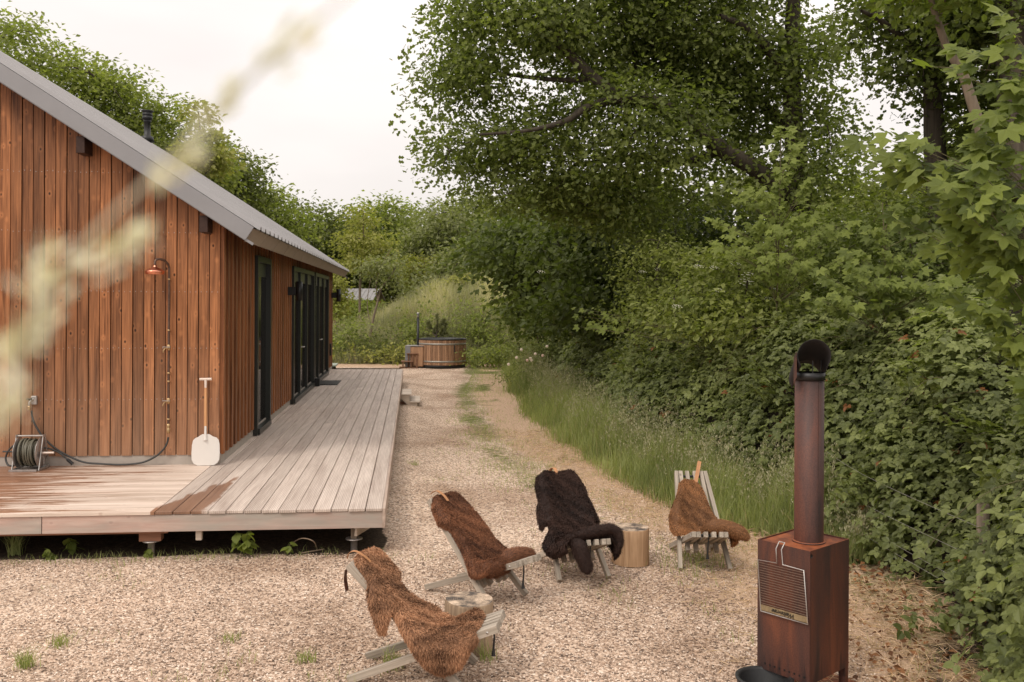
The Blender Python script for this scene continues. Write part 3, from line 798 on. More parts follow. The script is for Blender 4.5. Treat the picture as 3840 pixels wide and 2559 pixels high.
# bearer, joists, blocks and screw feet
m = MB(); m.box(-WID, -1.86, 0, 0.05, -0.1, 0, 0.003); m.build('bearer', M['bearer'], deck, DK(0, 0.06, ftop - FH + 0.075), (0, 0, ga))
m = MB(); m.box(-WID, 0, 0, 0.05, -0.14, 0, 0.0); m.build('bearer', M['bearer'], deck, DK(-0.05, 1.1, D - TH - 0.003), (0, 0, ga))
def foot(a, t, w=0.17, hh=0.1):
    e = empty('post_foot', DK(a, t, 0), ga, deck)
    zt = ftop - FH - 0.028
    m = MB(); m.box(-w / 2, w / 2, 0, 0.09, zt - hh, zt, 0.003); m.build('block', M['bearer'] if w > 0.1 else M['post'], e)
    m = MB(); m.lathe([(0.0, zt - hh), (0.075, zt - hh), (0.075, zt - hh - 0.008), (0.03, zt - hh - 0.012), (0.03, -0.02)], (0, 0.045, 0), 16); m.build('screw_foot', M['steel'], e)
foot(-2.02, 0.1, 0.185, 0.075)
foot(-0.28, 0.12, 0.05, 0.095)
foot(-4.1, 0.15, 0.185, 0.075)
m = MB(); m.box(-0.025, 0.025, 0, 0.05, -0.09, 0, 0.002); m.build('joist_end', M['step'], deck, DK(-1.6, 0.055, ftop - FH), (0, 0, ga))
m = MB(); m.bar((0, 0, 0), (0.14, 0.5, -0.02), 0.04, 0.09); m.build('joist_end', M['step'], deck, DK(-0.27, 0.12, ftop - FH - 0.05), (0, 0, ga))
for tt in (3.2, 6.2, 9.2, 12.2, 15.2): foot(-0.2, tt, 0.1, 0.09)
m = MB(); m.box(-1.9, -0.03, 0, 0.02, 0.0, D - 0.18); m.build('skirt_board', M['bearer'], deck, DK(0, 2.6, 0), (0, 0, ga))


# ---- steps beside the deck
sp0 = at(1505, 1484, 0.29)
st = empty('garden_step', (0, 0, 0)); tag(st, 'low two tread timber step against the right edge of the deck', 'step')
def dkp(sx, sy, z):
    p = at(sx, sy, z); q = np.linalg.solve(Mx, np.array([p.x - FR.x, p.y - FR.y])); return q
q0 = dkp(1507, 1485, 0.29)[1]; q1 = dkp(1507, 1464, 0.29)[1]
st.location = Vector((FR.x, FR.y, 0)) + DK(0.01, q0, 0.03); st.rotation_euler = (0, 0, HYAW)
WS = q1 - q0
m = MB(); m.box(0.0, 0.21, 0, WS, 0.265, 0.29, 0.003); m.build('tread', M['step'], st)
m = MB(); m.box(0.16, 0.39, 0, WS, 0.115, 0.14, 0.003); m.build('tread', M['step'], st)
for yy in (0.02, WS - 0.06):
    m = MB(); m.poly([(0, yy, 0.262), (0.17, yy, 0.262), (0.17, yy, 0.112), (0.33, yy, 0.112), (0.33, yy, 0.0), (0.2, yy, 0.0), (0, yy, 0.2)], (0, 0.04, 0)); m.build('stringer', M['step'], st)
m = MB(); m.box(-0.06, 0.1, 0.1, 0.2, 0, 0.12); m.build('block', M['bearer'], st)

# ---- doormat
a_ = dkp(1175, 1446, D); b_ = dkp(1265, 1446, D); c_ = dkp(1277, 1430, D)
dm = empty('doormat', Vector((FR.x, FR.y, 0)) + DK(a_[0], a_[1], D + 0.002), HYAW); tag(dm, 'black slatted doormat on the deck outside the glazed doors', 'doormat')
Wm, Dm = b_[0] - a_[0], c_[1] - b_[1]
m = MB(); m.box(0, Wm, 0, Dm, 0, 0.006); m.build('backing', M['rubber'], dm)
nsl = 14
for i in range(nsl):
    m = MB(); x = Wm * (i + 0.5) / nsl; m.box(x - Wm / nsl * 0.3, x + Wm / nsl * 0.3, 0.005, Dm - 0.005, 0.006, 0.022, 0.002); m.build('rib', M['rubber'], dm)

# ---- pale bench past the end of the house
p = at(1268, 1362, 0.45); bn = empty('bench', (p.x, p.y, 0), HYAW); tag(bn, 'low pale green bench behind the far corner of the wooden house', 'bench')
m = MB(); m.box(-1.5, 0, -0.9, -0.47, 0.40, 0.45, 0.006); m.build('seat', M['bench'], bn)
m = MB(); m.box(-1.5, 0, -0.45, 0.0, 0.40, 0.45, 0.006); m.build('seat', M['bench'], bn)
for (x, y) in ((-0.1, -0.06), (-0.1, -0.85), (-1.4, -0.06), (-1.4, -0.85)):
    m = MB(); m.box(x - 0.05, x + 0.05, y - 0.05, y + 0.05, -0.02, 0.40); m.build('leg', M['post'], bn)

# ================================================================== THINGS ON AND AT THE GABLE
def GW(sx, sy, off=-0.03):            # a point on (or just before) the gable wall
    u, v = uv(sx, sy); base = HW(0, off, 0); n_ = Vector((-GD.y, GD.x, 0)); d_ = Vector((u / F, 1, -v / F))
    p = d_ * (base.dot(n_) / d_.dot(n_)); p.z += H
    return p
# shower
pt, pb = GW(635, 1005, -0.07), GW(632, 1622, -0.07)
sh = empty('outdoor_shower', (pb.x, pb.y, pb.z), ga); tag(sh, 'outdoor wall shower with round copper head on a thin upright pipe', 'shower')
hh = pt.z - pb.z
m = MB(); m.tube([(0, 0, 0), (0, 0, hh * 0.5), (0, 0, hh)], 0.0125, 10)
m.tube([(0, 0, hh), (-0.008, -0.02, hh + 0.04), (-0.03, -0.05, hh + 0.075), (-0.07, -0.10, hh + 0.09), (-0.1, -0.13, hh + 0.085), (-0.11, -0.14, hh + 0.06), (-0.11, -0.14, hh + 0.02)], 0.013, 10)
m.build('riser_pipe', M['pipe'], sh)
m = MB(); m.lathe([(0.0, 0.045), (0.016, 0.045), (0.018, 0.03), (0.03, 0.018), (0.07, 0.0), (0.098, -0.02), (0.102, -0.03), (0.097, -0.033), (0.10, -0.042), (0.094, -0.048), (0.096, -0.056), (0.0, -0.058)], (-0.11, -0.14, hh - 0.02), 28); m.build('shower_head', M['copper'], sh)
for zf in (0.93, 0.36, 0.31, 0.62, 0.08):
    m = MB(); m.lathe([(0.0125, -0.008), (0.019, -0.008), (0.019, 0.008), (0.0125, 0.008)], (0, 0, hh * zf), 12)
    m.bar((0, 0, hh * zf), (0, 0.06, hh * zf), 0.012, 0.012); m.build('pipe_clip', M['brass'], sh)
for zz in (GW(635, 1302).z - pb.z, GW(635, 1502).z - pb.z):
    v = empty('valve', (0, 0, zz), 0, sh)
    m = MB(); m.lathe([(0, -0.035), (0.017, -0.035), (0.02, -0.015), (0.023, 0), (0.02, 0.02), (0.015, 0.03), (0, 0.03)], n=14)
    m.tube([(0, 0, 0), (0, -0.045, 0)], 0.009, 8); m.build('valve_body', M['brass'], v)
    m = MB(); m.bar((-0.05, -0.05, 0.006), (0.03, -0.05, 0.004), 0.014, 0.006); m.build('valve_lever', M['steel'], v)
    m = MB(); m.tube([(0, -0.02, -0.01), (-0.03, -0.035, -0.01), (-0.045, -0.04, -0.035), (-0.046, -0.04, -0.055)], 0.008, 8); m.build('spout', M['brass'], v)
m = MB(); m.lathe([(0.0, 0.0), (0.017, 0.0), (0.02, 0.02), (0.02, 0.05), (0.016, 0.055), (0.019, 0.07), (0.019, 0.1), (0.012, 0.105)], (0, 0, -0.01), 14); m.build('coupling', M['brass'], sh)

# long hose from the shower to the tap on the left
def wallpath(pts, off=-0.06): return [GW(x, y, off) for x, y in pts]
def smooth_path(pts, n=6):
    P = [Vector(p) for p in pts]; out = []
    for i in range(len(P) - 1):
        p0 = P[max(i - 1, 0)]; p1 = P[i]; p2 = P[i + 1]; p3 = P[min(i + 2, len(P) - 1)]
        for k in range(n):
            t = k / n
            out.append(0.5 * ((2 * p1) + (-p0 + p2) * t + (2 * p0 - 5 * p1 + 4 * p2 - p3) * t * t + (-p0 + 3 * p1 - 3 * p2 + p3) * t ** 3))
    out.append(P[-1]); return out
hp = [(632, 1640), (626, 1665), (610, 1690), (580, 1715), (530, 1736), (456, 1743), (380, 1740), (316, 1734), (260, 1712), (210, 1683), (165, 1643), (135, 1598), (122, 1565), (119, 1540)]
path = wallpath(hp, -0.075)
hz = Vector(path[0]); hs = MB(); hs.tube([p - hz for p in smooth_path(path)], 0.0105, 10)
ho = hs.build('garden_hose', M['hose'], None, hz); tag(ho, 'dark hose sagging in a long curve from the shower pipe to the wall tap', 'hose')
tp = GW(131, 1502, -0.03)
tap = empty('wall_tap', (tp.x, tp.y, tp.z), ga); tag(tap, 'steel wall tap on a square plate above the hose reel', 'tap')
m = MB(); m.box(-0.03, 0.03, -0.03, 0.006, -0.045, 0.05, 0.006); m.build('plate', M['steel'], tap)
m = MB(); m.tube([(0, -0.02, 0.015), (-0.02, -0.055, 0.01), (-0.032, -0.06, -0.02), (-0.034, -0.055, -0.05)], 0.012, 10); m.build('spout', M['steel'], tap)
m = MB(); m.tube([(-0.06, -0.065, 0.02), (0.0, -0.07, 0.022)], 0.008, 8); m.tube([(-0.03, -0.06, 0.0), (-0.03, -0.07, 0.022)], 0.007, 8); m.build('lever', M['black'], tap)
m = MB(); m.lathe([(0.0, 0), (0.014, 0), (0.017, 0.012), (0.013, 0.02), (0.017, 0.03), (0.017, 0.045), (0.0, 0.045)], (-0.036, -0.052, -0.1), 12); m.build('coupling', M['brass'], tap)

# hose reel
rl = at(34, 1770, D); rr = at(138, 1769, D); rb_ = at(176, 1747, D)
reel = empty('hose_reel', (rl.x, rl.y, D), ga); tag(reel, 'steel framed hose reel wound with grey green hose on the deck', 'hose reel')
rw = (rr - rl).length; rd = 0.26; rh = 0.365
print('reel', rw, rd, (rb_ - rr).length)
st_ = lambda: MB()
m = MB(); m.bar((0, 0, 0.012), (rw, 0, 0.012), 0.02, 0.02); m.bar((0, rd, 0.012), (rw, rd, 0.012), 0.02, 0.02); m.box(0.0, rw, 0.01, rd - 0.01, 0.002, 0.006)
m.build('base_tray', M['steel'], reel)
m = MB(); m.box(0.03, rw + 0.03, rd * 0.42, rd * 0.58, rh - 0.014, rh, 0.003); m.build('top_bar', M['steel'], reel)
for x in (0.03, rw + 0.022):
    m = MB()
    def strip(a, b, w=0.018): m.bar((x, *a), (x, *b), w, 0.008, up=(1, 0, 0))
    strip((0, 0.01), (rd * 0.42, rh), 0.02); strip((rd, 0.01), (rd * 0.58, rh), 0.02); strip((rd * 0.2, rh * 0.42), (rd * 0.8, rh * 0.42), 0.03); strip((rd * 0.5, rh * 0.42), (rd * 0.5, rh * 0.15), 0.02); strip((0, 0.015), (rd, 0.015), 0.02); strip((rd * 0.35, rh * 0.98), (rd * 0.65, rh * 0.98), 0.03)
    m.build('side_frame', M['steel'], reel)
cyr, czr = rd * 0.5, rh * 0.5
for x in (0.045, rw - 0.01):
    m = MB(); m.lathe([(0, -0.003), (0.155, -0.003), (0.158, 0), (0.155, 0.003), (0, 0.003)], (x, cyr, czr), 32, M=Matrix.Rotation(PI / 2, 4, 'Y')); m.build('drum_disc', M['steel'], reel)
m = MB(); nturn = 22; pts = []
for i in range(nturn * 20):
    a = 2 * PI * i / 20; lay = int(i / (20 * 7.4)); f_ = (i / (20 * 7.4)) % 1.0; f_ = f_ if lay % 2 == 0 else 1 - f_
    r_ = 0.098 + 0.020 * lay + 0.006 * math.sin(i * 0.37)
    x = 0.07 + (rw - 0.12) * f_ + 0.014 * math.sin(a * 0.5 + lay) + 0.01 * math.sin(i * .11)
    pts.append((x, cyr + r_ * math.cos(a), czr + r_ * math.sin(a)))
m.tube(pts, 0.0098, 7); m.build('wound_hose', M['hose_pale'], reel)
m = MB(); m.tube([(rw + 0.03, cyr - 0.05, czr), (rw + 0.14, cyr - 0.05, czr)], 0.011, 12); m.bar((rw + 0.032, cyr - 0.06, czr), (rw + 0.032, cyr, czr), 0.02, 0.008); m.build('crank_handle', M['cream'], reel)
m = MB(); m.tube(smooth_path([(0.0, cyr, czr + 0.08), (-0.06, cyr, czr + 0.02), (-0.09, cyr, czr - 0.06), (-0.05, cyr - 0.03, czr - 0.13), (0.02, cyr - 0.06, 0.05)]), 0.01, 8); m.tube([(-0.12, cyr, czr + 0.01), (0.04, cyr, czr + 0.005)], 0.009, 8)
m.build('inlet_hose', M['hose'], reel)
np_ = [GW(x, y, -0.12) - reel.location for x, y in ((168, 1680), (195, 1686), (228, 1702), (255, 1725))]
for q in np_: q.rotate(Euler((0, 0, -ga)))
m = MB(); m.tube(smooth_path(np_), 0.0095, 8); m.build('outlet_hose', M['hose'], reel)
e_ = np_[-1]; d_ = (np_[-1] - np_[-2]).normalized()
m = MB(); m.tube([e_ - d_ * 0.01, e_ + d_ * 0.02, e_ + d_ * 0.045, e_ + d_ * 0.07], [0.015, 0.019, 0.016, 0.02], 12); m.build('nozzle', M['black'], reel)

# white paddle leaning on the corner boards
bt = at(772, 1747, D); tt_ = GW(773, 1422, -0.05)
pd = empty('paddle', (bt.x, bt.y, D + 0.004), ga); tag(pd, 'white oven peel with wooden handle leaning against the corner of the house', 'peel')
tl = tt_ - bt; tl.rotate(Euler((0, 0, -ga))); tl = Vector(tl)
ln = tl.length; dirp = tl.normalized()
MP = Matrix.Rotation(math.atan2(-0.0, 1), 4, 'Z')
ang = math.atan2(tl.y, tl.z); Rm = Matrix.Rotation(-ang, 4, 'X') @ Matrix.Rotation(math.atan2(tl.x, tl.z), 4, 'Y')
s_ = ln / 326.0 * 1.0
out = [(-30, 0), (-44, 8), (-51, 22), (-52, 45), (-50, 78), (-46, 95), (-38, 103), (-26, 108), (-18, 114), (-12, 117), (12, 117), (18, 114), (26, 108), (40, 103), (48, 94), (51, 78), (52, 45), (50, 20), (43, 8), (30, 0)]
m = MB(); m.poly([Rm @ Vector((x * s_, -0.006, y * s_)) for x, y in out], Rm @ Vector((0, 0.008, 0))); m.build('blade', M['white'], pd)
m = MB(); m.tube([Rm @ Vector((0, -0.012, 95 * s_)), Rm @ Vector((0, -0.014, 112 * s_)), Rm @ Vector((0, -0.012, 150 * s_))], [0.022, 0.013, 0.012], 12); m.build('socket', M['white'], pd)
m = MB(); m.tube([Rm @ Vector((0, -0.012, 148 * s_)), Rm @ Vector((0, -0.012, 292 * s_))], 0.0135, 12); m.build('handle', M['ash'], pd)
m = MB(); m.tube([Rm @ Vector((0, -0.012, 290 * s_)), Rm @ Vector((0, -0.012, 322 * s_))], [0.0125, 0.014], 12); m.tube([Rm @ Vector((-22 * s_, -0.012, 324 * s_)), Rm @ Vector((22 * s_, -0.012, 324 * s_))], 0.0145, 12); m.build('grip', M['cream'], pd)

# ================================================================== HOT TUB
tc0 = at(1653, 1383, 0.0); RT = 88 * tc0.y / F * 1.03
tub_c = Vector((tc0.x, tc0.y + RT, 0)); RT = 88 * tub_c.y / F; TZ = 1.0
TZ = H - (uv(1653, 1269)[1]) / F * tub_c.y
print('tub', tub_c, RT, TZ)
tub = empty('hot_tub', tub_c); tag(tub, 'round timber hot tub with steel bands in front of the grassy mound', 'hot tub')
NS = 64
wS = 2 * PI * RT / NS
m = MB(); m.box(-0.02, 0.0, -wS * 0.45, wS * 0.45, 0, TZ - 0.14, 0.004); stave = m.mesh('stave', M['stave'])
for k in range(NS):
    a = 2 * PI * k / NS; obj('stave', stave, tub, (RT * math.cos(a), RT * math.sin(a), 0.10), (0, 0, a))
m = MB(); m.lathe([(RT - 0.05, 0.0), (RT - 0.012, 0.0), (RT - 0.012, 0.12), (RT - 0.024, 0.12), (RT - 0.024, TZ - 0.05)], n=64); m.build('shell', M['black'], tub)
m = MB(); m.lathe([(RT - 0.06, TZ - 0.5), (RT - 0.06, TZ - 0.02), (RT - 0.04, TZ), (RT + 0.01, TZ), (RT + 0.015, TZ - 0.02), (RT + 0.005, TZ - 0.045), (RT - 0.03, TZ - 0.045)], n=64); m.build('rim', M['black'], tub)
m = MB(); m.lathe([(0, TZ - 0.02), (RT * 0.5, TZ - 0.03), (RT - 0.07, TZ - 0.03)], n=48); m.build('cover', M['black'], tub)
for zb in (TZ - 0.2, 0.19):
    m = MB(); m.lathe([(RT + 0.001, 0), (RT + 0.005, 0.0), (RT + 0.005, 0.055), (RT + 0.001, 0.055)], (0, 0, zb), 64); m.build('band', M['steel_dull'], tub)
m = MB(); m.box(-0.015, 0.015, -0.01, 0.0, 0.0, 0.24); m.build('drain_clip', M['black'], tub, (RT * math.cos(-0.98), RT * math.sin(-0.98) - 0.006, TZ - 0.43))
# heater cabinet on the left and its flue
hx = -RT - 0.22
hc = empty('heater_cabinet', (hx, -0.25, 0), 0.0, tub)
m = MB(); m.box(-0.16, 0.42, -0.32, 0.32, 0.05, TZ - 0.26, 0.01); m.build('cabinet_body', M['stave'], hc)
m = MB(); m.box(-0.185, -0.161, -0.33, 0.33, 0.03, TZ - 0.25, 0.004); m.box(-0.16, -0.01, -0.335, -0.322, 0.03, TZ - 0.25, 0.003); m.build('cabinet_door', M['zinc_trim'], hc)
m = MB(); m.box(-0.1, -0.075, -0.35, -0.336, 0.34, 0.43, 0.003); m.build('door_latch', M['black'], hc)
m = MB(); m.box(-0.19, 0.43, -0.34, 0.34, TZ - 0.25, TZ - 0.235, 0.003); m.build('cabinet_top', M['zinc'], hc)
m = MB(); m.box(-0.01, 0.01, 0, 0.004, -0.008, 0.006); 
fx = (uv(1568, 1300)[0] / F * tub_c.y) - tub_c.x; ztop = H - uv(1568, 1172)[1] / F * tub_c.y
m = MB(); m.lathe([(0.042, 0.7), (0.042, ztop - 0.2), (0.037, ztop - 0.2), (0.037, ztop - 0.05)], (fx, 0.0, 0), 16); m.build('flue_pipe', M['black'], tub)
m = MB(); m.lathe([(0.037, ztop - 0.17), (0.044, ztop - 0.17), (0.044, ztop - 0.08), (0.03, ztop - 0.06), (0.03, ztop - 0.04), (0.095, ztop - 0.045), (0.0, ztop)], (fx, 0, 0), 20); m.build('flue_cap', M['steel'], tub)
# its steps
sp_ = at(1545, 1383, 0); ts = empty('tub_steps', (sp_.x, sp_.y + 0.1, 0), 0.12); tag(ts, 'small brown two tier wooden steps standing at the left of the hot tub', 'steps')
w_ = 44 * sp_.y / F / 1.0
m = MB(); m.box(-0.36, 0.02, -0.02, 0.42, 0.21, 0.24, 0.004); m.build('tread', M['dark_wood'], ts)
m = MB(); m.box(-0.18, 0.20, 0.12, 0.54, 0.46, 0.49, 0.004); m.build('tread', M['dark_wood'], ts)
for (x, y, z) in ((-0.3, 0.0, 0.21), (-0.04, 0.0, 0.21), (-0.3, 0.36, 0.21), (0.02, 0.14, 0.46), (0.15, 0.14, 0.46), (0.15, 0.5, 0.46), (-0.12, 0.5, 0.46), (-0.12, 0.16, 0.46)):
    m = MB(); m.box(x - 0.025, x + 0.025, y, y + 0.05, 0, z); m.build('leg', M['dark_wood'], ts)
m = MB(); m.box(-0.42, 0.2, 0.0, 0.05, 0, 0.03); m.build('runner', M['dark_wood'], ts)
m = MB(); m.box(-0.42, 0.2, 0.45, 0.5, 0, 0.03); m.build('runner', M['dark_wood'], ts)

# ================================================================== FAR CABIN
cz = 52.0
cl, cr_ = atd(1278, 1085, cz), atd(1425, 1085, cz); ce = atd(1278, 1127, cz - 2.2)
cab = empty('cabin', (cl.x, cl.y, 0)); tag(cab, 'small far red-brown cabin with pale grey roof half hidden by the mound', 'cabin')
wc = cr_.x - cl.x; zr = cl.z; ze = ce.z
m = MB(); nP = 12
for k in range(nP):
    m2 = MB(); x0, x1 = -0.6 + (wc + 0.6) * k / nP, -0.6 + (wc + 0.6) * (k + 1) / nP - 0.02
    m2.poly([(x0, 0, zr), (x1, 0, zr), (x1, -2.4, ze), (x0, -2.4, ze)], (0, 0, 0.04)); m2.build('roof_sheet', M['zinc'], cab)
m = MB(); m.box(-0.5, wc - 0.1, -2.1, 2.1, -0.1, ze - 0.02); m.build('wall', M['clad_side'], cab)
m = MB(); m.poly([(-0.6, 0.05, zr), (wc, 0.05, zr), (wc, 2.4, ze), (-0.6, 2.4, ze)], (0, 0, 0.04)); m.build('roof_sheet', M['zinc'], cab)
for k in range(9):
    m = MB(); x = 0.1 + k * wc / 9.5; m.box(x, x + 0.5, -2.14, -2.11, 0, ze - 0.1); m.build('board', M['clad'], cab)

# ================================================================== OUTDOOR STOVE
ZS = 0.876
fc = at(3038.6, 2068.6, ZS); lc = at(2851, 2020, ZS); rc = at(3185, 2021.7, ZS)
ex = (rc - fc).to_2d(); ey = (lc - fc).to_2d()
sxl, syl = ex.length, ey.length
yaw = math.atan2(ex.y, ex.x)
print('stove sides', sxl, syl, math.degrees(yaw), math.degrees(math.atan2(ey.y, ey.x)))
stv = empty('outdoor_stove', (fc.x, fc.y, 0), yaw); tag(stv, 'tall rusty steel garden stove with round chimney pipe and grill rack', 'stove')
ZB = 0.15
def slab(name, pts, ext, mat='rust', par=None): 
    m = MB(); m.poly(pts, ext); return m.build(name, M[mat], par or stv)
X, Y = sxl, syl
th = 0.004
slab('side_plate', [(0, 0, ZB), (X, 0, ZB), (X, 0, ZS), (0, 0, ZS)], (0, th, 0))
slab('side_plate', [(0, Y, ZB), (X, Y, ZB), (X, Y, ZS), (0, Y, ZS)], (0, -th, 0))
slab('front_plate', [(0, th, ZB), (0, Y - th, ZB), (0, Y - th, ZS), (0, th, ZS)], (th, 0, 0))
slab('back_plate', [(X, th, ZB), (X, Y - th, ZB), (X, Y - th, ZS), (X, th, ZS)], (-th, 0, 0))
slab('top_plate', [(th, th, ZS - 0.012), (X - th, th, ZS - 0.012), (X - th, Y - th, ZS - 0.012), (th, Y - th, ZS - 0.012)], (0, 0, 0.004))
slab('floor_plate', [(th, th, ZB + 0.01), (X - th, th, ZB + 0.01), (X - th, Y - th, ZB + 0.01), (th, Y - th, ZB + 0.01)], (0, 0, 0.004))
for (x, y) in ((0.0, 0.0), (X - 0.04, 0), (0, Y - 0.04), (X - 0.04, Y - 0.04)):
    m = MB(); m.box(x + 0.001, x + 0.006, y + 0.001, y + 0.039, 0.008, ZB + 0.03); m.box(x + 0.006, x + 0.039, y + 0.001, y + 0.006, 0.008, ZB + 0.03)
    m.build('leg', M['rust'], stv)
m = MB()
for i in range(9): m.lathe([(0.0, 0.0), (0.006, 0.0)], n=10, M=Matrix.Translation((-0.0012, 0.03 + i * 0.031, ZB + 0.035)) @ Matrix.Rotation(-PI / 2, 4, 'Y'))
m.build('air_hole', M['black'], stv)['kind'] = 'stuff'
m = MB(); m.lathe([(0.0, 0), (0.011, 0), (0.011, 0.001)], n=14, M=Matrix.Translation((0.012, -0.0008, ZS - 0.028)) @ Matrix.Rotation(PI / 2, 4, 'X')); m.build('corner_notch', M['black'], stv)
slab('base_plate', [(-0.3, -0.22, 0.0), (X + 0.16, -0.22, 0.0), (X + 0.16, Y + 0.12, 0.0), (-0.3, Y + 0.12, 0.0)], (0, 0, 0.006))
pc = at(3051, 2039, ZS); pcx = Vector((pc.x, pc.y + 0.08, 0)) - stv.location; pcx.rotate(Euler((0, 0, -yaw)))
PR = 0.0805
ZP = H - uv(3050, 1404)[1] / F * (pc.y + 0.08)
print('pipe', pcx, 'top', ZP)
m = MB(); m.lathe([(PR, ZS - 0.01), (PR, ZP), (PR - 0.003, ZP), (PR - 0.003, ZS)], (pcx.x, pcx.y, 0), 40)
m.bar((pcx.x + PR * math.cos(-1.25 - yaw), pcx.y + PR * math.sin(-1.25 - yaw), ZS), (pcx.x + PR * math.cos(-1.25 - yaw), pcx.y + PR * math.sin(-1.25 - yaw), ZP), 0.003, 0.002); m.build('chimney_pipe', M['rust'], stv)
m = MB(); m.lathe([(PR + 0.001, -0.004), (PR + 0.012, -0.003), (PR + 0.011, 0.004), (PR + 0.001, 0.005)], (pcx.x, pcx.y, ZS - 0.004), 36); m.build('collar', M['rust'], stv)
cw = empty('cowl', (pcx.x, pcx.y, ZP), -yaw + math.radians(-6), stv)
m = MB(); m.lathe([(PR + 0.001, -0.03), (PR + 0.005, -0.03), (PR + 0.005, 0.012), (PR + 0.001, 0.012)], n=36); m.build('clamp_ring', M['black'], cw)
m = MB(); m.bar((0, -PR + 0.004, 0.0), (0, -PR + 0.004, 0.08), 0.012, 0.004); m.bar((-0.07, 0.03, 0), (-0.07, 0.03, 0.09), 0.012, 0.004); m.bar((0.07, 0.03, 0), (0.07, 0.03, 0.09), 0.012, 0.004); m.build('bracket', M['black'], cw)
# hood: a bent sheet leaning back
def cowl_hood():
    m = MB(); n = 28; vs = []; fs = []; Rr = 0.092
    rows = 7
    for lay, rr_ in ((0, Rr), (1, Rr - 0.004)):
        for j in range(rows):
            f = j / (rows - 1)
            for i in range(n + 1):
                th_ = math.radians(-38 + (180 + 76) * i / n)
                x = rr_ * math.cos(th_); z = rr_ * math.sin(th_)
                # length along the axis: skirt longer at the left side
                y = -0.115 + f * 0.235
                zz = z + 0.082 - (y + 0.115) * 0.62 + 0.0
                vs.append((x, y, zz))
    W = n + 1
    for lay in (0, 1):
        b = lay * rows * W
        for j in range(rows - 1):
            for i in range(n): fs.append((b + j * W + i, b + j * W + i + 1, b + (j + 1) * W + i + 1, b + (j + 1) * W + i))
    b = rows * W
    for i in range(n): fs.append((i, i + 1, b + i + 1, b + i)); q = (rows - 1) * W; fs.append((q + i, q + i + 1, b + q + i + 1, b + q + i))
    for j in range(rows - 1):
        for i in (0, n): fs.append((j * W + i, (j + 1) * W + i, b + (j + 1) * W + i, b + j * W + i))
    m.add(vs, fs, True)
    return m
def soot():
    mt, n, l, b = newmat('sooted_steel'); geo = n.new('ShaderNodeNewGeometry')
    b.inputs['Base Color'].default_value = (0.012, 0.009, 0.008, 1); b.inputs['Roughness'].default_value = 0.85
    return mt
M['soot'] = soot()
cowl_hood().build('hood', M['soot'], cw, (0, 0, 0.03))
m = MB(); m.poly([(-0.098, -0.118, -0.012), (-0.098, -0.05, -0.06), (-0.098, -0.045, 0.10), (-0.098, -0.116, 0.13)], (0.003, 0, 0)); m.build('side_wing', M['rust'], cw)

# grill rack hooked over the left face
def on_face(sx, sy, off=-0.016):
    o_ = Vector(stv.location); exv = Vector((math.cos(yaw), math.sin(yaw), 0)); base = o_ + exv * off
    u, v = uv(sx, sy); d_ = Vector((u / F, 1, -v / F)); nn = exv
    k = base.dot(nn) / d_.dot(nn); p = d_ * k; p.z += H
    q = p - o_; q.rotate(Euler((0, 0, -yaw))); return q
zz = lambda x, y: (2750 + x / 3.136, 2000 + y / 3.136)
rack = empty('grill_rack', (0, 0, 0)); rack.location = stv.location; rack.rotation_euler = stv.rotation_euler
tag(rack, 'wire grill rack with a lettered metal strip hooked on the rusty stove', 'grill rack')
TLp, TRp, BRp, BLp = [on_face(*zz(*q)) for q in ((292, 312), (830, 438), (880, 1075), (325, 915))]
h1, h2 = on_face(*zz(515, 352)), on_face(*zz(583, 372))
m = MB(); wr_ = 0.0032
k1, k2_ = on_face(*zz(505, 180), -0.02), on_face(*zz(568, 192), -0.02)
e1, e2 = on_face(*zz(533, 108), 0.0), on_face(*zz(598, 118), 0.0)
e1.x += 0.008; e2.x += 0.008; e1.z = e2.z = ZS + 0.012
m.tube([BLp, TLp, h1, k1, e1, e2, k2_, h2, TRp, BRp, BLp], wr_, 8)
m.build('frame', M['steel'], rack)
for i in range(17):
    f = 0.05 + i * 0.79 / 16
    a, b = TLp.lerp(BLp, f), TRp.lerp(BRp, f); a.x += 0.004; b.x += 0.004
    m = MB(); m.tube([a, b], 0.0019, 6); m.build('wire', M['rack_wire'], rack)
f0 = 0.865
P0, P1 = TLp.lerp(BLp, f0), TRp.lerp(BRp, f0)
m = MB(); m.poly([P0, P1, BRp + Vector((0, 0, 0.006)), BLp + Vector((0, 0, 0.006))], (0.0015, 0, 0))
pl_ = plain('aged_plate', (0.40, 0.30, 0.17), 0.55, 0.4, nscale=30, nvar=0.4)
m.build('name_strip', pl_, rack)
# lettering on the strip, upside down as it hangs
cu = bpy.data.curves.new('lettering', 'FONT'); cu.body = 'Weltevree'; cu.size = 0.033; cu.shear = 0.45; cu.align_x = 'CENTER'; cu.align_y = 'CENTER'; cu.extrude = 0.0006; cu.offset = 0.0004
tx = bpy.data.objects.new('lettering', cu)
ctr = (P0 + P1 + BRp + BLp) / 4; drt = (P1 - P0).normalized()     # P0 left, P1 right as seen
tx.data.materials.append(M['black']); link(tx, rack)
xa = -drt; na = Vector((-1, 0, 0)); ya = na.cross(xa).normalized()
Mt = Matrix((xa, ya, na)).transposed().to_4x4(); Mt.translation = ctr + Vector((-0.0022, 0, 0.002)); tx.matrix_local = Mt
bpy.context.view_layer.update()
tm = bpy.data.meshes.new_from_object(tx.evaluated_get(bpy.context.evaluated_depsgraph_get())); tm.materials.clear(); tm.materials.append(M['black'])
bpy.data.objects.remove(tx); tx = obj('lettering', tm, rack); tx.matrix_local = Mt

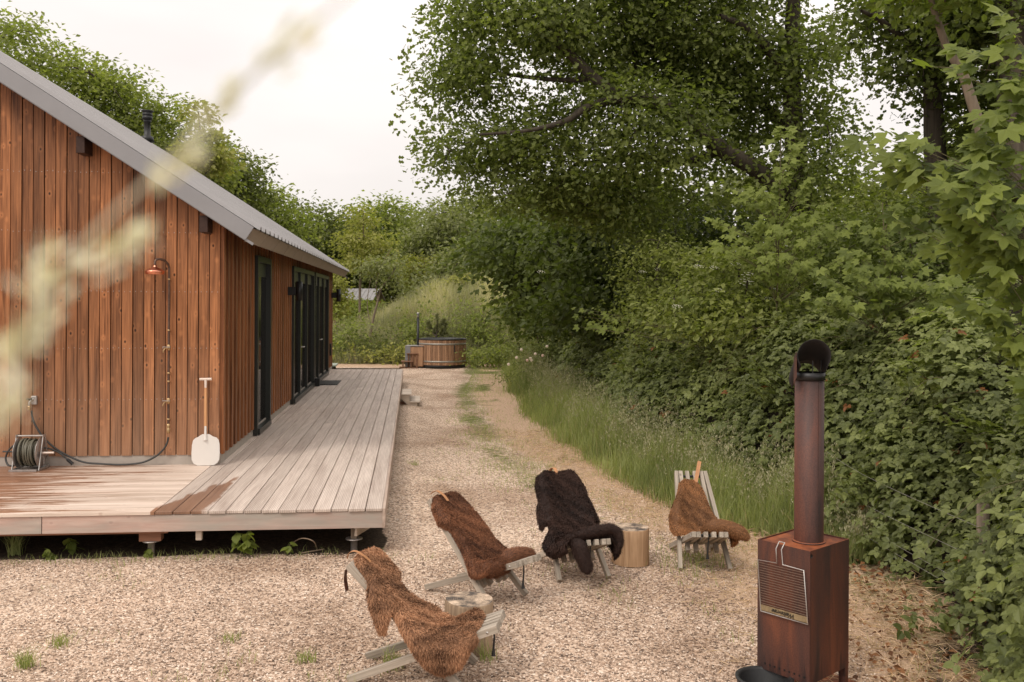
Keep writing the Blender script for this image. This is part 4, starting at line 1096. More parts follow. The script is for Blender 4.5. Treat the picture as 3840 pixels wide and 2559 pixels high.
# black bucket in front of the stove
bk = at(2875, 2556, 0.15); bs = empty('ash_bucket', (bk.x + 0.0, bk.y + 0.04, 0.006)); tag(bs, 'shallow black rubber basin at the foot of the rusty stove', 'basin')
m = MB(); m.lathe([(0, 0.004), (0.115, 0.004), (0.125, 0.02), (0.155, 0.165), (0.168, 0.168), (0.17, 0.178), (0.15, 0.181), (0.143, 0.165), (0.118, 0.03), (0.11, 0.018), (0, 0.016)], n=40); m.build('bowl', M['rubber'], bs); bs.scale = (0.93, 0.93, 0.85)
m = MB(); m.lathe([(0.152, 0.135), (0.158, 0.137), (0.159, 0.145), (0.154, 0.147)], n=40); m.build('rim_band', M['rubber'], bs)

# ================================================================== CHAIRS
BT, FF, SF, RF = (-0.52, 0.70), (0.22, 0.0), (0.42, 0.36), (-0.50, 0.0)     # back top, front foot, seat front, rear foot (y, z)
def x_line(x_top, x_piv, f): return x_top + (x_piv - x_top) * f
def make_chair():
    c = empty('stick_chair')
    pv_idx = {'B': [0, 2, 4, 7, 9, 11], 'S': [1, 3, 5, 6, 8, 10]}
    top = [-0.132, -0.094, -0.034, 0.034, 0.094, 0.132]
    w = 0.0345; hgt = 0.046
    # pivot fractions along both lines
    fb, fs_ = 0.73, 0.435
    for kind in ('B', 'S'):
        for i, pi_ in enumerate(pv_idx[kind]):
            xp = (pi_ - 5.5) * 0.0345
            outer = i in (0, 5)
            a, b = (BT, FF) if kind == 'B' else (SF, RF)
            f = fb if kind == 'B' else fs_
            end = 1.0 if outer else f + 0.09
            xe = top[i] + (xp - top[i]) * (end / f)
            pa = Vector((top[i], a[0], a[1])); pb_ = Vector((xe, a[0] + (b[0] - a[0]) * end, a[1] + (b[1] - a[1]) * end))
            if outer: pb_.z += 0.01
            m = MB(); m.bar((0, 0, 0), (0, (pb_ - pa).length, 0), w, hgt, bev=0.002)
            d = (pb_ - pa).normalized(); q = Vector((0, 1, 0)).rotation_difference(d)
            # keep the section square to the chair
            x = Vector((1, 0, 0)); x = (x - d * x.dot(d)).normalized(); z = x.cross(d)
            R = Matrix((x, d, z)).transposed()
            nm = ('leg_slat' if outer else 'back_slat') if kind == 'B' else ('leg_slat' if outer else 'seat_slat')
            m.build(nm, M['slat'], c, pa, R.to_euler())
    m = MB(); m.tube([(-0.15, BT[0] + 0.03, BT[1] - 0.035), (0.15, BT[0] + 0.03, BT[1] - 0.035)], 0.012, 10); m.build('top_rod', M['black'], c)
    m = MB(); m.tube([(-0.15, SF[0] - 0.06, SF[1] - 0.024), (0.15, SF[0] - 0.06, SF[1] - 0.024)], 0.012, 10); m.build('front_rod', M['black'], c)
    py, pz = BT[0] + (FF[0] - BT[0]) * fb, BT[1] * (1 - fb)
    m = MB(); m.tube([(-0.21, py, pz), (0.21, py, pz)], 0.008, 8); m.build('pivot_rod', M['steel'], c)
    m = MB(); m.tube([(0.0, SF[0] - 0.05, SF[1] - 0.01), (0.01, SF[0] - 0.04, SF[1] - 0.1), (0.012, SF[0] - 0.045, SF[1] - 0.17), (0.012, SF[0] - 0.045, SF[1] - 0.215)], [0.006, 0.006, 0.007, 0.014], 8); m.build('strap', M['rubber'], c)
    m = MB()
    for x, y, z in ((-0.151, SF[0] - 0.06, SF[1] - 0.024), (0.151, SF[0] - 0.06, SF[1] - 0.024), (-0.2, 0.2, 0.275), (0.2, 0.2, 0.275)):
        m.lathe([(0, -0.004), (0.008, -0.004), (0.008, 0.004), (0, 0.004)], n=10, M=Matrix.Translation((x, y, z)) @ Matrix.Rotation(PI / 2, 4, 'Y'))
    m.build('bolt', M['steel'], c)
    return c
CH = {1: (-0.449, 5.394, -1.719, 0.95), 2: (-0.174, 6.827, -2.285, 0.96), 3: (0.53, 7.434, -2.877, 0.985), 4: (1.616, 7.716, -3.163, 0.975)}
CL = {1: 'silvered wooden slat chair nearest the camera under the ginger fur', 2: 'silvered wooden slat chair under the chestnut brown fur, behind the weathered log stool',
      3: 'silvered wooden slat chair under the nearly black fur', 4: 'silvered wooden slat chair with bare top slats in front of the tall grass'}
chairs = {}
proto = make_chair()
for k in (1, 2, 3, 4):
    c = proto if k == 1 else copy_tree(proto)
    X_, Y_, th_, s_ = CH[k]
    c.location = (X_, Y_, 0); c.rotation_euler = (0, 0, th_); c.scale = (s_, s_, s_)
    tag(c, CL[k], 'chair', 'slatted chairs around the log stools'); chairs[k] = c

# ---- furs
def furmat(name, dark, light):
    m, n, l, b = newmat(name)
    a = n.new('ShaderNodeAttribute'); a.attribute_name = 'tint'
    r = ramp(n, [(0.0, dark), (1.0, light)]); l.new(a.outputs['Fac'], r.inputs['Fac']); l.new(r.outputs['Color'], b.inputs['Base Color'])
    b.inputs['Roughness'].default_value = 0.7; b.inputs['Specular IOR Level'].default_value = 0.25
    b.inputs['Sheen Weight'].default_value = 0.25; b.inputs['Sheen Roughness'].default_value = 0.5; b.inputs['Sheen Tint'].default_value = (*light, 1)
    return m
def profile(u):
    """point and frame on the chair's lounging surface at arc length u from the top of the back"""
    A = Vector((BT[0], BT[1])); Pv = Vector((0.03, 0.225)); C_ = Vector((SF[0], SF[1]))
    L1 = (Pv - A).length; L2 = (C_ - Pv).length
    d1 = (Pv - A) / L1; d2 = (C_ - Pv) / L2
    r = 0.14
    if u < L1 - r: p, d = A + d1 * u, d1
    elif u < L1 + r:
        f = (u - (L1 - r)) / (2 * r); a, b, c = Pv - d1 * r, Pv, Pv + d2 * r
        p = a * (1 - f) ** 2 + b * 2 * f * (1 - f) + c * f * f; d = ((b - a) * (1 - f) + (c - b) * f).normalized()
    else:
        q = u - L1; p, d = Pv + d2 * q, d2
        if q > L2:                               # hangs over the front edge
            o_ = q - L2; d = Vector((0.25, -0.97)); p = C_ + Vector((0.03 * (1 - math.exp(-o_ * 30)), 0)) + Vector((0.1 * o_, -max(0, o_ - 0.02)))
    if u < 0: p = A + Vector((-0.02, 0.02)) * min(1, -u * 20) + Vector((-0.15, -1)) * max(0, -u - 0.03); d = Vector((0.2, 1)).normalized() if u < -0.03 else d1
    nrm = Vector((-d.y, d.x))
    if nrm.y < 0 and u < 0.5: nrm = -nrm
    return p, d, nrm
def make_hide(k, name, outline, centre, mat, nfur, flen, label, curly=0.0, thick=0.05, halfw=0.20, seed=1, lum=None, flat=0.0, droop=1.0):
    """outline: list of (u, left half width, right half width); centre: list of (u, shift)"""
    rng = np.random.default_rng(seed)
    us = [o[0] for o in outline]; wl_ = [o[1] for o in outline]; wr__ = [o[2] for o in outline]
    cu_, cs_ = [c[0] for c in centre], [c[1] for c in centre]
    NU, NV = 90, 46
    P = np.zeros((NU + 1, NV + 1, 3)); Nn = np.zeros_like(P); Dn = np.zeros_like(P); E_ = np.zeros((NU + 1, NV + 1))
    uu = np.linspace(us[0], us[-1], NU + 1)
    for i, u in enumerate(uu):
        p, d, nr = profile(u)
        cx = np.interp(u, cu_, cs_); a, b = np.interp(u, us, wl_), np.interp(u, us, wr__)
        # width the slats offer here
        hw = halfw * (0.72 + 0.28 * min(1, abs(u) / 0.65)) if u < 0.65 else halfw * (1 - 0.28 * min(1, (u - 0.65) / 0.45))
        for j in range(NV + 1):
            f = j / NV; v = -a + (a + b) * f + cx
            s = -1 if v < 0 else 1; av = abs(v)
            over = max(0.0, av - hw)
            lat = min(av, hw) + 0.045 * (1 - math.exp(-over / 0.045))
            drop = max(0.0, over - 0.03) * droop
            e = min(f, 1 - f) * (a + b); eu = min(u - us[0], us[-1] - u)
            edge = max(0.0, min(1, min(e, eu + 0.004) / 0.05)); edge = math.sqrt(edge * (2 - edge))
            bump = 0.006 * math.sin(u * 14 + v * 9 + seed) + 0.004 * math.sin(v * 27 + u * 6 + seed * 2)
            h = 0.022 + thick * edge * (0.8 + 0.2 * math.sin(u * 7 + seed)) + bump * edge
            # cupped in the middle where someone has sat
            h += (0.022 * math.exp(-((av - hw * 0.95) / 0.05) ** 2) - 0.026 * math.exp(-(v / 0.09) ** 2)) * edge
            nx = s * min(1, over / 0.05); up = 1 - min(1, over / 0.06)
            pos = np.array([s * lat, p.x, p.y - drop]) + h * (np.array([0, nr.x, nr.y]) * max(up, 0.25) + np.array([nx, 0, 0]) * 0.9)
            P[i, j] = pos; E_[i, j] = edge
            tdir = np.array([0, d.x, d.y]) if up > 0.4 else np.array([0.1 * s, d.x * 0.4, d.y * 0.3 - 0.9])
            Dn[i, j] = tdir / np.linalg.norm(tdir)
    dU = np.gradient(P, axis=0); dV = np.gradient(P, axis=1); Nn = np.cross(dV, dU); Nn /= (np.linalg.norm(Nn, axis=2, keepdims=True) + 1e-9)
    c0 = P.mean(axis=(0, 1)); mid = Nn[NU // 2, NV // 2]
    if mid[2] < 0: Nn = -Nn
    B = P - Nn * 0.028
    V = np.concatenate([P.reshape(-1, 3), B.reshape(-1, 3)]); W = NV + 1; n0 = (NU + 1) * W
    ii = (np.arange(NU)[:, None] * W + np.arange(NV)[None, :])
    q = np.stack([ii, ii + 1, ii + 1 + W, ii + W], -1).reshape(-1, 4)
    qb = q[:, ::-1] + n0
    sides = []
    for i in range(NU): sides += [(i * W, (i + 1) * W, (i + 1) * W + n0, i * W + n0), (i * W + NV, i * W + NV + n0, (i + 1) * W + NV + n0, (i + 1) * W + NV)]
    for j in range(NV): sides += [(j, j + n0, j + 1 + n0, j + 1), (NU * W + j, NU * W + j + 1, NU * W + j + 1 + n0, NU * W + j + n0)]
    T = np.concatenate([q, qb, np.array(sides)])
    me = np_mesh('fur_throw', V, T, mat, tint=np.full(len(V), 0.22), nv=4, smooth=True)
    c = chairs[k]; X_, Y_, th_, s_ = CH[k]
    root = obj('fur_throw', me, None, (X_, Y_, 0), (0, 0, th_), (s_, s_, s_)); tag(root, label, 'fur throw', 'furs thrown over the slatted chairs')
    # pile
    nn = nfur
    fi = rng.random(nn) * NU; fj = rng.random(nn) * NV
    # crowd a little toward the rim so that the outline is shaggy
    rim = rng.random(nn) < 0.22; side = rng.random(nn) < 0.5
    fj = np.where(rim, np.where(side, rng.random(nn) * 1.2, NV - rng.random(nn) * 1.2), fj)
    rim2 = rng.random(nn) < 0.06; fi = np.where(rim2, np.where(side, rng.random(nn) * 1.5, NU - rng.random(nn) * 1.5), fi)
    i0, j0 = np.clip(fi.astype(int), 0, NU - 1), np.clip(fj.astype(int), 0, NV - 1); a, b = (fi - i0)[:, None], (fj - j0)[:, None]
    def bl(A): return A[i0, j0] * (1 - a) * (1 - b) + A[i0 + 1, j0] * a * (1 - b) + A[i0, j0 + 1] * (1 - a) * b + A[i0 + 1, j0 + 1] * a * b
    pp, nrm, dd = bl(P), bl(Nn), bl(Dn)
    sidev = np.where(fj < NV / 2, -1.0, 1.0) * np.clip((np.abs(fj / NV - 0.5) - 0.38) * 9, 0, 1)
    lat = np.cross(nrm, dd)
    out_ = np.zeros((nn, 3)); gv = dV[i0, j0]; gv = gv / (np.linalg.norm(gv, axis=1, keepdims=True) + 1e-9)
    # tufts: neighbouring hairs lean the same way
    tu = np.sin(pp[:, 0] * 61 + pp[:, 1] * 43 + seed) + np.sin(pp[:, 2] * 71 - pp[:, 0] * 37 + 2 * seed)
    tv = np.sin(pp[:, 1] * 57 - pp[:, 2] * 49 + seed) + np.sin(pp[:, 0] * 83 + pp[:, 2] * 31)
    dirv = dd * (0.55 + 0.12 * tu[:, None]) + nrm * (0.55 + 0.06 * tv[:, None]) + gv * (sidev[:, None] * 0.8 + 0.18 * tv[:, None]) + rng.normal(0, 0.42 + 0.2 * curly, (nn, 3))
    dirv[:, 2] -= 0.15
    dirv /= np.linalg.norm(dirv, axis=1, keepdims=True)
    L = flen * (0.55 + 0.6 * rng.random(nn))[:, None]
    wv = np.cross(dirv, nrm + rng.normal(0, 0.5, (nn, 3))); wv /= (np.linalg.norm(wv, axis=1, keepdims=True) + 1e-9); wv *= 0.0018 + 0.0016 * rng.random(nn)[:, None]
    root_p = pp - nrm * 0.006
    midp = root_p + dirv * L * 0.55 + nrm * L * 0.10
    tip = root_p + dirv * L + np.array([0, 0, -0.25]) * L
    VV = np.stack([root_p - wv, root_p + wv, midp + wv * 0.8, midp - wv * 0.8, tip], 1).reshape(-1, 3)
    b0 = np.arange(nn)[:, None] * 5
    T3 = np.concatenate([b0 + np.array([[0, 1, 2]]), b0 + np.array([[0, 2, 3]]), b0 + np.array([[3, 2, 4]])])
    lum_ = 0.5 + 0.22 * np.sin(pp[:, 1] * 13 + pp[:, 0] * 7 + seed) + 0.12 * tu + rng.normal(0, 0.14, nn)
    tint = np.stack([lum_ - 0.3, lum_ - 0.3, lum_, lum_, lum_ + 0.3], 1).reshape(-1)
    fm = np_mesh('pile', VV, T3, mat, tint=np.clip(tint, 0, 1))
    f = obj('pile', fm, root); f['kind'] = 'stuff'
    return root
M['fur1'] = furmat('ginger_brown_fur', (0.055, 0.023, 0.011), (0.54, 0.28, 0.15))
M['fur2'] = furmat('chestnut_fur', (0.026, 0.010, 0.006), (0.29, 0.12, 0.058))
M['fur3'] = furmat('near_black_fur', (0.009, 0.005, 0.004), (0.060, 0.030, 0.021))
M['fur4'] = furmat('curly_brown_fur', (0.036, 0.015, 0.007), (0.46, 0.215, 0.09))
h1_ = make_hide(1, 'fur_throw', [(0.0, 0.06, 0.05), (0.03, 0.14, 0.11), (0.09, 0.24, 0.13), (0.17, 0.28, 0.15), (0.22, 0.25, 0.27), (0.30, 0.15, 0.36), (0.35, 0.13, 0.33), (0.385, 0.13, 0.18), (0.46, 0.15, 0.21), (0.58, 0.2, 0.28), (0.70, 0.19, 0.34), (0.82, 0.14, 0.36), (0.92, 0.14, 0.34), (0.97, 0.15, 0.27), (1.0, 0.12, 0.16), (1.01, 0.08, 0.1)],
                [(0, 0.0), (0.5, 0.02), (1.1, -0.02)], M['fur1'], 62000, 0.031, 'ginger brown long haired fur draped over the chair nearest the camera', seed=2, thick=0.046)
h2_ = make_hide(2, 'fur_throw', [(-0.02, 0.10, 0.06), (0.02, 0.16, 0.12), (0.1, 0.18, 0.17), (0.24, 0.18, 0.20), (0.34, 0.18, 0.15), (0.5, 0.19, 0.17), (0.65, 0.22, 0.21), (0.76, 0.24, 0.25), (0.86, 0.18, 0.22), (0.93, 0.18, 0.18), (0.98, 0.12, 0.1)],
                [(0, 0.01), (0.6, 0.0), (1.0, 0.02)], M['fur2'], 55000, 0.025, 'chestnut brown fur covering the chair behind the weathered log stool', seed=5)
h3_ = make_hide(3, 'fur_throw', [(-0.03, 0.10, 0.12), (0.02, 0.16, 0.18), (0.1, 0.19, 0.20), (0.26, 0.22, 0.21), (0.36, 0.27, 0.26), (0.47, 0.28, 0.28), (0.52, 0.20, 0.18), (0.7, 0.20, 0.26), (0.82, 0.2, 0.28), (0.94, 0.24, 0.26), (1.02, 0.30, 0.24), (1.07, 0.34, 0.22), (1.09, 0.3, 0.2)],
                [(0, 0.0), (0.6, 0.0), (1.1, 0.02)], M['fur3'], 60000, 0.028, 'nearly black fur with a dangling tail on the chair beside the clean log stool', seed=8, thick=0.06)
h4_ = make_hide(4, 'fur_throw', [(0.12, 0.03, 0.06), (0.16, 0.07, 0.11), (0.24, 0.10, 0.13), (0.38, 0.12, 0.18), (0.5, 0.15, 0.22), (0.64, 0.22, 0.24), (0.74, 0.30, 0.22), (0.82, 0.36, 0.17), (0.92, 0.36, 0.10), (1.0, 0.33, -0.02), (1.04, 0.29, -0.1)],
                [(0, 0.02), (0.5, 0.015), (1.0, 0.0)], M['fur4'], 50000, 0.019, 'curly brown fur slumped on the chair in front of the tall grass', curly=1.0, seed=12, droop=0.5, thick=0.06)
# rolled front edge, tail and leg lobe of the dark fur; roll of the curly one
def roll(parent, pts, rad, mat, n, flen, seed, name='roll'):
    rng = np.random.default_rng(seed)
    pts = smooth_path(pts, 6); m = MB(); K = len(pts) - 1
    rs = [np.interp(i / K, np.linspace(0, 1, len(rad)), rad) for i in range(K + 1)]
    m.tube(pts, rs, 12)
    me = m.mesh(name, mat); t_ = me.attributes.new('tint', 'FLOAT', 'POINT'); t_.data.foreach_set('value', np.full(len(me.vertices), 0.25, np.float32)); o = obj(name, me, parent)
    PP = np.array([tuple(p) for p in pts]); fi = rng.random(n) * K; i0 = np.clip(fi.astype(int), 0, K - 1); f = (fi - i0)[:, None]
    c = PP[i0] * (1 - f) + PP[i0 + 1] * f; d = PP[i0 + 1] - PP[i0]; d /= (np.linalg.norm(d, axis=1, keepdims=True) + 1e-9)
    r = np.interp(fi, np.arange(K + 1), rs)[:, None]
    nr = rng.normal(0, 1, (n, 3)); nr -= d * (nr * d).sum(1, keepdims=True); nr /= np.linalg.norm(nr, axis=1, keepdims=True)
    base = c + nr * r * 0.92; dv = nr * 0.55 + d * 0.75 + rng.normal(0, 0.25, (n, 3)); dv[:, 2] -= 0.25; dv /= np.linalg.norm(dv, axis=1, keepdims=True)
    L = flen * (0.6 + 0.6 * rng.random(n))[:, None]; w = np.cross(dv, nr); w /= (np.linalg.norm(w, axis=1, keepdims=True) + 1e-9); w *= 0.0024
    VV = np.stack([base - w, base + w, base + dv * L], 1).reshape(-1, 3); T3 = np.arange(3 * n).reshape(-1, 3)
    lu = 0.5 + rng.normal(0, 0.2, n); tint = np.clip(np.stack([lu - 0.3, lu - 0.3, lu + 0.25], 1).reshape(-1), 0, 1)
    f_ = obj('pile', np_mesh('pile', VV, T3, mat, tint=tint), o); f_['kind'] = 'stuff'
    return o
# local x of a chair facing the camera points to the left of the picture
roll(h3_, [(0.24, 0.2, 0.33), (0.16, 0.32, 0.37), (0.05, 0.37, 0.42), (-0.08, 0.36, 0.44), (-0.18, 0.34, 0.44), (-0.24, 0.34, 0.40), (-0.25, 0.35, 0.32), (-0.22, 0.36, 0.26)], [0.012, 0.045, 0.038, 0.034, 0.034, 0.034, 0.028, 0.008], M['fur3'], 9000, 0.032, 3, 'tail')
roll(h3_, [(0.14, 0.34, 0.36), (0.12, 0.42, 0.34), (0.10, 0.45, 0.27), (0.07, 0.46, 0.19), (0.06, 0.46, 0.16)], [0.03, 0.062, 0.056, 0.045, 0.01], M['fur3'], 8000, 0.032, 4, 'leg_flap')
roll(h4_, [(0.05, 0.28, 0.36), (-0.05, 0.33, 0.40), (-0.16, 0.33, 0.39), (-0.26, 0.36, 0.36), (-0.32, 0.37, 0.32)], [0.015, 0.065, 0.065, 0.06, 0.012], M['fur4'], 7000, 0.022, 6, 'fold')
roll(h1_, [(0.17, 0.29, 0.33), (0.20, 0.26, 0.30), (0.215, 0.17, 0.25), (0.22, 0.06, 0.21), (0.22, 0.0, 0.235)], [0.012, 0.045, 0.05, 0.05, 0.015], M['fur1'], 10000, 0.036, 7, 'fold')
roll(h2_, [(0.14, 0.30, 0.35), (0.06, 0.27, 0.36), (-0.04, 0.24, 0.35), (-0.13, 0.24, 0.345), (-0.19, 0.27, 0.34), (-0.2, 0.29, 0.33)], [0.02, 0.06, 0.062, 0.055, 0.045, 0.01], M['fur2'], 7000, 0.03, 9, 'fold')
roll(h2_, [(0.17, 0.13, 0.24), (0.16, 0.2, 0.28), (0.12, 0.28, 0.33), (0.1, 0.31, 0.34)], [0.02, 0.06, 0.06, 0.01], M['fur2'], 5000, 0.03, 10, 'fold')
# leather loops
def loop(parent, pts, w, mat='leather'):
    m = MB(); P = smooth_path(pts, 5)
    vs, fs = [], []
    for i, p in enumerate(P):
        for s in (-1, 1): vs.append(p + Vector((s * w / 2, 0, 0)))
    for i in range(len(P) - 1): fs.append((2 * i, 2 * i + 1, 2 * i + 3, 2 * i + 2))
    nb = len(vs); vs += [v + Vector((0, 0.0, 0.003)) for v in vs]; fs += [tuple(x + nb for x in f) for f in fs]
    for i in range(len(P) - 1):
        for s in (0, 1): fs.append((2 * i + s, 2 * i + 2 + s, nb + 2 * i + 2 + s, nb + 2 * i + s))
    m.add(vs, fs); m.build('leather_loop', M[mat], parent)
loop(h1_, [(0.02, -0.41, 0.69), (0.035, -0.45, 0.73), (0.06, -0.50, 0.765), (0.075, -0.535, 0.755), (0.08, -0.545, 0.72)], 0.028)
loop(h1_, [(0.10, -0.545, 0.66), (0.10, -0.55, 0.60), (0.11, -0.535, 0.53)], 0.06, 'leather_dark')
loop(h2_, [(0.02, -0.42, 0.69), (0.035, -0.46, 0.735), (0.06, -0.51, 0.765), (0.085, -0.55, 0.74)], 0.026)
loop(h3_, [(0.01, -0.46, 0.72), (0.02, -0.50, 0.775), (0.035, -0.55, 0.77), (0.04, -0.58, 0.72)], 0.028)
m = MB(); m.bar((-0.015, -0.36, 0.615), (-0.085, -0.53, 0.80), 0.034, 0.004, up=(0, 1, 0.3)); m.build('leather_loop', M['leather'], h4_)

# ================================================================== LOG STOOLS
def logmats():
    m, n, l, b = newmat('log_end_grain'); tcn = n.new('ShaderNodeTexCoord'); co = tcn.outputs['Object']
    sp = n.new('ShaderNodeSeparateXYZ'); l.new(co, sp.inputs[0])
    nz_ = noise(n, l, co, 9, 5, 0.65)
    rr = math_(n, l, 'SQRT', math_(n, l, 'ADD', math_(n, l, 'POWER', sp.outputs[0], 2), math_(n, l, 'POWER', sp.outputs[1], 2)))
    rings = math_(n, l, 'SINE', math_(n, l, 'MULTIPLY', math_(n, l, 'ADD', rr, math_(n, l, 'MULTIPLY', nz_, 0.02)), 520))
    oi = n.new('ShaderNodeObjectInfo')
    st_ = ramp(n, [(0.40, (0.06, 0.048, 0.04)), (0.5, (0.30, 0.225, 0.16)), (0.64, (0.62, 0.47, 0.34))])
    l.new(math_(n, l, 'ADD', nz_, math_(n, l, 'MULTIPLY', rings, 0.03)), st_.inputs['Fac']); 
    ang_ = n.new('ShaderNodeMath'); ang_.operation = 'ARCTAN2'; l.new(sp.outputs[1], ang_.inputs[0]); l.new(sp.outputs[0], ang_.inputs[1])
    cb = n.new('ShaderNodeCombineXYZ'); l.new(math_(n, l, 'MULTIPLY', ang_.outputs[0], 7.0), cb.inputs[0]); l.new(math_(n, l, 'MULTIPLY', rr, 5), cb.inputs[1])
    ck = noise(n, l, cb.outputs[0], 1.6, 2, 0.5); cr = ramp(n, [(0.30, g(1)), (0.335, g(0))]); l.new(ck, cr.inputs['Fac'])
    c = mixc(n, l, math_(n, l, 'MULTIPLY', cr.outputs['Color'], 0.8), st_.outputs['Color'], (0.035, 0.026, 0.02))
    l.new(c, b.inputs['Base Color']); b.inputs['Roughness'].default_value = 0.85
    bp = N(n, 'ShaderNodeBump', Strength=0.5, Distance=0.004); l.new(math_(n, l, 'SUBTRACT', nz_, cr.outputs['Color']), bp.inputs['Height']); l.new(bp.outputs[0], b.inputs['Normal'])
    return m
M['logend'] = logmats()
M['logside_dark'] = wood('weathered_log_side', (0.15, 0.10, 0.065), (0.44, 0.32, 0.21), 2, 60, 0.3, 0.05, 0.85, bump=0.7)
M['logside'] = wood('clean_log_side', (0.25, 0.14, 0.07), (0.56, 0.37, 0.22), 2, 45, 0.4, 0.05, 0.75, bump=0.4)
def log(p, r, h, side, label, seed, tilt=(0, 0)):
    e = empty('log_stool', p); e.rotation_euler = (tilt[0], tilt[1], seed * 1.3); tag(e, label, 'stool', 'sawn log stools between the chairs')
    n = 56; rg = random.Random(seed)
    rad = [r * (1 + 0.025 * math.sin(2 * 2 * PI * k / n + seed) + 0.015 * math.sin(5 * 2 * PI * k / n) + rg.uniform(-0.008, 0.008)) for k in range(n)]
    vs, fs = [], []
    zs = [0, h * 0.3, h * 0.7, h - 0.012, h]
    for zi, z in enumerate(zs):
        for k in range(n):
            q = rad[k] * (1.03 if z == 0 else 1.0) - (0.006 if zi == 4 else 0); a = 2 * PI * k / n; vs.append((q * math.cos(a), q * math.sin(a), z))
    for zi in range(4):
        for k in range(n): fs.append((zi * n + k, zi * n + (k + 1) % n, (zi + 1) * n + (k + 1) % n, (zi + 1) * n + k))
    m = MB(); m.add(vs, fs, True); m.build('log_side', side, e)
    tv = [vs[4 * n + k] for k in range(n)]; m = MB(); V_ = list(tv); F_ = []
    for rr in (0.66, 0.33): V_ += [(x * rr, y * rr, z + rg.uniform(-0.001, 0.001)) for (x, y, z) in tv]
    V_.append((0, 0, h))
    for k in range(n): k2 = (k + 1) % n; F_ += [(k, k2, n + k2, n + k), (n + k, n + k2, 2 * n + k2, 2 * n + k), (2 * n + k, 2 * n + k2, 3 * n)]
    m.add(V_, F_, False); m.build('log_top', M['logend'], e)
l2 = at(2376, 2131, 0); R2 = 70 / F * l2.y
log((l2.x, l2.y + R2 + 0.02, 0), R2, 0.30, M['logside'], 'pale clean sawn log stool between the dark fur chair and the curly fur chair', 2)
LT = 0.31
c1 = at(1756, 2247, LT); R1 = 93.5 / F * c1.y
log((c1.x, c1.y, 0), R1, LT, M['logside_dark'], 'weathered log stool with blackened cracked top behind the nearest chair', 5, (0.0, 0.03))

# ================================================================== VEGETATION
M['oak'] = leafmat('oak_leaf', (0.05, 0.066, 0.018), (0.25, 0.285, 0.088), 0.5)
M['maple'] = leafmat('maple_leaf', (0.058, 0.082, 0.018), (0.235, 0.275, 0.065), 0.5)
M['shade_leaf'] = leafmat('broad_leaf_painted_shade', (0.024, 0.035, 0.01), (0.14, 0.17, 0.047), 0.38)  # shade of the canopy put into the leaf colour: darker, less translucent
M['yellow_leaf'] = leafmat('fresh_yellow_green_leaf', (0.17, 0.18, 0.045), (0.42, 0.40, 0.13), 0.45)
M['far_leaf'] = leafmat('wood_edge_leaf', (0.085, 0.105, 0.028), (0.34, 0.37, 0.115), 0.5)
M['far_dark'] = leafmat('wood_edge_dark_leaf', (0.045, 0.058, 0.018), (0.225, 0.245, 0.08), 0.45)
M['willow'] = leafmat('grey_green_leaf', (0.12, 0.135, 0.055), (0.31, 0.32, 0.155), 0.4)
M['bramble'] = leafmat('bramble_leaf', (0.042, 0.056, 0.016), (0.26, 0.29, 0.1), 0.4, 0.42, (0.24, 0.10, 0.035), 0.3)
M['elder'] = leafmat('elder_leaf', (0.07, 0.085, 0.022), (0.3, 0.33, 0.1), 0.45)
M['grass'] = leafmat('tall_grass_blade', (0.105, 0.135, 0.045), (0.44, 0.46, 0.205), 0.45, 0.6, (0.48, 0.38, 0.24))
M['seedhead'] = leafmat('seed_head', (0.20, 0.20, 0.11), (0.50, 0.45, 0.30), 0.3, 0.7)
M['straw'] = leafmat('dry_grass_blade', (0.24, 0.155, 0.09), (0.82, 0.62, 0.45), 0.2, 0.7)
M['moundgrass'] = leafmat('mound_grass_blade', (0.095, 0.12, 0.055), (0.58, 0.52, 0.36), 0.4, 0.7)
M['pine'] = leafmat('pine_needle', (0.09, 0.095, 0.045), (0.3, 0.3, 0.16), 0.25)
M['petal'] = leafmat('cream_flower', (0.62, 0.58, 0.46), (0.85, 0.82, 0.70), 0.2)
M['petal_pink'] = leafmat('pink_petal', (0.75, 0.46, 0.42), (0.85, 0.72, 0.66), 0.2)
M['dead_leaf'] = leafmat('dead_leaf', (0.07, 0.03, 0.015), (0.30, 0.14, 0.06), 0.1, 0.8)

def unit(a): return a / (np.linalg.norm(a, axis=-1, keepdims=True) + 1e-9)
def rdir(rng, n): return unit(rng.normal(0, 1, (n, 3)))
# leaf shapes: (verts (k,3) with x across, y along the midrib, z lift), triangles
def tpl_oval(w=0.30, fold=0.10): return np.array([(0, 0, 0), (-w, 0.45, fold), (0, 1, -0.06), (w, 0.45, fold)]), np.array([(0, 2, 1), (0, 3, 2)])
def tpl_oak(): return np.array([(0, 0, 0), (-0.30, 0.35, 0.06), (-0.16, 0.55, 0.0), (-0.33, 0.80, 0.05), (0, 1.0, -0.05), (0.33, 0.78, 0.06), (0.15, 0.52, 0.0), (0.28, 0.33, 0.05)]), np.array([(0, 2, 1), (0, 4, 2), (2, 4, 3), (0, 6, 4), (4, 6, 5), (0, 7, 6)])
def tpl_hex(w=0.34): return np.array([(0, 0, 0), (-w, 0.32, 0.07), (-w * 0.8, 0.68, 0.05), (0, 1, -0.10), (w * 0.8, 0.68, 0.05), (w, 0.32, 0.07)]), np.array([(0, 2, 1), (0, 3, 2), (0, 4, 3), (0, 5, 4)])
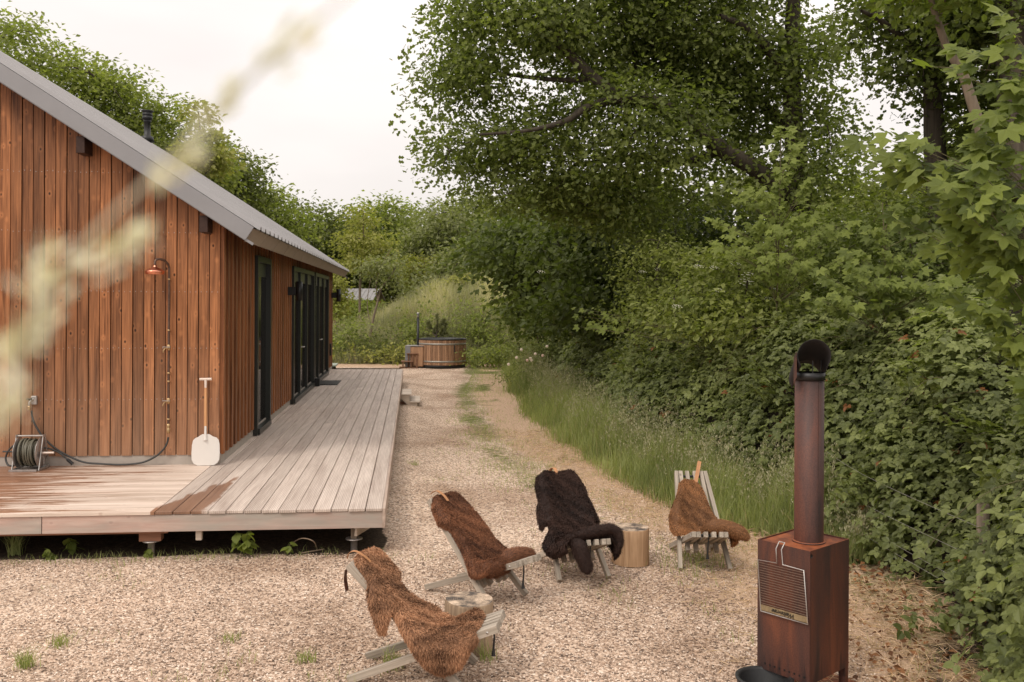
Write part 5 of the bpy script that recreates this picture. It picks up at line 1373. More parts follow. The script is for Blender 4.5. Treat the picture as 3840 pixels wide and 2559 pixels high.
def tpl_trio():
    v, t = tpl_hex(0.36); V, T = [], []
    for i, (an, sc, off) in enumerate(((0, 1.0, 0.18), (1.25, 0.85, 0.05), (-1.25, 0.85, 0.05))):
        w = v * sc; w = w + np.array([0, off, 0]); c, s = math.cos(an), math.sin(an)
        w = np.stack([w[:, 0] * c - w[:, 1] * s, w[:, 0] * s + w[:, 1] * c, w[:, 2]], 1); T.append(t + len(V) * 6); V.append(w)
    return np.concatenate(V), np.concatenate([t_ for t_ in T])
def tpl_maple():
    pts = [(0, 0)]; lob = [(-1.95, 0.55), (-0.98, 0.88), (0, 1.0), (0.98, 0.88), (1.95, 0.55)]; out = []
    for i, (an, L) in enumerate(lob):
        for da, q in ((-0.22, 0.78), (0.0, 1.0), (0.22, 0.78)): out.append(((L * q) * math.sin(an + da), (L * q) * math.cos(an + da)))
        if i < 4: a2 = (lob[i][0] + lob[i + 1][0]) / 2; out.append((0.52 * math.sin(a2), 0.52 * math.cos(a2)))
    V = [(0, 0, 0)] + [(x * 0.62, y * 0.62, -0.14 * (x * x + y * y) + 0.03) for x, y in out] ; n = len(out)
    T = [(0, i + 1, i) for i in range(1, n)] 
    V += [(0.0, -0.02, -0.02), (0.012, -0.45, -0.05), (-0.012, -0.45, -0.05)]; T.append((n + 1, n + 2, n + 3))
    return np.array(V), np.array(T)
def tpl_umbel():
    V, T = [], []
    r = random.Random(4)
    for i in range(14):
        a = r.uniform(0, 6.28); q = math.sqrt(r.random()) * 0.5; c = (q * math.cos(a), q * math.sin(a), 0.1 - q * q * 0.5); b = len(V)
        V += [(c[0] - 0.09, c[1] - 0.06, c[2]), (c[0] + 0.09, c[1] - 0.05, c[2] + 0.02), (c[0], c[1] + 0.10, c[2])]; T.append((b, b + 1, b + 2))
    return np.array(V), np.array(T)
def place_leaves(tpl, pos, nrm, ax, size, tint):
    v, t = tpl; n = len(pos); nrm = unit(nrm); ax = unit(ax - nrm * (ax * nrm).sum(1, keepdims=True)); b = np.cross(ax, nrm)
    V = pos[:, None, :] + size[:, None, None] * (v[None, :, 0:1] * b[:, None, :] + v[None, :, 1:2] * ax[:, None, :] + v[None, :, 2:3] * nrm[:, None, :])
    T = (np.arange(n)[:, None, None] * len(v) + t[None]).reshape(-1, 3)
    return V.reshape(-1, 3), T, np.repeat(tint, len(v))
TRI = [0]
def leaves_obj(name, tpl, pos, nrm, ax, size, tint, mat, parent=None):
    V, T, ti = place_leaves(tpl, pos, nrm, ax, size, np.clip(tint, 0, 1)); TRI[0] += len(T)
    return obj(name, np_mesh(name, V, T, mat, tint=ti), parent)

def tubes_mesh(name, chains, mat, sides=5):
    V, T = [], []; nb = 0
    for pts, rs in chains:
        pts = np.asarray(pts, float); K = len(pts)
        d = np.gradient(pts, axis=0); d = unit(d); x = np.cross(d, np.array([0.3, 0.2, 1.0])); x = unit(x); y = np.cross(d, x)
        a = np.arange(sides) * 2 * PI / sides; rs = np.asarray(rs)[:, None, None] * np.ones((K, sides, 1))
        ring = pts[:, None, :] + rs * (x[:, None, :] * np.cos(a)[None, :, None] + y[:, None, :] * np.sin(a)[None, :, None])
        V.append(ring.reshape(-1, 3)); i = np.arange(K - 1)[:, None] * sides + np.arange(sides)[None, :]; j = np.arange(K - 1)[:, None] * sides + (np.arange(sides)[None, :] + 1) % sides
        T.append(np.stack([i, j, j + sides, i + sides], -1).reshape(-1, 4) + nb); nb += K * sides
    V = np.concatenate(V); T = np.concatenate(T); TRI[0] += 2 * len(T)
    return np_mesh(name, V, T, mat, nv=4, smooth=True)

def curve_pts(pts, n=5): return [tuple(p) for p in smooth_path([Vector(p[:3]) for p in pts], n)]
def make_tree(name, label, cat, limbs, blobs, leaf, n_clump, per, lsize, mat, seed, bark='bark', clump=0.5, tpl=None, flat=0.45, shell=0.35, group=None, up=0.6, twig_r=0.012, tint0=(0.25, 0.75), sprd=1.0, leaf_name='foliage'):
    """limbs: list of [(x,y,z,r), ...], first is the trunk; blobs: (x,y,z,rx,ry,rz[,weight])"""
    rng = np.random.default_rng(seed); tpl = tpl or tpl_oval()
    if limbs[0][0][2] > 0.15: q0 = limbs[0][0]; limbs[0] = [(q0[0] + 0.1, q0[1], 0.0, q0[3] * 1.15)] + list(limbs[0])
    base = Vector(limbs[0][0][:3]); root = empty(name, base); tag(root, label, cat, group)
    chains = []; nodes = []
    for li, L in enumerate(limbs):
        P = np.array(curve_pts(L, 5)); R = np.interp(np.linspace(0, 1, len(P)), np.linspace(0, 1, len(L)), [q[3] for q in L])
        nodes.append(P)
        mm = tubes_mesh('trunk' if li == 0 else 'limb', [(P - np.array(base), R)], M[bark], 9); obj('trunk' if li == 0 else 'limb', mm, root)
    nodes = np.concatenate(nodes)
    w = np.array([b[3] * b[4] * b[5] * (b[6] if len(b) > 6 else 1.0) for b in blobs]); w = w / w.sum()
    cnt = rng.multinomial(n_clump, w); C = []; O = []
    for b, c in zip(blobs, cnt):
        d = rdir(rng, c); r = (shell + (1 - shell) * rng.random(c)) ** 0.6
        C.append(np.array(b[:3]) + d * r[:, None] * np.array(b[3:6])); O.append(d)
    C = np.concatenate(C); O = np.concatenate(O)
    # branchlets: join every clump to the nearest wood already grown
    D0 = np.array([np.min(((nodes - c) ** 2).sum(1)) for c in C]); order = np.argsort(D0)
    grown = np.concatenate([nodes, np.zeros_like(C)]); ng = len(nodes)
    for ci in order:
        c = C[ci]; dd = ((grown[:ng] - c) ** 2).sum(1); j = int(np.argmin(dd)); a = grown[j]; Ld = math.sqrt(dd[j])
        mid = (a + c) / 2 + rng.normal(0, 0.08 * Ld, 3) + np.array([0, 0, 0.08 * Ld])
        r0 = twig_r * (1 + min(Ld, 3) * 0.8)
        tt = np.linspace(0, 1, 5)[:, None]; P = a * (1 - tt) ** 2 + 2 * mid * tt * (1 - tt) + c * tt ** 2
        chains.append((P - np.array(base), np.linspace(r0, twig_r * 0.5, 5))); grown[ng] = c; ng += 1
    tw = obj('branches', tubes_mesh('branches', chains, M[bark], 4), root); tw['kind'] = 'stuff'
    n = n_clump * per
    k = np.repeat(np.arange(n_clump), per)
    off = np.clip(rng.normal(0, 1, (n, 3)), -1.7, 1.7) * np.array([1, 1, flat]) * clump * sprd * (0.75 + 0.5 * rng.random(n_clump))[k][:, None]
    pos = C[k] + off - np.array(base)
    nrm = np.array([0, 0, up]) + rdir(rng, n) * 0.75 + O[k] * 0.35
    ax = unit(off) + rdir(rng, n) * 0.6 + np.array([0, 0, -0.35])
    sz = lsize * (0.65 + 0.6 * rng.random(n))
    cl_t = rng.random(n_clump)[k]
    tint = tint0[0] + (tint0[1] - tint0[0]) * (0.55 * cl_t + 0.45 * rng.random(n)); tint = np.minimum(tint, 0.94)
    f = leaves_obj(leaf_name, tpl, pos, nrm, ax, sz, tint, mat, root); f['kind'] = 'stuff'
    return root, C

def B(sx, sy, Z, rx, ry, dz=None, w=1.0):
    """a crown lobe seen at (sx, sy), Z metres away, with half sizes given in the photograph's pixels"""
    p = atd(sx, sy, Z); k = Z / F
    return (p.x, p.y, p.z, rx * k, dz if dz else rx * k * 0.8, ry * k, w)
def L_(pts): return [(*atd(x, y, z), r) for x, y, z, r in pts]

OAK = tpl_oak(); OV = tpl_oval(); HEX = tpl_hex(); MAP = tpl_maple(); TRIO = tpl_trio()
# --- the big leaning oak
Zo = 16.0
make_tree('oak_tree', 'big spreading oak whose long limb leans left over the yard', 'tree',
    [L_([(3060, 1240, Zo, 0.26), (3040, 900, Zo, 0.22), (3005, 740, Zo, 0.2), (2975, 440, Zo, 0.17), (2972, 150, Zo, 0.14), (2980, -250, Zo, 0.1), (2960, -500, Zo, 0.05)]),
     L_([(3010, 760, Zo, 0.17), (2932, 708, Zo - .2, 0.16), (2810, 619, Zo - .4, 0.15), (2708, 561, Zo - .5, 0.14), (2600, 472, Zo - .6, 0.14), (2452, 385, Zo - .8, 0.12), (2330, 365, Zo - .9, 0.105), (2230, 295, Zo - 1, 0.09), (2150, 215, Zo - 1, 0.08), (2040, 120, Zo - 1, 0.055), (1900, 60, Zo - 1, 0.03)]),
     L_([(2420, 375, Zo - .8, 0.09), (2330, 370, Zo - 1.2, 0.08), (2200, 405, Zo - 1.5, 0.065), (2120, 455, Zo - 1.6, 0.05), (1980, 490, Zo - 1.7, 0.03), (1800, 505, Zo - 1.7, 0.02)]),
     L_([(2982, 319, Zo, 0.10), (2912, 230, Zo - .2, 0.09), (2855, 153, Zo - .4, 0.08), (2785, 96, Zo - .6, 0.06), (2700, 60, Zo - .8, 0.04)]),
     L_([(2975, 500, Zo, 0.1), (2800, 330, Zo + 1.0, 0.08), (2600, 150, Zo + 1.5, 0.06), (2300, -50, Zo + 1.5, 0.04)]),
     L_([(2708, 561, Zo - .5, 0.08), (2560, 610, Zo + .4, 0.06), (2380, 590, Zo + .6, 0.05), (2150, 620, Zo + 0.6, 0.03)]),
     L_([(2230, 295, Zo - 1, 0.06), (2080, 300, Zo - .6, 0.04), (1850, 270, Zo - .4, 0.025), (1700, 220, Zo - .3, 0.015)]),
     L_([(2452, 385, Zo - .8, 0.06), (2380, 230, Zo + .3, 0.045), (2330, 60, Zo + .4, 0.03)])],
    [B(2000, 60, 15, 300, 170, 1.3), B(1830, 300, 15.5, 190, 180, 1.1), B(2250, 180, 16, 330, 200, 1.5), B(2330, 470, 15, 330, 180, 1.3), B(1860, 545, 15.3, 240, 120, 1.1, 1.1), B(2060, 680, 15.6, 330, 130, 1.2),
     B(2650, 140, 16.6, 330, 220, 1.5), B(2690, 430, 16.8, 300, 200, 1.3), B(3040, 300, 16, 150, 300, 1.2), B(2960, 640, 15.4, 200, 150, 1.1), B(1660, 425, 15.4, 110, 38, .4, 2.2), B(1610, 590, 15.4, 85, 75, .4, 1.6), B(1720, 150, 15.5, 90, 140, .6, 1.3), B(2250, -60, 15.5, 500, 120, 1.2, .9), B(1760, 60, 15.3, 90, 90, .6, 1.3),
     B(1780, 720, 15.5, 110, 45, .5, 1.6), B(2300, 760, 16, 330, 110, 1.3), B(2500, -250, 16, 700, 240, 2.5, .6), B(3120, 560, 15.5, 90, 220, .8)],
    None, 640, 135, 0.098, M['oak'], 21, clump=0.34, tpl=OAK, flat=0.55, shell=0.2, twig_r=0.009, tint0=(0.1, 0.95))
# --- right hand oak, dark, overhanging from the top right
make_tree('oak_tree', 'dark oak overhanging from the top right corner of the view', 'tree',
    [L_([(3540, 1240, 13, 0.2), (3530, 900, 13, 0.17), (3508, 560, 13, 0.15), (3500, 370, 13, 0.13), (3490, 100, 13, 0.11), (3480, -300, 13, 0.06)]),
     L_([(3840, 1250, 11.5, 0.3), (3830, 500, 11.5, 0.27), (3815, 100, 11.5, 0.25), (3800, -350, 11.5, 0.2)]),
     L_([(3500, 300, 13, 0.08), (3420, 180, 12.6, 0.06), (3320, 90, 12.3, 0.04), (3230, 40, 12, 0.02)])],
    [B(3330, 40, 12.5, 130, 120, .9), B(3400, 240, 12.5, 120, 110, .8), B(3560, 120, 12.5, 220, 170, 1.2), B(3760, 150, 12, 160, 220, 1.1), B(3520, 380, 13.5, 140, 70, .8), B(3760, 480, 12.5, 130, 200, .9), B(3700, -180, 12.5, 400, 180, 1.6, .7)],
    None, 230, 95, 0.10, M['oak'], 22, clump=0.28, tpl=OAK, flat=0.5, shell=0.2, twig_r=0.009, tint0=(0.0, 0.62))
# --- slender pale trunk
make_tree('slender_tree', 'slender tree with a pale leaning bare trunk at the right', 'tree',
    [L_([(3740, 900, 9.5, 0.065), (3684, 523, 9.5, 0.055), (3646, 383, 9.5, 0.055), (3608, 268, 9.5, 0.05), (3557, 191, 9.5, 0.042), (3518, 83, 9.5, 0.036), (3493, 0, 9.5, 0.03), (3440, -220, 9.5, 0.02)]), L_([(3518, 83, 9.5, 0.02), (3560, -50, 9.5, 0.015), (3620, -150, 9.5, 0.01)])],
    [B(3480, -60, 9.5, 160, 70, .7), B(3640, -120, 9.5, 150, 80, .7), B(3620, 40, 9.3, 90, 50, .4, .5)], None, 32, 50, 0.10, M['maple'], 23, bark='bark_pale', clump=0.2, tpl=HEX)

# --- understory shrubs and trees behind the bramble bank
def shrub(sx, sy, Z, rx, ry, n, per, ls, mat, seed, label, cat='shrub', tpl=None, dz=None, bark='bark', extra=(), clump=0.3, tint0=(0.2, 0.9), name='leafy_shrub', flat=0.45, up=0.6, group=None, shell=0.3):
    p = atd(sx, sy, Z); k = Z / F; rg = random.Random(seed)
    top = p.z + ry * k * 0.6
    limbs = [[(p.x, p.y, -0.05, 0.05), (p.x + rg.uniform(-.1, .1), p.y, max(0.3, top * 0.5), 0.04), (p.x + rg.uniform(-.2, .2), p.y, top, 0.015)]]
    for i in range(3):
        a = rg.uniform(0, 6.28); limbs.append([(p.x, p.y, max(0.1, top * 0.2), 0.03), (p.x + math.cos(a) * rx * k * 0.4, p.y + math.sin(a) * 0.4, top * 0.6, 0.022), (p.x + math.cos(a) * rx * k * 0.8, p.y + math.sin(a) * 0.8, top * 0.9, 0.01)])
    bl = [B(sx, sy, Z, rx, ry, dz), B(sx + rx * 0.2, 1190, Z - 0.8, rx * 0.9, 110 if Z < 24 else 60, dz, 0.8)] + [B(*e) for e in extra]
    return make_tree(name, label, cat, limbs, bl, None, n, per, ls, mat, seed, bark=bark, clump=clump, tpl=tpl or OV, flat=flat, shell=shell, twig_r=0.006, tint0=tint0, up=up, group=group)
G1 = 'understory behind the brambles'
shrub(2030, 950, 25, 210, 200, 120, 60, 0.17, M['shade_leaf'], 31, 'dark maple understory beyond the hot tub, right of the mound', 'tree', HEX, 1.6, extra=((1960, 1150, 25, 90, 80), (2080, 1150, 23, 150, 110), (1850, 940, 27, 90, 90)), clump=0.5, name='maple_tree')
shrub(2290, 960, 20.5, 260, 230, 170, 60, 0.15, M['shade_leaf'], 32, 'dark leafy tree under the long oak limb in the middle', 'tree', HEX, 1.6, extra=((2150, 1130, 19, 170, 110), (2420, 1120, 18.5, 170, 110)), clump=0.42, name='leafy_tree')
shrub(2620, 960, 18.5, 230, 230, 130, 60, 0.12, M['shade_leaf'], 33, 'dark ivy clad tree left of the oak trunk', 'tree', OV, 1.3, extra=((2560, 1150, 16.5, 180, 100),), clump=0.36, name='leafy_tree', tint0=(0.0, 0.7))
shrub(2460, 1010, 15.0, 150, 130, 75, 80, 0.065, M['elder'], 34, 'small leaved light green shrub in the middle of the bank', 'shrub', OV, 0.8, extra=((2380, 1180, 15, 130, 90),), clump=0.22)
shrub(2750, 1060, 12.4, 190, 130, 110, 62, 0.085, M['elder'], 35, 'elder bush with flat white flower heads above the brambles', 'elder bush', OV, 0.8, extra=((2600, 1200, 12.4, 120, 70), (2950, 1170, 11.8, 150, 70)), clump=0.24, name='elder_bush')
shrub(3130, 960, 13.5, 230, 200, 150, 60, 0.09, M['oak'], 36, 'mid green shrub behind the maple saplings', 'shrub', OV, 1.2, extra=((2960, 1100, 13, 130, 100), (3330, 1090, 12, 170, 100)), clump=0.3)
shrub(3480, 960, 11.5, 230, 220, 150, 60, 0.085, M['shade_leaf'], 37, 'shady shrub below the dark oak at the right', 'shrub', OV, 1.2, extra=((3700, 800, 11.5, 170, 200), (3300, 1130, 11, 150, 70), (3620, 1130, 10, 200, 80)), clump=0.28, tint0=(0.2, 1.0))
shrub(3330, 780, 15, 190, 100, 60, 60, 0.10, M['far_leaf'], 38, 'pale green crown seen low in the gap between the oaks', 'tree', OV, 1.3, clump=0.4, name='leafy_tree')
# far masses that close the view to the right of the mound
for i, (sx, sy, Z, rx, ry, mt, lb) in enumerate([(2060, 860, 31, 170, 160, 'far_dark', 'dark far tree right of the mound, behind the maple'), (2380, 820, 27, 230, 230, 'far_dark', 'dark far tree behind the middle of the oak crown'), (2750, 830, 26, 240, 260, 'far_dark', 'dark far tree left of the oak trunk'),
        (3130, 860, 26, 230, 250, 'far_leaf', 'light green far tree right of the oak trunk'), (3560, 800, 25, 300, 280, 'far_dark', 'dark far tree behind the right hand oak'), (3900, 700, 22, 250, 380, 'far_dark', 'dark far tree at the right edge')]):
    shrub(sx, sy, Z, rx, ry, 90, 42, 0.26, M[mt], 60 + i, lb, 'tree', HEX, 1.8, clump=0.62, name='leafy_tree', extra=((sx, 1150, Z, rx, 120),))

# --- maple saplings: flat tiers of big leaves
def sapling(name, label, base, top, tiers, mat, seed, ls, nper, parts=0, spread=0.5, cat='maple sapling', bark='cane', tint0=(0.3, 0.94)):
    rng = np.random.default_rng(seed); rg = random.Random(seed)
    base = Vector(base); root = empty(name, base); tag(root, label, cat)
    P = np.array(curve_pts([base, base.lerp(Vector(top), 0.5) + Vector((0.05, 0, 0)), top], 8)) - np.array(base); obj('trunk', tubes_mesh('trunk', [(P, np.linspace(0.016, 0.004, len(P)))], M[bark], 7), root)
    pos, nrm, ax, sz = [], [], [], []; ch = []
    for (c, r, n) in tiers:
        c = Vector(c) - base; f = min(1, max(0.1, c.z / max(P[-1][2], 0.1) - 0.08)); s = P[int(f * (len(P) - 1))]
        n = int(n * 1.9); nb = max(2, n // 7)
        for b in range(nb):
            a = rg.uniform(0, 6.28); e = np.array(c) + np.array([math.cos(a) * r * rg.uniform(.5, 1), math.sin(a) * r * rg.uniform(.5, 1), rg.uniform(-.06, .1)])
            tt = np.linspace(0, 1, 6)[:, None]; mid = (s + e) / 2 + np.array([0, 0, 0.12 * r]); Q = s * (1 - tt) ** 2 + 2 * mid * tt * (1 - tt) + e * tt ** 2; ch.append((Q, np.linspace(0.0045, 0.0015, 6)))
            for q in range(max(2, n // nb)):
                k = rg.uniform(0.45, 1.0); pt = s * (1 - k) ** 2 + 2 * mid * k * (1 - k) + e * k ** 2; side = rg.choice((-1, 1))
                dv = unit((e - s)[None])[0]; sd = np.cross(dv, (0, 0, 1)) * side; o_ = dv * rg.uniform(.2, 1) + sd * rg.uniform(.2, 1)
                pos.append(pt + o_ * ls * 0.55); ax.append(o_ + np.array([0, 0, -0.25])); nrm.append(np.array([-0.3 + rg.gauss(0, .35), -0.75 + rg.gauss(0, .35), 0.8])); sz.append(ls * rg.uniform(.65, 1.15))
    obj('branches', tubes_mesh('branches', ch, M[bark], 5), root)['kind'] = 'stuff'
    pos, nrm, ax, sz = map(np.array, (pos, nrm, ax, sz)); tint = tint0[0] + (tint0[1] - tint0[0]) * rng.random(len(pos)) ** 1.0
    if parts:
        # the leaves that show largest become leaves of their own
        wp = pos + np.array(base); depth = wp[:, 1]; u = wp[:, 0] / depth * F + CX; infr = (u < 3880)
        order = np.argsort(np.where(infr, -sz / depth, 1e9))[:parts]; rest = np.ones(len(pos), bool); rest[order] = False
        lib = []
        for q in range(6):
            V, T, ti = place_leaves(MAP, np.zeros((1, 3)), np.array([[0, 0, 1.0]]), np.array([[0, 1.0, 0]]), np.ones(1), np.array([tint0[0] + (tint0[1] - tint0[0]) * q / 5])); lib.append(np_mesh('leaf', V, T, mat, tint=ti))
        for i in order:
            n_ = Vector(nrm[i]).normalized(); a_ = Vector(ax[i]); a_ = (a_ - n_ * a_.dot(n_)).normalized(); b_ = a_.cross(n_)
            o = bpy.data.objects.new('leaf', lib[rg.randrange(6)]); link(o, root)
            Mx4 = Matrix((b_, a_, n_)).transposed().to_4x4() @ Matrix.Scale(sz[i], 4); Mx4.translation = Vector(pos[i]); o.matrix_local = Mx4
        pos, nrm, ax, sz, tint = pos[rest], nrm[rest], ax[rest], sz[rest], tint[rest]
    if len(pos): leaves_obj('foliage', MAP, pos, nrm, ax, sz, tint, mat, root)['kind'] = 'stuff'
    return root
rg = random.Random(77)
def tiers_px(lst): return [(atd(x, y, z), r * z / F, n) for x, y, z, r, n in lst]
b0 = atd(3950, 1500, 5.0); b0.z = 0
sapling('maple_tree', 'young maple with big star shaped leaves reaching in from the right edge', b0, atd(3900, 60, 5.2),
    tiers_px([(3380, 560, 5.6, 110, 16), (3500, 640, 5.5, 150, 22), (3300, 600, 5.8, 90, 12), (3650, 560, 5.2, 160, 22), (3560, 720, 5.2, 170, 26), (3750, 680, 5.0, 150, 22), (3420, 700, 5.7, 110, 14), (3640, 820, 5.1, 170, 26), (3800, 860, 4.8, 120, 18),
               (3700, 330, 5.2, 130, 12), (3800, 250, 5.1, 110, 12), (3790, 420, 5.0, 110, 14), (3720, 950, 5.0, 150, 20), (3560, 900, 5.4, 130, 16), (3820, 1050, 4.9, 110, 12), (3740, 1250, 5.0, 120, 14), (3800, 1480, 4.9, 90, 10), (3650, 1120, 5.2, 130, 12), (3540, 240, 5.6, 90, 8), (3420, 860, 5.8, 90, 10), (3780, 100, 5.2, 100, 8)]),
    M['maple'], 41, 0.17, 0, parts=300, tint0=(0.15, 0.9))
b1 = atd(2870, 1250, 11.2); b1.z = 0.0
sapling('maple_sapling', 'yellow green maple sapling rising in front of the oak trunk', b1, atd(2930, 470, 11.2),
    tiers_px([(2935, 480, 11.2, 50, 8), (2950, 570, 11.2, 70, 12), (2900, 650, 11.1, 100, 18), (2990, 700, 11.1, 110, 20), (2850, 740, 11.0, 130, 26), (3000, 790, 11.0, 140, 28), (2800, 830, 11.0, 150, 30), (2960, 880, 10.9, 160, 34), (3100, 860, 11, 130, 22), (2760, 920, 11.0, 160, 32), (2920, 980, 10.9, 170, 34), (3100, 980, 10.9, 150, 28)]),
    M['maple'], 42, 0.15, 0, tint0=(0.55, 0.94))
b2 = atd(3330, 1300, 9.4); b2.z = 0.0
sapling('maple_sapling', 'maple sapling with drooping dark leaves between the two oaks', b2, atd(3310, 760, 9.4),
    tiers_px([(3310, 790, 9.4, 60, 8), (3330, 880, 9.3, 110, 20), (3250, 960, 9.3, 130, 22), (3400, 970, 9.2, 140, 24), (3150, 1040, 9.2, 150, 28), (3330, 1060, 9.2, 160, 30), (3480, 1080, 9, 150, 26), (3200, 1130, 9.1, 170, 30), (3420, 1170, 9.0, 170, 30), (3600, 1150, 8.8, 150, 24)]),
    M['maple'], 43, 0.15, 0, tint0=(0.25, 0.85))
b3 = atd(2640, 1300, 12.5); b3.z = 0.0
sapling('maple_sapling', 'low maple sapling at the left end of the elder bush', b3, atd(2640, 1060, 12.5),
    tiers_px([(2640, 1060, 12.4, 90, 14), (2560, 1140, 12.3, 110, 20), (2700, 1150, 12.2, 120, 22), (2600, 1210, 12.1, 120, 20), (2230, 1230, 14.5, 90, 14), (2150, 1180, 15, 80, 12)]),
    M['maple'], 44, 0.14, 0, tint0=(0.3, 0.85))
# white umbels on the elder
rng = np.random.default_rng(9)
um_px = [(2815, 1035), (2800, 1060), (2860, 1040), (2620, 1000), (2680, 1005), (2840, 1010), (3060, 1060), (3230, 1065), (3245, 1055), (2540, 1150), (2470, 1010), (2410, 1020), (2880, 1120), (2030, 1020), (2760, 990), (2700, 1090), (3120, 1180)]
for i, (x, y) in enumerate(um_px):
    z = 11.6 if x > 2500 else 14.5
    p = np.array([tuple(atd(x, y, z + rng.uniform(-.1, .1)))])
    m_ = place_leaves(tpl_umbel(), np.zeros((1, 3)), np.array([[0.1, -0.5, 1.0]]), np.array([[1.0, 0, 0]]), np.array([0.16 * (1.4 if i < 2 else 0.8)]), np.array([0.6]))
    o = obj('flower_head', np_mesh('flower_head', m_[0], m_[1], M['petal'], tint=m_[2]), bpy.data.objects['elder_bush'])
    o.location = Vector(p[0]) - bpy.data.objects['elder_bush'].location

# ---- bramble bank: rough heap of canes and leaves, four bushes in a row
def bank_h(y, t, seed=0):
    Hm = np.interp(y, [4, 6, 9, 12, 15, 18, 22, 27, 32], [1.85, 2.0, 2.25, 2.2, 2.0, 1.8, 1.75, 1.5, 1.2])
    Hm = Hm * (0.86 + 0.30 * vnoise(y, t, 0.9, 21))
    h = Hm * (1 - np.exp(-(np.maximum(t, 0) / 0.6) ** 1.2))
    return h + 0.55 * (vnoise(y, t * 1.3, 1.3, 22) - 0.45) * sstep(0.1, 0.8, t) + 0.30 * (vnoise(y, t, 3.1, 23) - .5) * sstep(0.05, 0.5, t)
def bank_point(y, t):
    x = hedge_x(y) + t + 0.5 * (vnoise(y, t * 0, 0.8, 24) - 0.5) + 0.3 * (vnoise(y, t * 2, 2.3, 25) - 0.5)
    return np.stack([x, y, np.maximum(bank_h(y, t), 0.0)], -1)
def bramble(y0, y1, n, ls, seed, label, parts=0, tpl=TRIO, name='bramble_bush'):
    rng = np.random.default_rng(seed); yc = (y0 + y1) / 2; base = np.array([float(hedge_x(yc)) + 0.8, yc, 0.0])
    root = empty(name, base); tag(root, label, 'bramble bush', 'bramble bushes along the fence')
    # dark sheet added inside the bank: painted shade that stops seeing through
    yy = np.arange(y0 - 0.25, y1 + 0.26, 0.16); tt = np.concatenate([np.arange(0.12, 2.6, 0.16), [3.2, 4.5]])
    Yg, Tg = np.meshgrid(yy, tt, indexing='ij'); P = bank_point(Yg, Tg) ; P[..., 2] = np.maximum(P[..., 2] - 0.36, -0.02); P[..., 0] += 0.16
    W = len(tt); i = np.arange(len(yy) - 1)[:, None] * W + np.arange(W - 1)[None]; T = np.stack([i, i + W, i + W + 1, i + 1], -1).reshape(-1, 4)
    obj('shade_fill', np_mesh('shade_fill', P.reshape(-1, 3) - base, T, M['soil'], nv=4, smooth=True), root)['kind'] = 'stuff'
    y = y0 + (y1 - y0) * rng.random(n); t = rng.gamma(1.9, 0.48, n); t = np.minimum(t, 4.4) 
    p = bank_point(y, t); e = 0.02
    py = bank_point(y + e, t) - p; pt = bank_point(y, t + e) - p; nr = unit(np.cross(pt, py)); nr = np.where(nr[:, 2:3] < 0, -nr, nr)
    depth = rng.random(n) ** 1.3 * 0.34; spr = (rng.random(n) < 0.16) * rng.random(n) * 0.30
    pos = p + nr * (spr - depth)[:, None] + rng.normal(0, 0.03, (n, 3)); pos[:, 2] = np.maximum(pos[:, 2], 0.03)
    nrm = nr * 0.6 + np.array([-0.15, -0.2, 0.9]) + rdir(rng, n) * 0.6
    ax = rdir(rng, n) + np.array([-0.5, -0.2, -0.7]); sz = ls * (0.45 + 0.95 * rng.random(n) ** 1.4)
    patch = vnoise(y, t, 1.7, 31); tint = 0.12 + 0.5 * patch + 0.42 * rng.random(n) ; tint = np.minimum(tint, 0.93)
    tint = np.where(rng.random(n) < 0.007, 1.0, tint)
    if parts:
        u = pos[:, 0] / pos[:, 1] * F + CX; v = CY - HV + (H - pos[:, 2]) / pos[:, 1] * F
        sc = np.where((u < 3850) & (v < 2600) & (depth < 0.05) & (nr[:, 0] < 0.2), sz / pos[:, 1], 0); order = np.argsort(-sc)[:parts]; rest = np.ones(n, bool); rest[order] = False
        lib = [np_mesh('leaf', *place_leaves(tpl, np.zeros((1, 3)), np.array([[0, 0, 1.0]]), np.array([[0, 1.0, 0]]), np.ones(1), np.array([q]))[:2], M['bramble'], tint=np.full(len(tpl[0]), q)) for q in (0.2, 0.4, 0.55, 0.7, 0.85)]
        for i_ in order:
            n_ = Vector(nrm[i_]).normalized(); a_ = Vector(ax[i_]); a_ = (a_ - n_ * a_.dot(n_)).normalized(); b_ = a_.cross(n_)
            o = bpy.data.objects.new('leaf', lib[int(rng.integers(5))]); link(o, root)
            M4 = Matrix((b_, a_, n_)).transposed().to_4x4() @ Matrix.Scale(float(sz[i_]), 4); M4.translation = Vector(pos[i_] - base); o.matrix_local = M4
        pos, nrm, ax, sz, tint = pos[rest], nrm[rest], ax[rest], sz[rest], tint[rest]
    leaves_obj('foliage', tpl, pos - base, nrm, ax, sz, tint, M['bramble'], root)['kind'] = 'stuff'
    # arching canes
    ch = []
    for k in range(int((y1 - y0) * 4)):
        yk = rng.uniform(y0, y1); a = bank_point(np.array(yk), np.array(0.5 + rng.random())); d = np.array([-0.5 - 0.4 * rng.random(), rng.normal(0, .5), 0]); L = 0.5 + 0.6 * rng.random()
        s = np.linspace(0, 1, 7)[:, None]; Q = a + d * s * L + np.array([0, 0, 1]) * (0.35 * s - 0.75 * s * s) * L; Q[:, 2] = np.maximum(Q[:, 2], 0.01); ch.append((Q - base, np.linspace(0.0028, 0.0015, 7)))
    obj('canes', tubes_mesh('canes', ch, M['cane'], 4), root)['kind'] = 'stuff'
    return root
bramble(3.9, 8.2, 17000, 0.062, 51, 'bramble bush right behind the rusty stove and the fence post', parts=300)
bramble(8.2, 12.2, 13500, 0.066, 52, 'tall bramble bush behind the tall grass, left of the stove pipe')
bramble(12.2, 17.5, 12500, 0.078, 53, 'long low bramble bush in the middle of the bank')
bramble(17.5, 25.5, 9500, 0.105, 54, 'farthest bramble bush toward the hot tub')
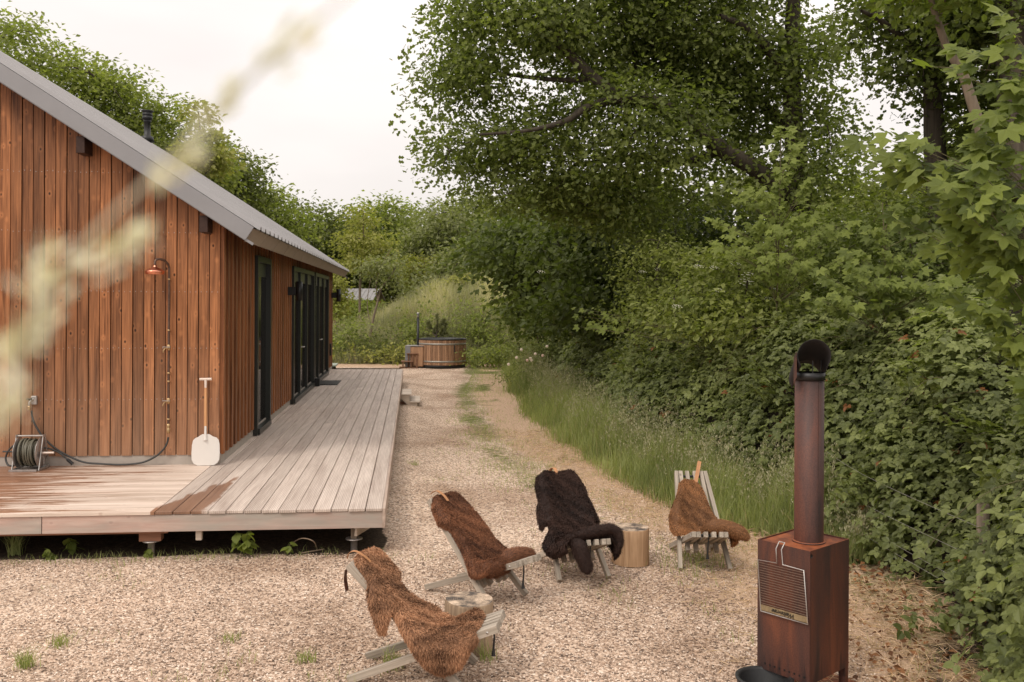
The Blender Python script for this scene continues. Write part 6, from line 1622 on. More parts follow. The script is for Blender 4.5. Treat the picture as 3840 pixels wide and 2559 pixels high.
# dog rose at the far end of the bank
rr_ = make_tree('rose_bush', 'rose bush with a few pale pink flowers at the far end of the bank', 'rose bush',
    [[(1.35, 23.2, 0, 0.02), (1.2, 23.1, 0.8, 0.015), (1.0, 23, 1.3, 0.008)]], [B(2000, 1330, 22.5, 110, 75, .8), B(2130, 1290, 22.5, 120, 80, .8), B(1925, 1400, 22.5, 45, 50, .5)], None, 85, 60, 0.055, M['bramble'], 55, clump=0.17, tpl=OV, twig_r=0.004, tint0=(0.35, 0.94))[0]
for i, (x, y) in enumerate([(2008, 1328), (2036, 1334), (1994, 1352), (1978, 1352), (1938, 1342), (1908, 1367), (1956, 1312), (1990, 1345), (2052, 1300)]):
    z = 21.6; r5 = [place_leaves(tpl_hex(0.5), np.zeros((5, 3)), np.array([[math.cos(k * 1.257) * .4, -1, math.sin(k * 1.257) * .4] for k in range(5)]), np.array([[math.cos(k * 1.257), -0.1, math.sin(k * 1.257)] for k in range(5)]), np.full(5, 0.042), np.full(5, rng.random()))]
    V, T, ti = r5[0]; obj('flower', np_mesh('flower', V, T, M['petal_pink'], tint=ti), rr_, Vector(atd(x, y, z)) - rr_.location)

# ---- grasses
def blades(name, pos, h, w, lean, mat, seed, tint, segs=3, label=None, lodge=0.35, parent=None, top=None):
    rng = np.random.default_rng(seed); n = len(pos); a = rng.random(n) * 2 * PI
    dx, dy = np.cos(a) * lean * rng.random(n) * 1.5, np.sin(a) * lean * rng.random(n) * 1.5
    wa = rng.random(n) * PI; wx, wy = np.cos(wa), np.sin(wa)
    rows = []
    for k in range(segs + 1):
        f = k / segs; hw = w * (1 - f) ** 0.7 * 0.5 if k < segs else 0
        cx = pos[:, 0] + dx * h * f * f; cy = pos[:, 1] + dy * h * f * f; cz = pos[:, 2] + h * f * (1 - lodge * f * (dx * dx + dy * dy) ** 0.5 / max(lean, 1e-3) * 0.6)
        if k < segs: rows += [np.stack([cx - wx * hw, cy - wy * hw, cz], 1), np.stack([cx + wx * hw, cy + wy * hw, cz], 1)]
        else: rows.append(np.stack([cx, cy, cz], 1))
    V = np.stack(rows, 1); K = V.shape[1]; t = []
    for k in range(segs - 1): t += [(2 * k, 2 * k + 1, 2 * k + 3), (2 * k, 2 * k + 3, 2 * k + 2)]
    t.append((2 * segs - 2, 2 * segs - 1, 2 * segs)); t = np.array(t)
    T = (np.arange(n)[:, None, None] * K + t[None]).reshape(-1, 3); TRI[0] += len(T)
    ti = np.repeat(np.clip(tint, 0, 1), K)
    o = obj(name, np_mesh(name, V.reshape(-1, 3), T, mat, tint=ti), parent)
    tag(o, label, 'grass' if label else None, None, 'stuff')
    return o
def heads(name, pos, h, mat, seed, size, parent, tint=0.7):
    """feathery seed heads: a handful of slivers at the top of each stem"""
    rng = np.random.default_rng(seed); n = len(pos); per = 9
    k = np.repeat(np.arange(n), per); f = rng.random(n * per)
    c = pos[k] + np.stack([rng.normal(0, .012, n * per), rng.normal(0, .012, n * per), h[k] * (0.80 + 0.22 * f)], 1)
    ax = np.array([0, 0, 1.0]) + rdir(rng, n * per) * 0.5; nr = rdir(rng, n * per)
    o = leaves_obj(name, tpl_oval(0.16, 0.02), c, nr, ax, size * (0.6 + 0.8 * rng.random(n * per)), np.full(n * per, tint) + rng.normal(0, .15, n * per), mat, parent); o['kind'] = 'stuff'
    return o
rng = np.random.default_rng(71)
n = 60000
y = 7.7 + (31 - 7.7) * rng.random(n) ** 1.5; gx, hx_ = grass_x(y), hedge_x(y) + 0.3
t = rng.random(n) ** 0.9; x = gx + (hx_ - gx) * t + rng.normal(0, 0.07, n) + 0.5 * (vnoise(y, y * 0, 0.9, 46) - 0.5) * (1 - t); ok = (hx_ - gx > 0.05); x, y, t = x[ok], y[ok], t[ok]
clm = vnoise(x, y, 2.2, 41); keep = rng.random(len(x)) < 0.45 + 0.75 * clm; x, y, t = x[keep], y[keep], t[keep]; clm = clm[keep]
hgt = (0.30 + 0.45 * rng.random(len(x))) * (0.55 + 0.6 * clm) * (0.35 + 0.75 * sstep(0, 0.45, t)) * np.interp(y, [7.5, 9, 30], [0.6, 1, 1.15])
gpos = np.stack([x, y, np.zeros(len(x))], 1)
tg = blades('tall_grass', gpos, hgt, 0.007 + 0.0002 * y, 0.35, M['grass'], 72, np.where(rng.random(len(x)) < 0.05, 1.0, 0.1 + 0.55 * vnoise(x, y, 1.3, 42) + 0.3 * rng.random(len(x))).clip(0, 1), 3, 'tall green grass with pale seed heads along the foot of the brambles')
sel = rng.random(len(x)) < 0.05 + 0.16 * vnoise(x, y, 0.8, 45); sel &= t > 0.25
heads('seed_heads', gpos[sel], hgt[sel] * 1.15, M['seedhead'], 73, 0.03, tg, 0.5)
# mound grasses
n = 62000
x = -11.5 + 14.5 * rng.random(n); y = 31.5 + 13 * rng.random(n) ** 1.3
zz_ = mound_z(x, y); ok = (zz_ > 0.03) | (y > 31.8); x, y, zz_ = x[ok], y[ok], zz_[ok]
kk_ = vnoise(x, y, 0.8, 43); keep = rng.random(len(x)) < 0.4 + 0.8 * kk_; x, y, zz_, kk_ = x[keep], y[keep], zz_[keep], kk_[keep]
mh = (0.35 + 0.55 * rng.random(len(x))) * (0.55 + 0.65 * kk_)
blades('mound_grass', np.stack([x, y, zz_ - 0.03], 1), mh, 0.020, 0.55, M['moundgrass'], 74, (0.08 + 0.75 * vnoise(x, y, 0.9, 44) * (0.4 + 0.9 * np.clip(zz_ / 2.2, 0, 1)) + 0.28 * rng.random(len(x))), 3, 'mixed wild grass covering the mound behind the hot tub')
# weeds on the mound: green clumps
def weed_patch(name, label, cx, cy, rx, ry, n, ls, mat, seed, hmax, group=None, cat='weeds'):
    rng = np.random.default_rng(seed); x = cx + rng.normal(0, rx * .5, n); y = cy + rng.normal(0, ry * .5, n); z = mound_z(x, y) + rng.random(n) ** 0.8 * hmax * (0.5 + 0.8 * vnoise(x, y, 1.5, seed))
    p = np.stack([x, y, z], 1) - np.array([cx, cy, 0]); o = empty(name, (cx, cy, 0)); tag(o, label, cat, group)
    leaves_obj('foliage', OV, p, np.array([0, -0.4, 0.7]) + rdir(rng, n) * 0.7, rdir(rng, n) + np.array([0, 0, 0.3]), ls * (0.6 + 0.8 * rng.random(n)), 0.2 + 0.7 * rng.random(n), mat, o)['kind'] = 'stuff'
    ch = [(np.array([[q[0], q[1], 0], [q[0], q[1], q[2] * 0.6], [q[0] * 1.02, q[1], q[2]]]), [0.006, 0.005, 0.003]) for q in p[:: max(1, n // 40)]]
    obj('stems', tubes_mesh('stems', ch, M['twig'], 4), o)['kind'] = 'stuff'
WP = [(1500, 1330, 32.2, 2.2, .9, 1500, .13, 'yellow_leaf', 0.7, 'light green nettle patch at the foot of the mound left of the hot tub'), (1790, 1260, 33.5, 1.2, .8, 1300, .12, 'far_leaf', 1.1, 'leafy weeds on the mound just right of the hot tub'), (1560, 1240, 33.2, .8, .8, 900, .12, 'far_leaf', 1.4, 'leafy weeds on the mound behind the tub heater'),
      (1290, 1240, 33, .9, .9, 1000, .13, 'far_leaf', 1.6, 'weeds between the end of the house and the thin leaning tree'), (1400, 1280, 32.6, 1.3, .7, 900, .11, 'far_dark', .9, 'dark weeds at the foot of the mound below the thin leaning tree'), (1880, 1290, 30.5, 1.4, .9, 1500, .12, 'far_leaf', 1.0, 'leafy weeds right of the hot tub at the foot of the dark trees'), (1700, 1110, 37.5, 1.6, .9, 900, .13, 'yellow_leaf', .5, 'yellow green weeds on top of the mound')]
for i, (sx, sy, Z, rx, ry, n, ls, mt, hm, lb) in enumerate(WP):
    p = atd(sx, sy, Z); weed_patch('weed_clump', lb, p.x, p.y, rx, ry, n, ls, M[mt], 80 + i, hm, 'weed clumps on and beside the mound', 'weeds')
# small pine behind the tub
pb_ = atd(1635, 1300, 32.4); pz_ = float(mound_z(np.array(pb_.x), np.array(pb_.y))); pn_ = empty('small_pine', (pb_.x, pb_.y, pz_)); tag(pn_, 'small dark bushy pine on the mound directly behind the hot tub', 'pine')
rng = np.random.default_rng(90); ptop = 0.82 * (H - uv(1640, 1155)[1] / F * 32.4 - pz_)
sp_c = []; 
m = MB(); m.tube([(0, 0, 0), (0.02, 0, ptop * .5), (0.05, 0, ptop)], [0.05, 0.035, 0.012], 7); m.build('trunk', M['bark'], pn_)
shoots = []
for i in range(26):
    f = rng.random(); a = rng.random() * 6.28; r = 0.6 * (1 - f * 0.75); b = np.array([math.cos(a) * r, math.sin(a) * r, ptop * (0.12 + 0.7 * f)]); shoots.append((b, b + np.array([math.cos(a) * .14, math.sin(a) * .14, 0.26])))
shoots.append((np.array([0.03, 0, ptop * .7]), np.array([0.05, 0, ptop + .1])))
obj('branches', tubes_mesh('branches', [(np.array([[0, 0, b[2] * .8], (b * .6 + np.array([0, 0, b[2] * .3])), b, e]), [0.02, 0.015, 0.01, 0.005]) for b, e in shoots], M['bark'], 5), pn_)['kind'] = 'stuff'
k = np.repeat(np.arange(len(shoots)), 320); f = rng.random(len(k))[:, None]; S = np.array([s[0] for s in shoots])[k]; E2 = np.array([s[1] for s in shoots])[k]; dS = unit(E2 - S); side_ = rdir(rng, len(k))
leaves_obj('needles', tpl_oval(0.05, 0.0), S + (E2 - S) * f, rdir(rng, len(k)), dS * 1.0 + side_ * 0.8, np.full(len(k), 0.15), 0.2 + 0.7 * rng.random(len(k)), M['pine'], pn_)['kind'] = 'stuff'

# ---- far trees
FT = [ # label, (limb top), blobs, material, n, per, size, clump
    ('tall bright green maple rising behind the left end of the roof', 34, [(60, 330, 250, 260), (-250, 250, 250, 300), (240, 420, 220, 240)], 'far_leaf', 190, 110, 0.20, 0.55, 3),
    ('bright green maple above the roof just left of the flue', 36, [(420, 470, 170, 190), (540, 560, 170, 200)], 'far_leaf', 130, 105, 0.19, 0.5, 4),
    ('maple above the roof just right of the flue', 37, [(690, 640, 150, 190), (600, 700, 150, 150)], 'far_leaf', 100, 95, 0.20, 0.5, 5),
    ('dark green round tree behind the middle of the roof', 40, [(870, 720, 120, 150), (800, 760, 120, 150)], 'far_dark', 105, 90, 0.21, 0.5, 6),
    ('mid green tree behind the roof, left of the dip in the treeline', 48, [(1030, 820, 120, 110), (960, 860, 120, 110)], 'far_leaf', 80, 80, 0.25, 0.6, 7),
    ('grey green tree above the eave at the far end of the roof', 58, [(1170, 880, 130, 120), (1140, 960, 150, 130)], 'far_dark', 80, 80, 0.27, 0.7, 8),
    ('round pale tree in the middle of the far treeline', 62, [(1420, 870, 150, 110), (1450, 960, 160, 120), (1510, 840, 90, 70)], 'far_leaf', 120, 80, 0.30, 0.75, 9),
    ('dark tree behind the yellow green sapling', 60, [(1290, 930, 120, 110), (1280, 1020, 130, 90), (1440, 1040, 120, 80)], 'far_dark', 100, 70, 0.27, 0.7, 10),
    ('grey green willow left of the big oak', 44, [(1690, 890, 120, 130), (1640, 980, 130, 120), (1560, 960, 60, 90)], 'willow', 130, 85, 0.20, 0.55, 11),
    ('dark tree in the treeline right behind the willow', 52, [(1620, 850, 90, 70), (1780, 860, 130, 120), (1850, 950, 120, 140)], 'far_dark', 110, 75, 0.26, 0.6, 12),
    ('olive green bushy tree on the right shoulder of the mound', 40, [(1760, 1010, 110, 90), (1690, 1060, 110, 60), (1850, 1050, 90, 80)], 'willow', 95, 75, 0.18, 0.5, 13),
]
for lb, Z, bl, mt, nn_, per, ls, clp, sd in FT:
    x0, y0_ = bl[0][0], min(b[1] for b in bl); g0 = atd(x0, 1130, Z); tp_ = atd(x0, y0_, Z)
    limbs = [[(g0.x, g0.y, 0, 0.28), (g0.x + .3, g0.y, tp_.z * .5, 0.2), (tp_.x, tp_.y, tp_.z, 0.06)]]
    rgx = random.Random(sd)
    for b in bl[1:]:
        q = atd(b[0], b[1], Z); limbs.append([(g0.x + .1, g0.y, tp_.z * .3, .14), ((g0.x + q.x) / 2, g0.y, q.z * .7, .1), (q.x, q.y, q.z, .04)])
    bbs = [B(b[0], b[1], Z, b[2], b[3], min(3.0, b[2] * Z / F)) for b in bl] + [B(x0, 1120, Z, 120, 60, 1.5, .4)]
    make_tree('maple_tree' if 'maple' in lb else ('willow_tree' if 'willow' in lb else 'leafy_tree'), lb, 'tree', limbs, bbs, None, nn_, per, ls, M[mt], 100 + sd, clump=clp, tpl=OV, flat=0.6, shell=0.55, twig_r=0.02, tint0=(0.05, 0.94))
for i, (sx, Z, rx) in enumerate([(1250, 66, 160), (1400, 68, 170), (1540, 64, 150), (1680, 60, 150), (1820, 52, 150), (1960, 46, 150)]):
    shrub(sx, 1010, Z, rx, 130, 70, 45, 0.42, M['far_dark' if i % 2 else 'far_leaf'], 170 + i, ['low dark tree far behind the end of the house', 'low tree far behind the cabin roof', 'low tree far behind the left side of the mound', 'low tree far behind the top of the mound', 'low tree far behind the right shoulder of the mound', 'low tree far behind the dark maple understory'][i], 'tree', OV, 2.5, clump=0.9, name='leafy_tree')
# light yellow-green slender tree and others near the cabin
make_tree('slender_tree', 'slender yellow green young tree in front of the far cabin', 'tree', [L_([(1350, 1165, 40, .06), (1352, 1050, 40, .055), (1360, 950, 40, .04), (1365, 800, 40, .02)])],
    [B(1360, 840, 40, 55, 60), B(1365, 920, 40, 95, 60), B(1360, 990, 40, 100, 40)], None, 55, 55, 0.17, M['yellow_leaf'], 131, bark='bark_pale', clump=0.38, flat=0.35, shell=0.1, twig_r=0.012)
make_tree('slender_tree', 'young pale tree against the far corner of the house', 'tree', [L_([(1262, 1180, 36, .04), (1262, 1080, 36, .03), (1264, 1000, 36, .015)])], [B(1262, 1080, 36, 28, 90), B(1270, 1150, 36, 30, 50)], None, 34, 45, 0.14, M['yellow_leaf'], 132, bark='bark_pale', clump=0.22, shell=0.1)
make_tree('thin_tree', 'thin bare stemmed tree leaning right on the slope of the mound', 'tree', [L_([(1384, 1300, 34, .05), (1400, 1200, 34, .045), (1418, 1130, 34, .04), (1432, 1080, 34, .03), (1470, 1030, 34, .02), (1490, 990, 34, .012)]), L_([(1418, 1130, 34, .03), (1412, 1060, 34, .02), (1440, 980, 34, .012), (1470, 930, 34, .008)]), L_([(1385, 1195, 34.2, .02), (1378, 1130, 34.2, .015), (1392, 1040, 34.2, .008)])],
    [B(1450, 1000, 34, 80, 50), B(1480, 1070, 34, 50, 20), B(1400, 1010, 34, 50, 40)], None, 46, 26, 0.13, M['willow'], 133, bark='bark_pale', clump=0.3, shell=0.1, twig_r=0.007)
make_tree('slender_tree', 'yellow green young tree on the top of the mound', 'tree', [L_([(1588, 1110, 42, .05), (1590, 1050, 42, .04), (1592, 980, 42, .02)])], [B(1585, 1010, 42, 60, 60), B(1610, 1060, 42, 70, 40), B(1560, 1060, 42, 60, 40)], None, 50, 50, 0.16, M['yellow_leaf'], 134, bark='bark_pale', clump=0.35, shell=0.1)
make_tree('slender_tree', 'young tree with a tuft of leaves showing above the roof slope', 'tree', [L_([(800, 1150, 24.5, .06), (790, 800, 24.5, .04), (760, 560, 24.5, .025), (745, 420, 24.5, .012)])], [B(745, 430, 24.5, 40, 40), B(770, 500, 24.5, 55, 30), B(790, 600, 24.5, 70, 60), B(720, 560, 24.5, 60, 50)], None, 46, 40, 0.17, M['yellow_leaf'], 135, clump=0.2, shell=0.1, twig_r=0.008)

shrub(1330, 1160, 46, 110, 26, 60, 50, 0.16, M['far_leaf'], 190, 'low leafy bush in front of the far cabin wall', 'shrub', OV, 1.0, clump=0.35)
# ---- fence
fpz = at(3693, 2320, 0); fp_ = Vector((3.23, 6.2, 0))
fen = empty('wire_fence', fp_); tag(fen, 'old wire fence with a weathered post half buried in the brambles', 'fence')
m = MB(); m.lathe([(0.0, -0.05), (0.042, -0.05), (0.043, 0.4), (0.042, 0.84), (0.036, 0.855), (0.0, 0.86)], n=14); m.build('post', M['post'], fen)
m = MB(); m.lathe([(0.0, -0.05), (0.042, -0.05), (0.043, 0.4), (0.042, 0.84), (0.036, 0.855), (0.0, 0.86)], (0.05, 4.2, 0), 14); m.build('post', M['post'], fen)
for zw, x2, z2 in ((0.70, -0.16, 0.86), (0.48, -0.15, 0.55), (0.27, -0.13, 0.36)):
    m = MB(); P = [(-0.02 + 0.3, -2.5, zw - 0.04), (-0.045, 0, zw), (x2 - 0.02, 2.1, (zw + z2) / 2 - 0.03), (0.02, 4.2, z2)]
    m.tube(smooth_path(P, 5), 0.0016, 5); m.build('wire', M['wire'], fen)
m = MB(); m.tube(smooth_path([(-0.05, 3.2, 0.42), (-0.22, 2.9, 0.30), (-0.26, 2.2, 0.26), (-0.16, 1.2, 0.22), (-0.05, 0.0, 0.2)], 5), 0.0016, 5); m.build('wire', M['wire'], fen)

# ---- loose ground cover
rng = np.random.default_rng(140)
def scatter(n, f): 
    x = rng.uniform(-6, 3.6, n); y = 3.6 + 12 * rng.random(n) ** 1.3
    k = rng.random(n) < f(x, y); return x[k], y[k]
def strawd(x, y):
    d = grass_x(y) - x; a = sstep(1.5, 0.1, d) * sstep(-0.3, 0.1, d) * (0.35 + 0.6 * vnoise(x, y, 1.1, 5)); a = np.where((y < 7.2) & (x > 1.9), sstep(1.9, 2.6, x) * 0.9 * sstep(0.4, 0.0, x - hedge_x(y)), a)
    return np.maximum(a, sstep(5.2, 4.2, y) * sstep(-.3, -1.8, x) * 0.75 * vnoise(x, y, 2.0, 5))
x, y = scatter(150000, lambda x, y: strawd(x, y)); n = len(x); a = rng.random(n) * 2 * PI
pos = np.stack([x, y, 0.006 + 0.03 * rng.random(n) ** 2 * (1 + 1.5 * (x > 2.2))], 1); ax = np.stack([np.cos(a), np.sin(a), rng.normal(0, .12, n)], 1)
so_ = leaves_obj('dry_grass', tpl_oval(0.022, 0.0), pos, np.array([0, 0, 1.0]) + rng.normal(0, .3, (n, 3)), ax, 0.06 + 0.10 * rng.random(n), 0.1 + 0.8 * rng.random(n), M['straw']); tag(so_, 'cut dry grass lying between the gravel and the tall grass', 'dry grass', None, 'stuff')
def greend(x, y):
    d = grass_x(y) - x; c = vnoise(x, y, 3.2, 61); c2 = vnoise(x, y, 0.7, 62)
    a = sstep(2.9, 0.5, d) * sstep(0.45, 0.75, c) * 0.55 * sstep(5.8, 8.2, y); a = np.maximum(a, sstep(0.78, 0.85, c) * 0.35 * sstep(0.4, 0.6, c2) * (d > -0.3)); 
    P = (x - FR.x) * GD.x + (y - FR.y) * GD.y; T_ = (x - FR.x) * HD.x + (y - FR.y) * HD.y
    ud = (P < 0.02) & (T_ > 0.12); a = np.where(ud, 0.0, a)
    a = np.maximum(a, sstep(5.6, 4.3, y) * sstep(0.5, -1.5, x) * sstep(0.5, 0.8, c) * 0.5)
    band = (P < -0.4) & (T_ > -0.05) & (T_ < 0.22); a = np.where(band, 0.8 * sstep(0.3, 0.6, vnoise(x, y, 1.7, 63)), a)
    return a
x, y = scatter(90000, greend)
xf = rng.uniform(-1.2, 2.2, 60000); yf = rng.uniform(11, 31, 60000); df = grass_x(yf) - xf
kf = rng.random(60000) < (np.exp(-((df - 1.15) / 0.45) ** 2) * 0.7 + 0.25 * sstep(0.45, 0.1, df) + 0.35 * sstep(18, 26, yf) * sstep(3.0, 1.0, df)) * (0.25 + 0.75 * sstep(0.3, 0.6, vnoise(xf, yf, 2.1, 66))) * (df > 0)
x = np.concatenate([x, xf[kf]]); y = np.concatenate([y, yf[kf]]); n = len(x)
blades('low_grass', np.stack([x, y, np.zeros(n)], 1), 0.03 + 0.06 * rng.random(n), 0.0045, 0.8, M['grass'], 141, 0.35 + 0.5 * rng.random(n), 2, 'short green grass tufts scattered on the gravel')
# a few upright tufts one can point to
def tuft(p, n, h, seed, label, r=0.03, mat='grass'):
    rg_ = np.random.default_rng(seed); e = empty('grass_tuft', p); tag(e, label, 'grass tuft', 'upright grass tufts')
    pp_ = np.stack([rg_.normal(0, r, n), rg_.normal(0, r, n), np.zeros(n)], 1); o = blades('blades', pp_, h * (0.5 + 0.6 * rg_.random(n)), 0.005, 0.6, M[mat], seed, 0.3 + 0.5 * rg_.random(n), 3, None, parent=e)
for i, (sx, sy, n, h, lb) in enumerate([(1552, 1760, 90, 0.16, 'upright grass tuft alone on the gravel beside the deck edge'), (100, 2500, 90, 0.16, 'grass tuft at the bottom left edge of the gravel'), (230, 2420, 60, 0.11, 'small grass tuft second from the left on the gravel'), (60, 2080, 120, 0.28, 'tall grass tuft in front of the dark space under the deck'),
        (1470, 2510, 60, 0.20, 'thin grass tuft under the nearest chair'), (1830, 2470, 40, 0.16, 'thin grass tuft by the front leg of the nearest chair'), (2600, 2110, 260, 0.12, 'wide grass tuft under the chair with the curly fur'), (1150, 2480, 60, 0.1, 'low grass tuft left of the nearest chair'), (870, 2400, 50, 0.07, 'tiny brown green tuft in the middle of the foreground gravel')]):
    tuft(at(sx, sy, 0), n, h, 150 + i, lb, 0.03 if n < 200 else 0.16)
# leaf litter near the brambles and under the deck
n = 1000; y = rng.uniform(4.3, 8.5, n); x = hedge_x(y) + rng.normal(-0.15, 0.28, n); pos = np.stack([x, y, 0.012 + 0.03 * rng.random(n)], 1)
lt = leaves_obj('leaf_litter', tpl_oval(0.32, 0.12), pos, np.array([0, 0, 1.0]) + rng.normal(0, .45, (n, 3)), rdir(rng, n) * np.array([1, 1, .2]), 0.025 + 0.04 * rng.random(n), rng.random(n) * 0.9, M['dead_leaf']); tag(lt, 'brown dead leaves on the ground along the foot of the brambles', 'leaf litter', None, 'stuff')

# ---- weeds under the deck edge
def nettle(p, label, n, ls, hmax, seed, group='leafy weeds under the deck edge'):
    rg_ = random.Random(seed); e = empty('leafy_weed', p); tag(e, label, 'weed', group)
    v, t = tpl_hex(0.36); V = [(0, 0, 0)]
    out = []; nseg = 11
    for k in range(nseg + 1):
        f = k / nseg; w_ = 0.38 * math.sin(PI * f ** 0.75) * (1 + (0.12 if k % 2 else -0.08)); out.append((w_, f))
    VV, TT = [], []
    for k, (w_, f) in enumerate(out): VV += [(-w_, f, 0.05 - 0.12 * f * f), (0, f, -0.12 * f * f), (w_, f, 0.05 - 0.12 * f * f)]
    for k in range(nseg): b = 3 * k; TT += [(b, b + 1, b + 4), (b, b + 4, b + 3), (b + 1, b + 2, b + 5), (b + 1, b + 5, b + 4)]
    lib = [np_mesh('leaf', VV, TT, M['maple'], tint=np.full(len(VV), q), smooth=False) for q in (0.3, 0.6, 0.9)]
    stems = []
    for s in range(max(1, n // 7)):
        a = rg_.uniform(0, 6.28); hh_ = hmax * rg_.uniform(.6, 1); top = Vector((math.cos(a) * hh_ * .35, math.sin(a) * hh_ * .3 - .04, hh_)); stems.append(([(0, 0, 0), tuple(top * .5 + Vector((0, 0, .03))), tuple(top)], [0.003, .0025, .002]))
        for q in range(n // max(1, n // 7)):
            f = rg_.uniform(.3, 1); o = obj('leaf', rg_.choice(lib), e, top * f, (rg_.uniform(-.9, -.1), rg_.uniform(-.3, .3), rg_.uniform(0, 6.28)), None); o.scale = [ls * rg_.uniform(.6, 1.15)] * 3
    obj('stems', tubes_mesh('stems', stems, M['grass'], 5), e)['kind'] = 'stuff'
nettle(at(915, 2085, 0), 'largest nettle with pale serrated leaves under the deck edge', 26, 0.10, 0.27, 1)
nettle(at(1075, 2078, 0), 'small nettle between the largest nettle and the corner post', 9, 0.075, 0.12, 2)
nettle(at(560, 2085, 0), 'small round leaved weed beside the timber block', 8, 0.07, 0.09, 3)
nettle(at(190, 2095, 0), 'ivy leaved weed under the left part of the deck', 14, 0.09, 0.11, 4)
nettle(at(285, 2075, 0), 'upright weed left of the timber block under the deck', 12, 0.09, 0.17, 5)
nettle(at(1485, 1818, 0), 'single broad leaf poking out from under the deck side', 2, 0.13, 0.05, 6)
m = MB(); m.tube(smooth_path([at(1085, 2045, .05), at(1130, 2020, .14), at(1175, 2030, .13), at(1190, 2060, 0.01)], 6), 0.005, 6); tw_ = m.build('dry_stalk', M['twig']); tag(tw_, 'bent dry stalk arching under the deck near the corner', 'dry stalk')
m = MB(); m.tube([at(1130, 2075, .01), at(1215, 2060, .015)], 0.006, 6); tw_ = m.build('dry_stick', M['twig']); tag(tw_, 'dry stick lying under the deck near the corner post', 'stick')

# ---- pebbles: real relief on the near gravel
def pebble_field():
    rg_ = np.random.default_rng(160); n = 190000
    y = 3.55 + 7.5 * rg_.random(n) ** 1.5; x = -6.5 + 10 * rg_.random(n)
    inview = (x / y > -0.60) & (x / y < 0.60)
    P = (x - FR.x) * GD.x + (y - FR.y) * GD.y; T_ = (x - FR.x) * HD.x + (y - FR.y) * HD.y
    ok = inview & ~((P < 0) & (T_ > 0.1)) & (rg_.random(n) > strawd(x, y) * 0.85) & (x < hedge_x(y) - 0.3) & (x < grass_x(y) + 0.1)
    x, y = x[ok], y[ok]; n = len(x)
    me = bpy.data.meshes.new('gravel'); me.vertices.add(n); me.vertices.foreach_set('co', np.stack([x, y, 0.001 + 0 * x], 1).astype(np.float32).ravel()); me.update()
    o = obj('gravel', me); tag(o, 'loose pale pink and cream pebbles on the near yard', 'gravel', None, 'stuff')
    ng = bpy.data.node_groups.new('gravel_scatter', 'GeometryNodeTree'); ng.interface.new_socket('Geometry', in_out='INPUT', socket_type='NodeSocketGeometry'); ng.interface.new_socket('Geometry', in_out='OUTPUT', socket_type='NodeSocketGeometry')
    nn, ll = ng.nodes, ng.links; gi = nn.new('NodeGroupInput'); go = nn.new('NodeGroupOutput')
    ico = nn.new('GeometryNodeMeshIcoSphere'); ico.inputs['Radius'].default_value = 1.0; ico.inputs['Subdivisions'].default_value = 1
    sm = nn.new('GeometryNodeSetMaterial'); sm.inputs['Material'].default_value = pebble_mat()
    iop = nn.new('GeometryNodeInstanceOnPoints')
    rs = nn.new('FunctionNodeRandomValue'); rs.data_type = 'FLOAT_VECTOR'; rs.inputs[0].default_value = (0.0025, 0.0025, 0.0015); rs.inputs[1].default_value = (0.0095, 0.0085, 0.005)
    rr = nn.new('FunctionNodeRandomValue'); rr.data_type = 'FLOAT_VECTOR'; rr.inputs[0].default_value = (-0.5, -0.5, 0); rr.inputs[1].default_value = (0.5, 0.5, 6.28)
    ll.new(ico.outputs['Mesh'], sm.inputs['Geometry']); ll.new(sm.outputs[0], iop.inputs['Instance']); ll.new(gi.outputs[0], iop.inputs['Points']); ll.new(rs.outputs[0], iop.inputs['Scale']); ll.new(rr.outputs[0], iop.inputs['Rotation']); ll.new(iop.outputs[0], go.inputs[0])
    md = o.modifiers.new('scatter', 'NODES'); md.node_group = ng
def pebble_mat():
    m, n, l, b = newmat('pebble'); oi = n.new('ShaderNodeObjectInfo')
    r = ramp(n, [(0.0, (0.11, 0.082, 0.065)), (0.18, (0.33, 0.24, 0.175)), (0.42, (0.51, 0.37, 0.27)), (0.72, (0.66, 0.50, 0.38)), (1.0, (0.85, 0.74, 0.63))]); l.new(oi.outputs['Random'], r.inputs['Fac'])
    geo = n.new('ShaderNodeNewGeometry'); big = noise(n, l, geo.outputs['Position'], 0.55, 5, 0.6); bigr = ramp(n, [(0.34, (0.66, 0.60, 0.55)), (0.52, g(1.0)), (0.68, g(1.1))]); l.new(big, bigr.inputs['Fac'])
    l.new(mixc(n, l, 1.0, r.outputs['Color'], bigr.outputs['Color'], 'MULTIPLY'), b.inputs['Base Color']); b.inputs['Roughness'].default_value = 0.85
    return m
pebble_field()

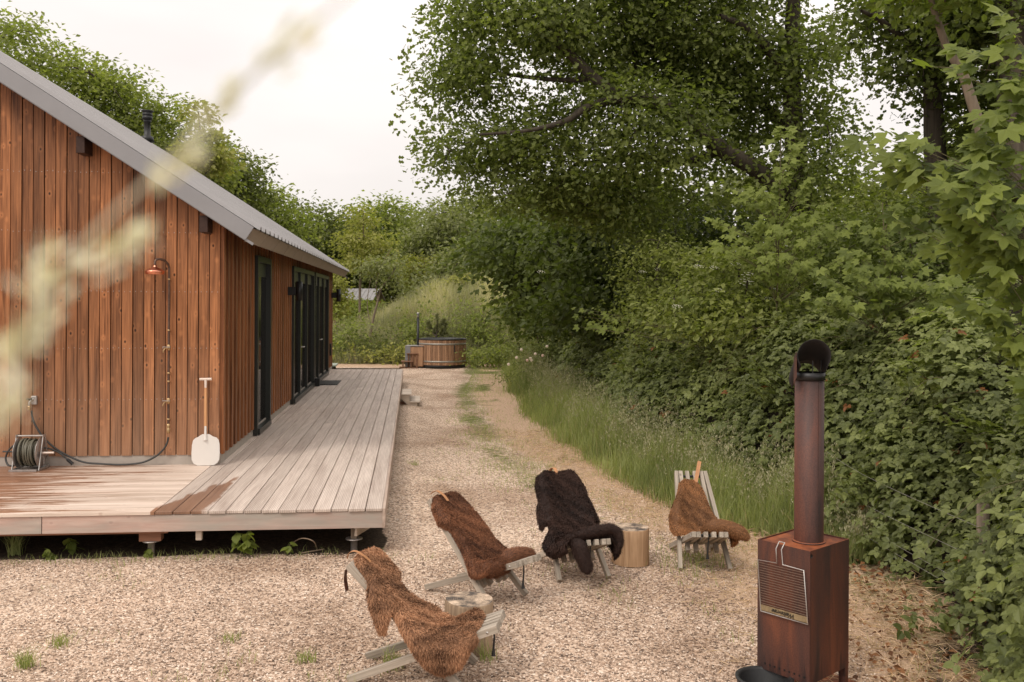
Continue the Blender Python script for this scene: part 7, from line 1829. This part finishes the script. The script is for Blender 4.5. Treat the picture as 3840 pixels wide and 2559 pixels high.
# ---- out of focus flowering grass right in front of the lens
def near_grass():
    e = empty('flowering_grass', (-0.10, 0.25, 1.75)); tag(e, 'pale flowering grass stem very close and blurred across the upper left', 'grass stem')
    O_ = Vector(e.location)
    def pp(sx, sy, Z): return Vector(atd(sx, sy, Z * 0.72)) - O_
    rg_ = random.Random(5); rn = np.random.default_rng(5)
    path = smooth_path([pp(-150, 1900, .36), pp(20, 1480, .36), pp(170, 1130, .355), pp(330, 900, .35), pp(600, 640, .34), pp(820, 410, .33), pp(1020, 220, .32), pp(1240, 40, .31), pp(1420, -120, .30)], 6)
    m = MB(); m.tube(path, [0.0011 - 0.0007 * i / len(path) for i in range(len(path))], 6); m.build('stem', M['nearstem'], e)
    V, T, ti = [], [], []
    def spike(a, b, n, ln):
        P, A_, S_ = [], [], []
        for k in range(n):
            f = rg_.random(); c = a.lerp(b, f); P.append(tuple(c + Vector((rg_.gauss(0, .0018), rg_.gauss(0, .0015), rg_.gauss(0, .0018))))); d = (b - a).normalized(); A_.append((d.x + rg_.gauss(0, .3), d.y + rg_.gauss(0, .3), d.z + rg_.gauss(0, .3))); S_.append(ln * rg_.uniform(.6, 1.1))
        return np.array(P), np.array(A_), np.array(S_)
    segs = [(pp(90, 1500, .36), pp(10, 1330, .36), 16), (pp(30, 1340, .36), pp(170, 1180, .355), 26), (pp(120, 1150, .35), pp(200, 930, .35), 22), (pp(300, 1010, .345), pp(500, 900, .345), 26), (pp(560, 720, .34), pp(760, 500, .335), 16), (pp(760, 480, .33), pp(900, 340, .325), 12), (pp(960, 270, .32), pp(1180, 90, .315), 14), (pp(-30, 1650, .36), pp(40, 1480, .36), 14)]
    for a, b, n in segs:
        P, A_, S_ = spike(a, b, int(n * 1.5), 0.0086); o = leaves_obj('spikelet', tpl_oval(0.16, 0.05), P, rdir(rn, len(P)), A_, S_, rn.random(len(P)), M['nearflower'], e)
M['nearstem'] = plain('pale_stem', (0.52, 0.49, 0.36), 0.6)
M['nearflower'] = leafmat('pale_spikelet', (0.66, 0.63, 0.48), (0.90, 0.86, 0.73), 0.15)
near_grass()
print('leaf triangles', TRI[0])
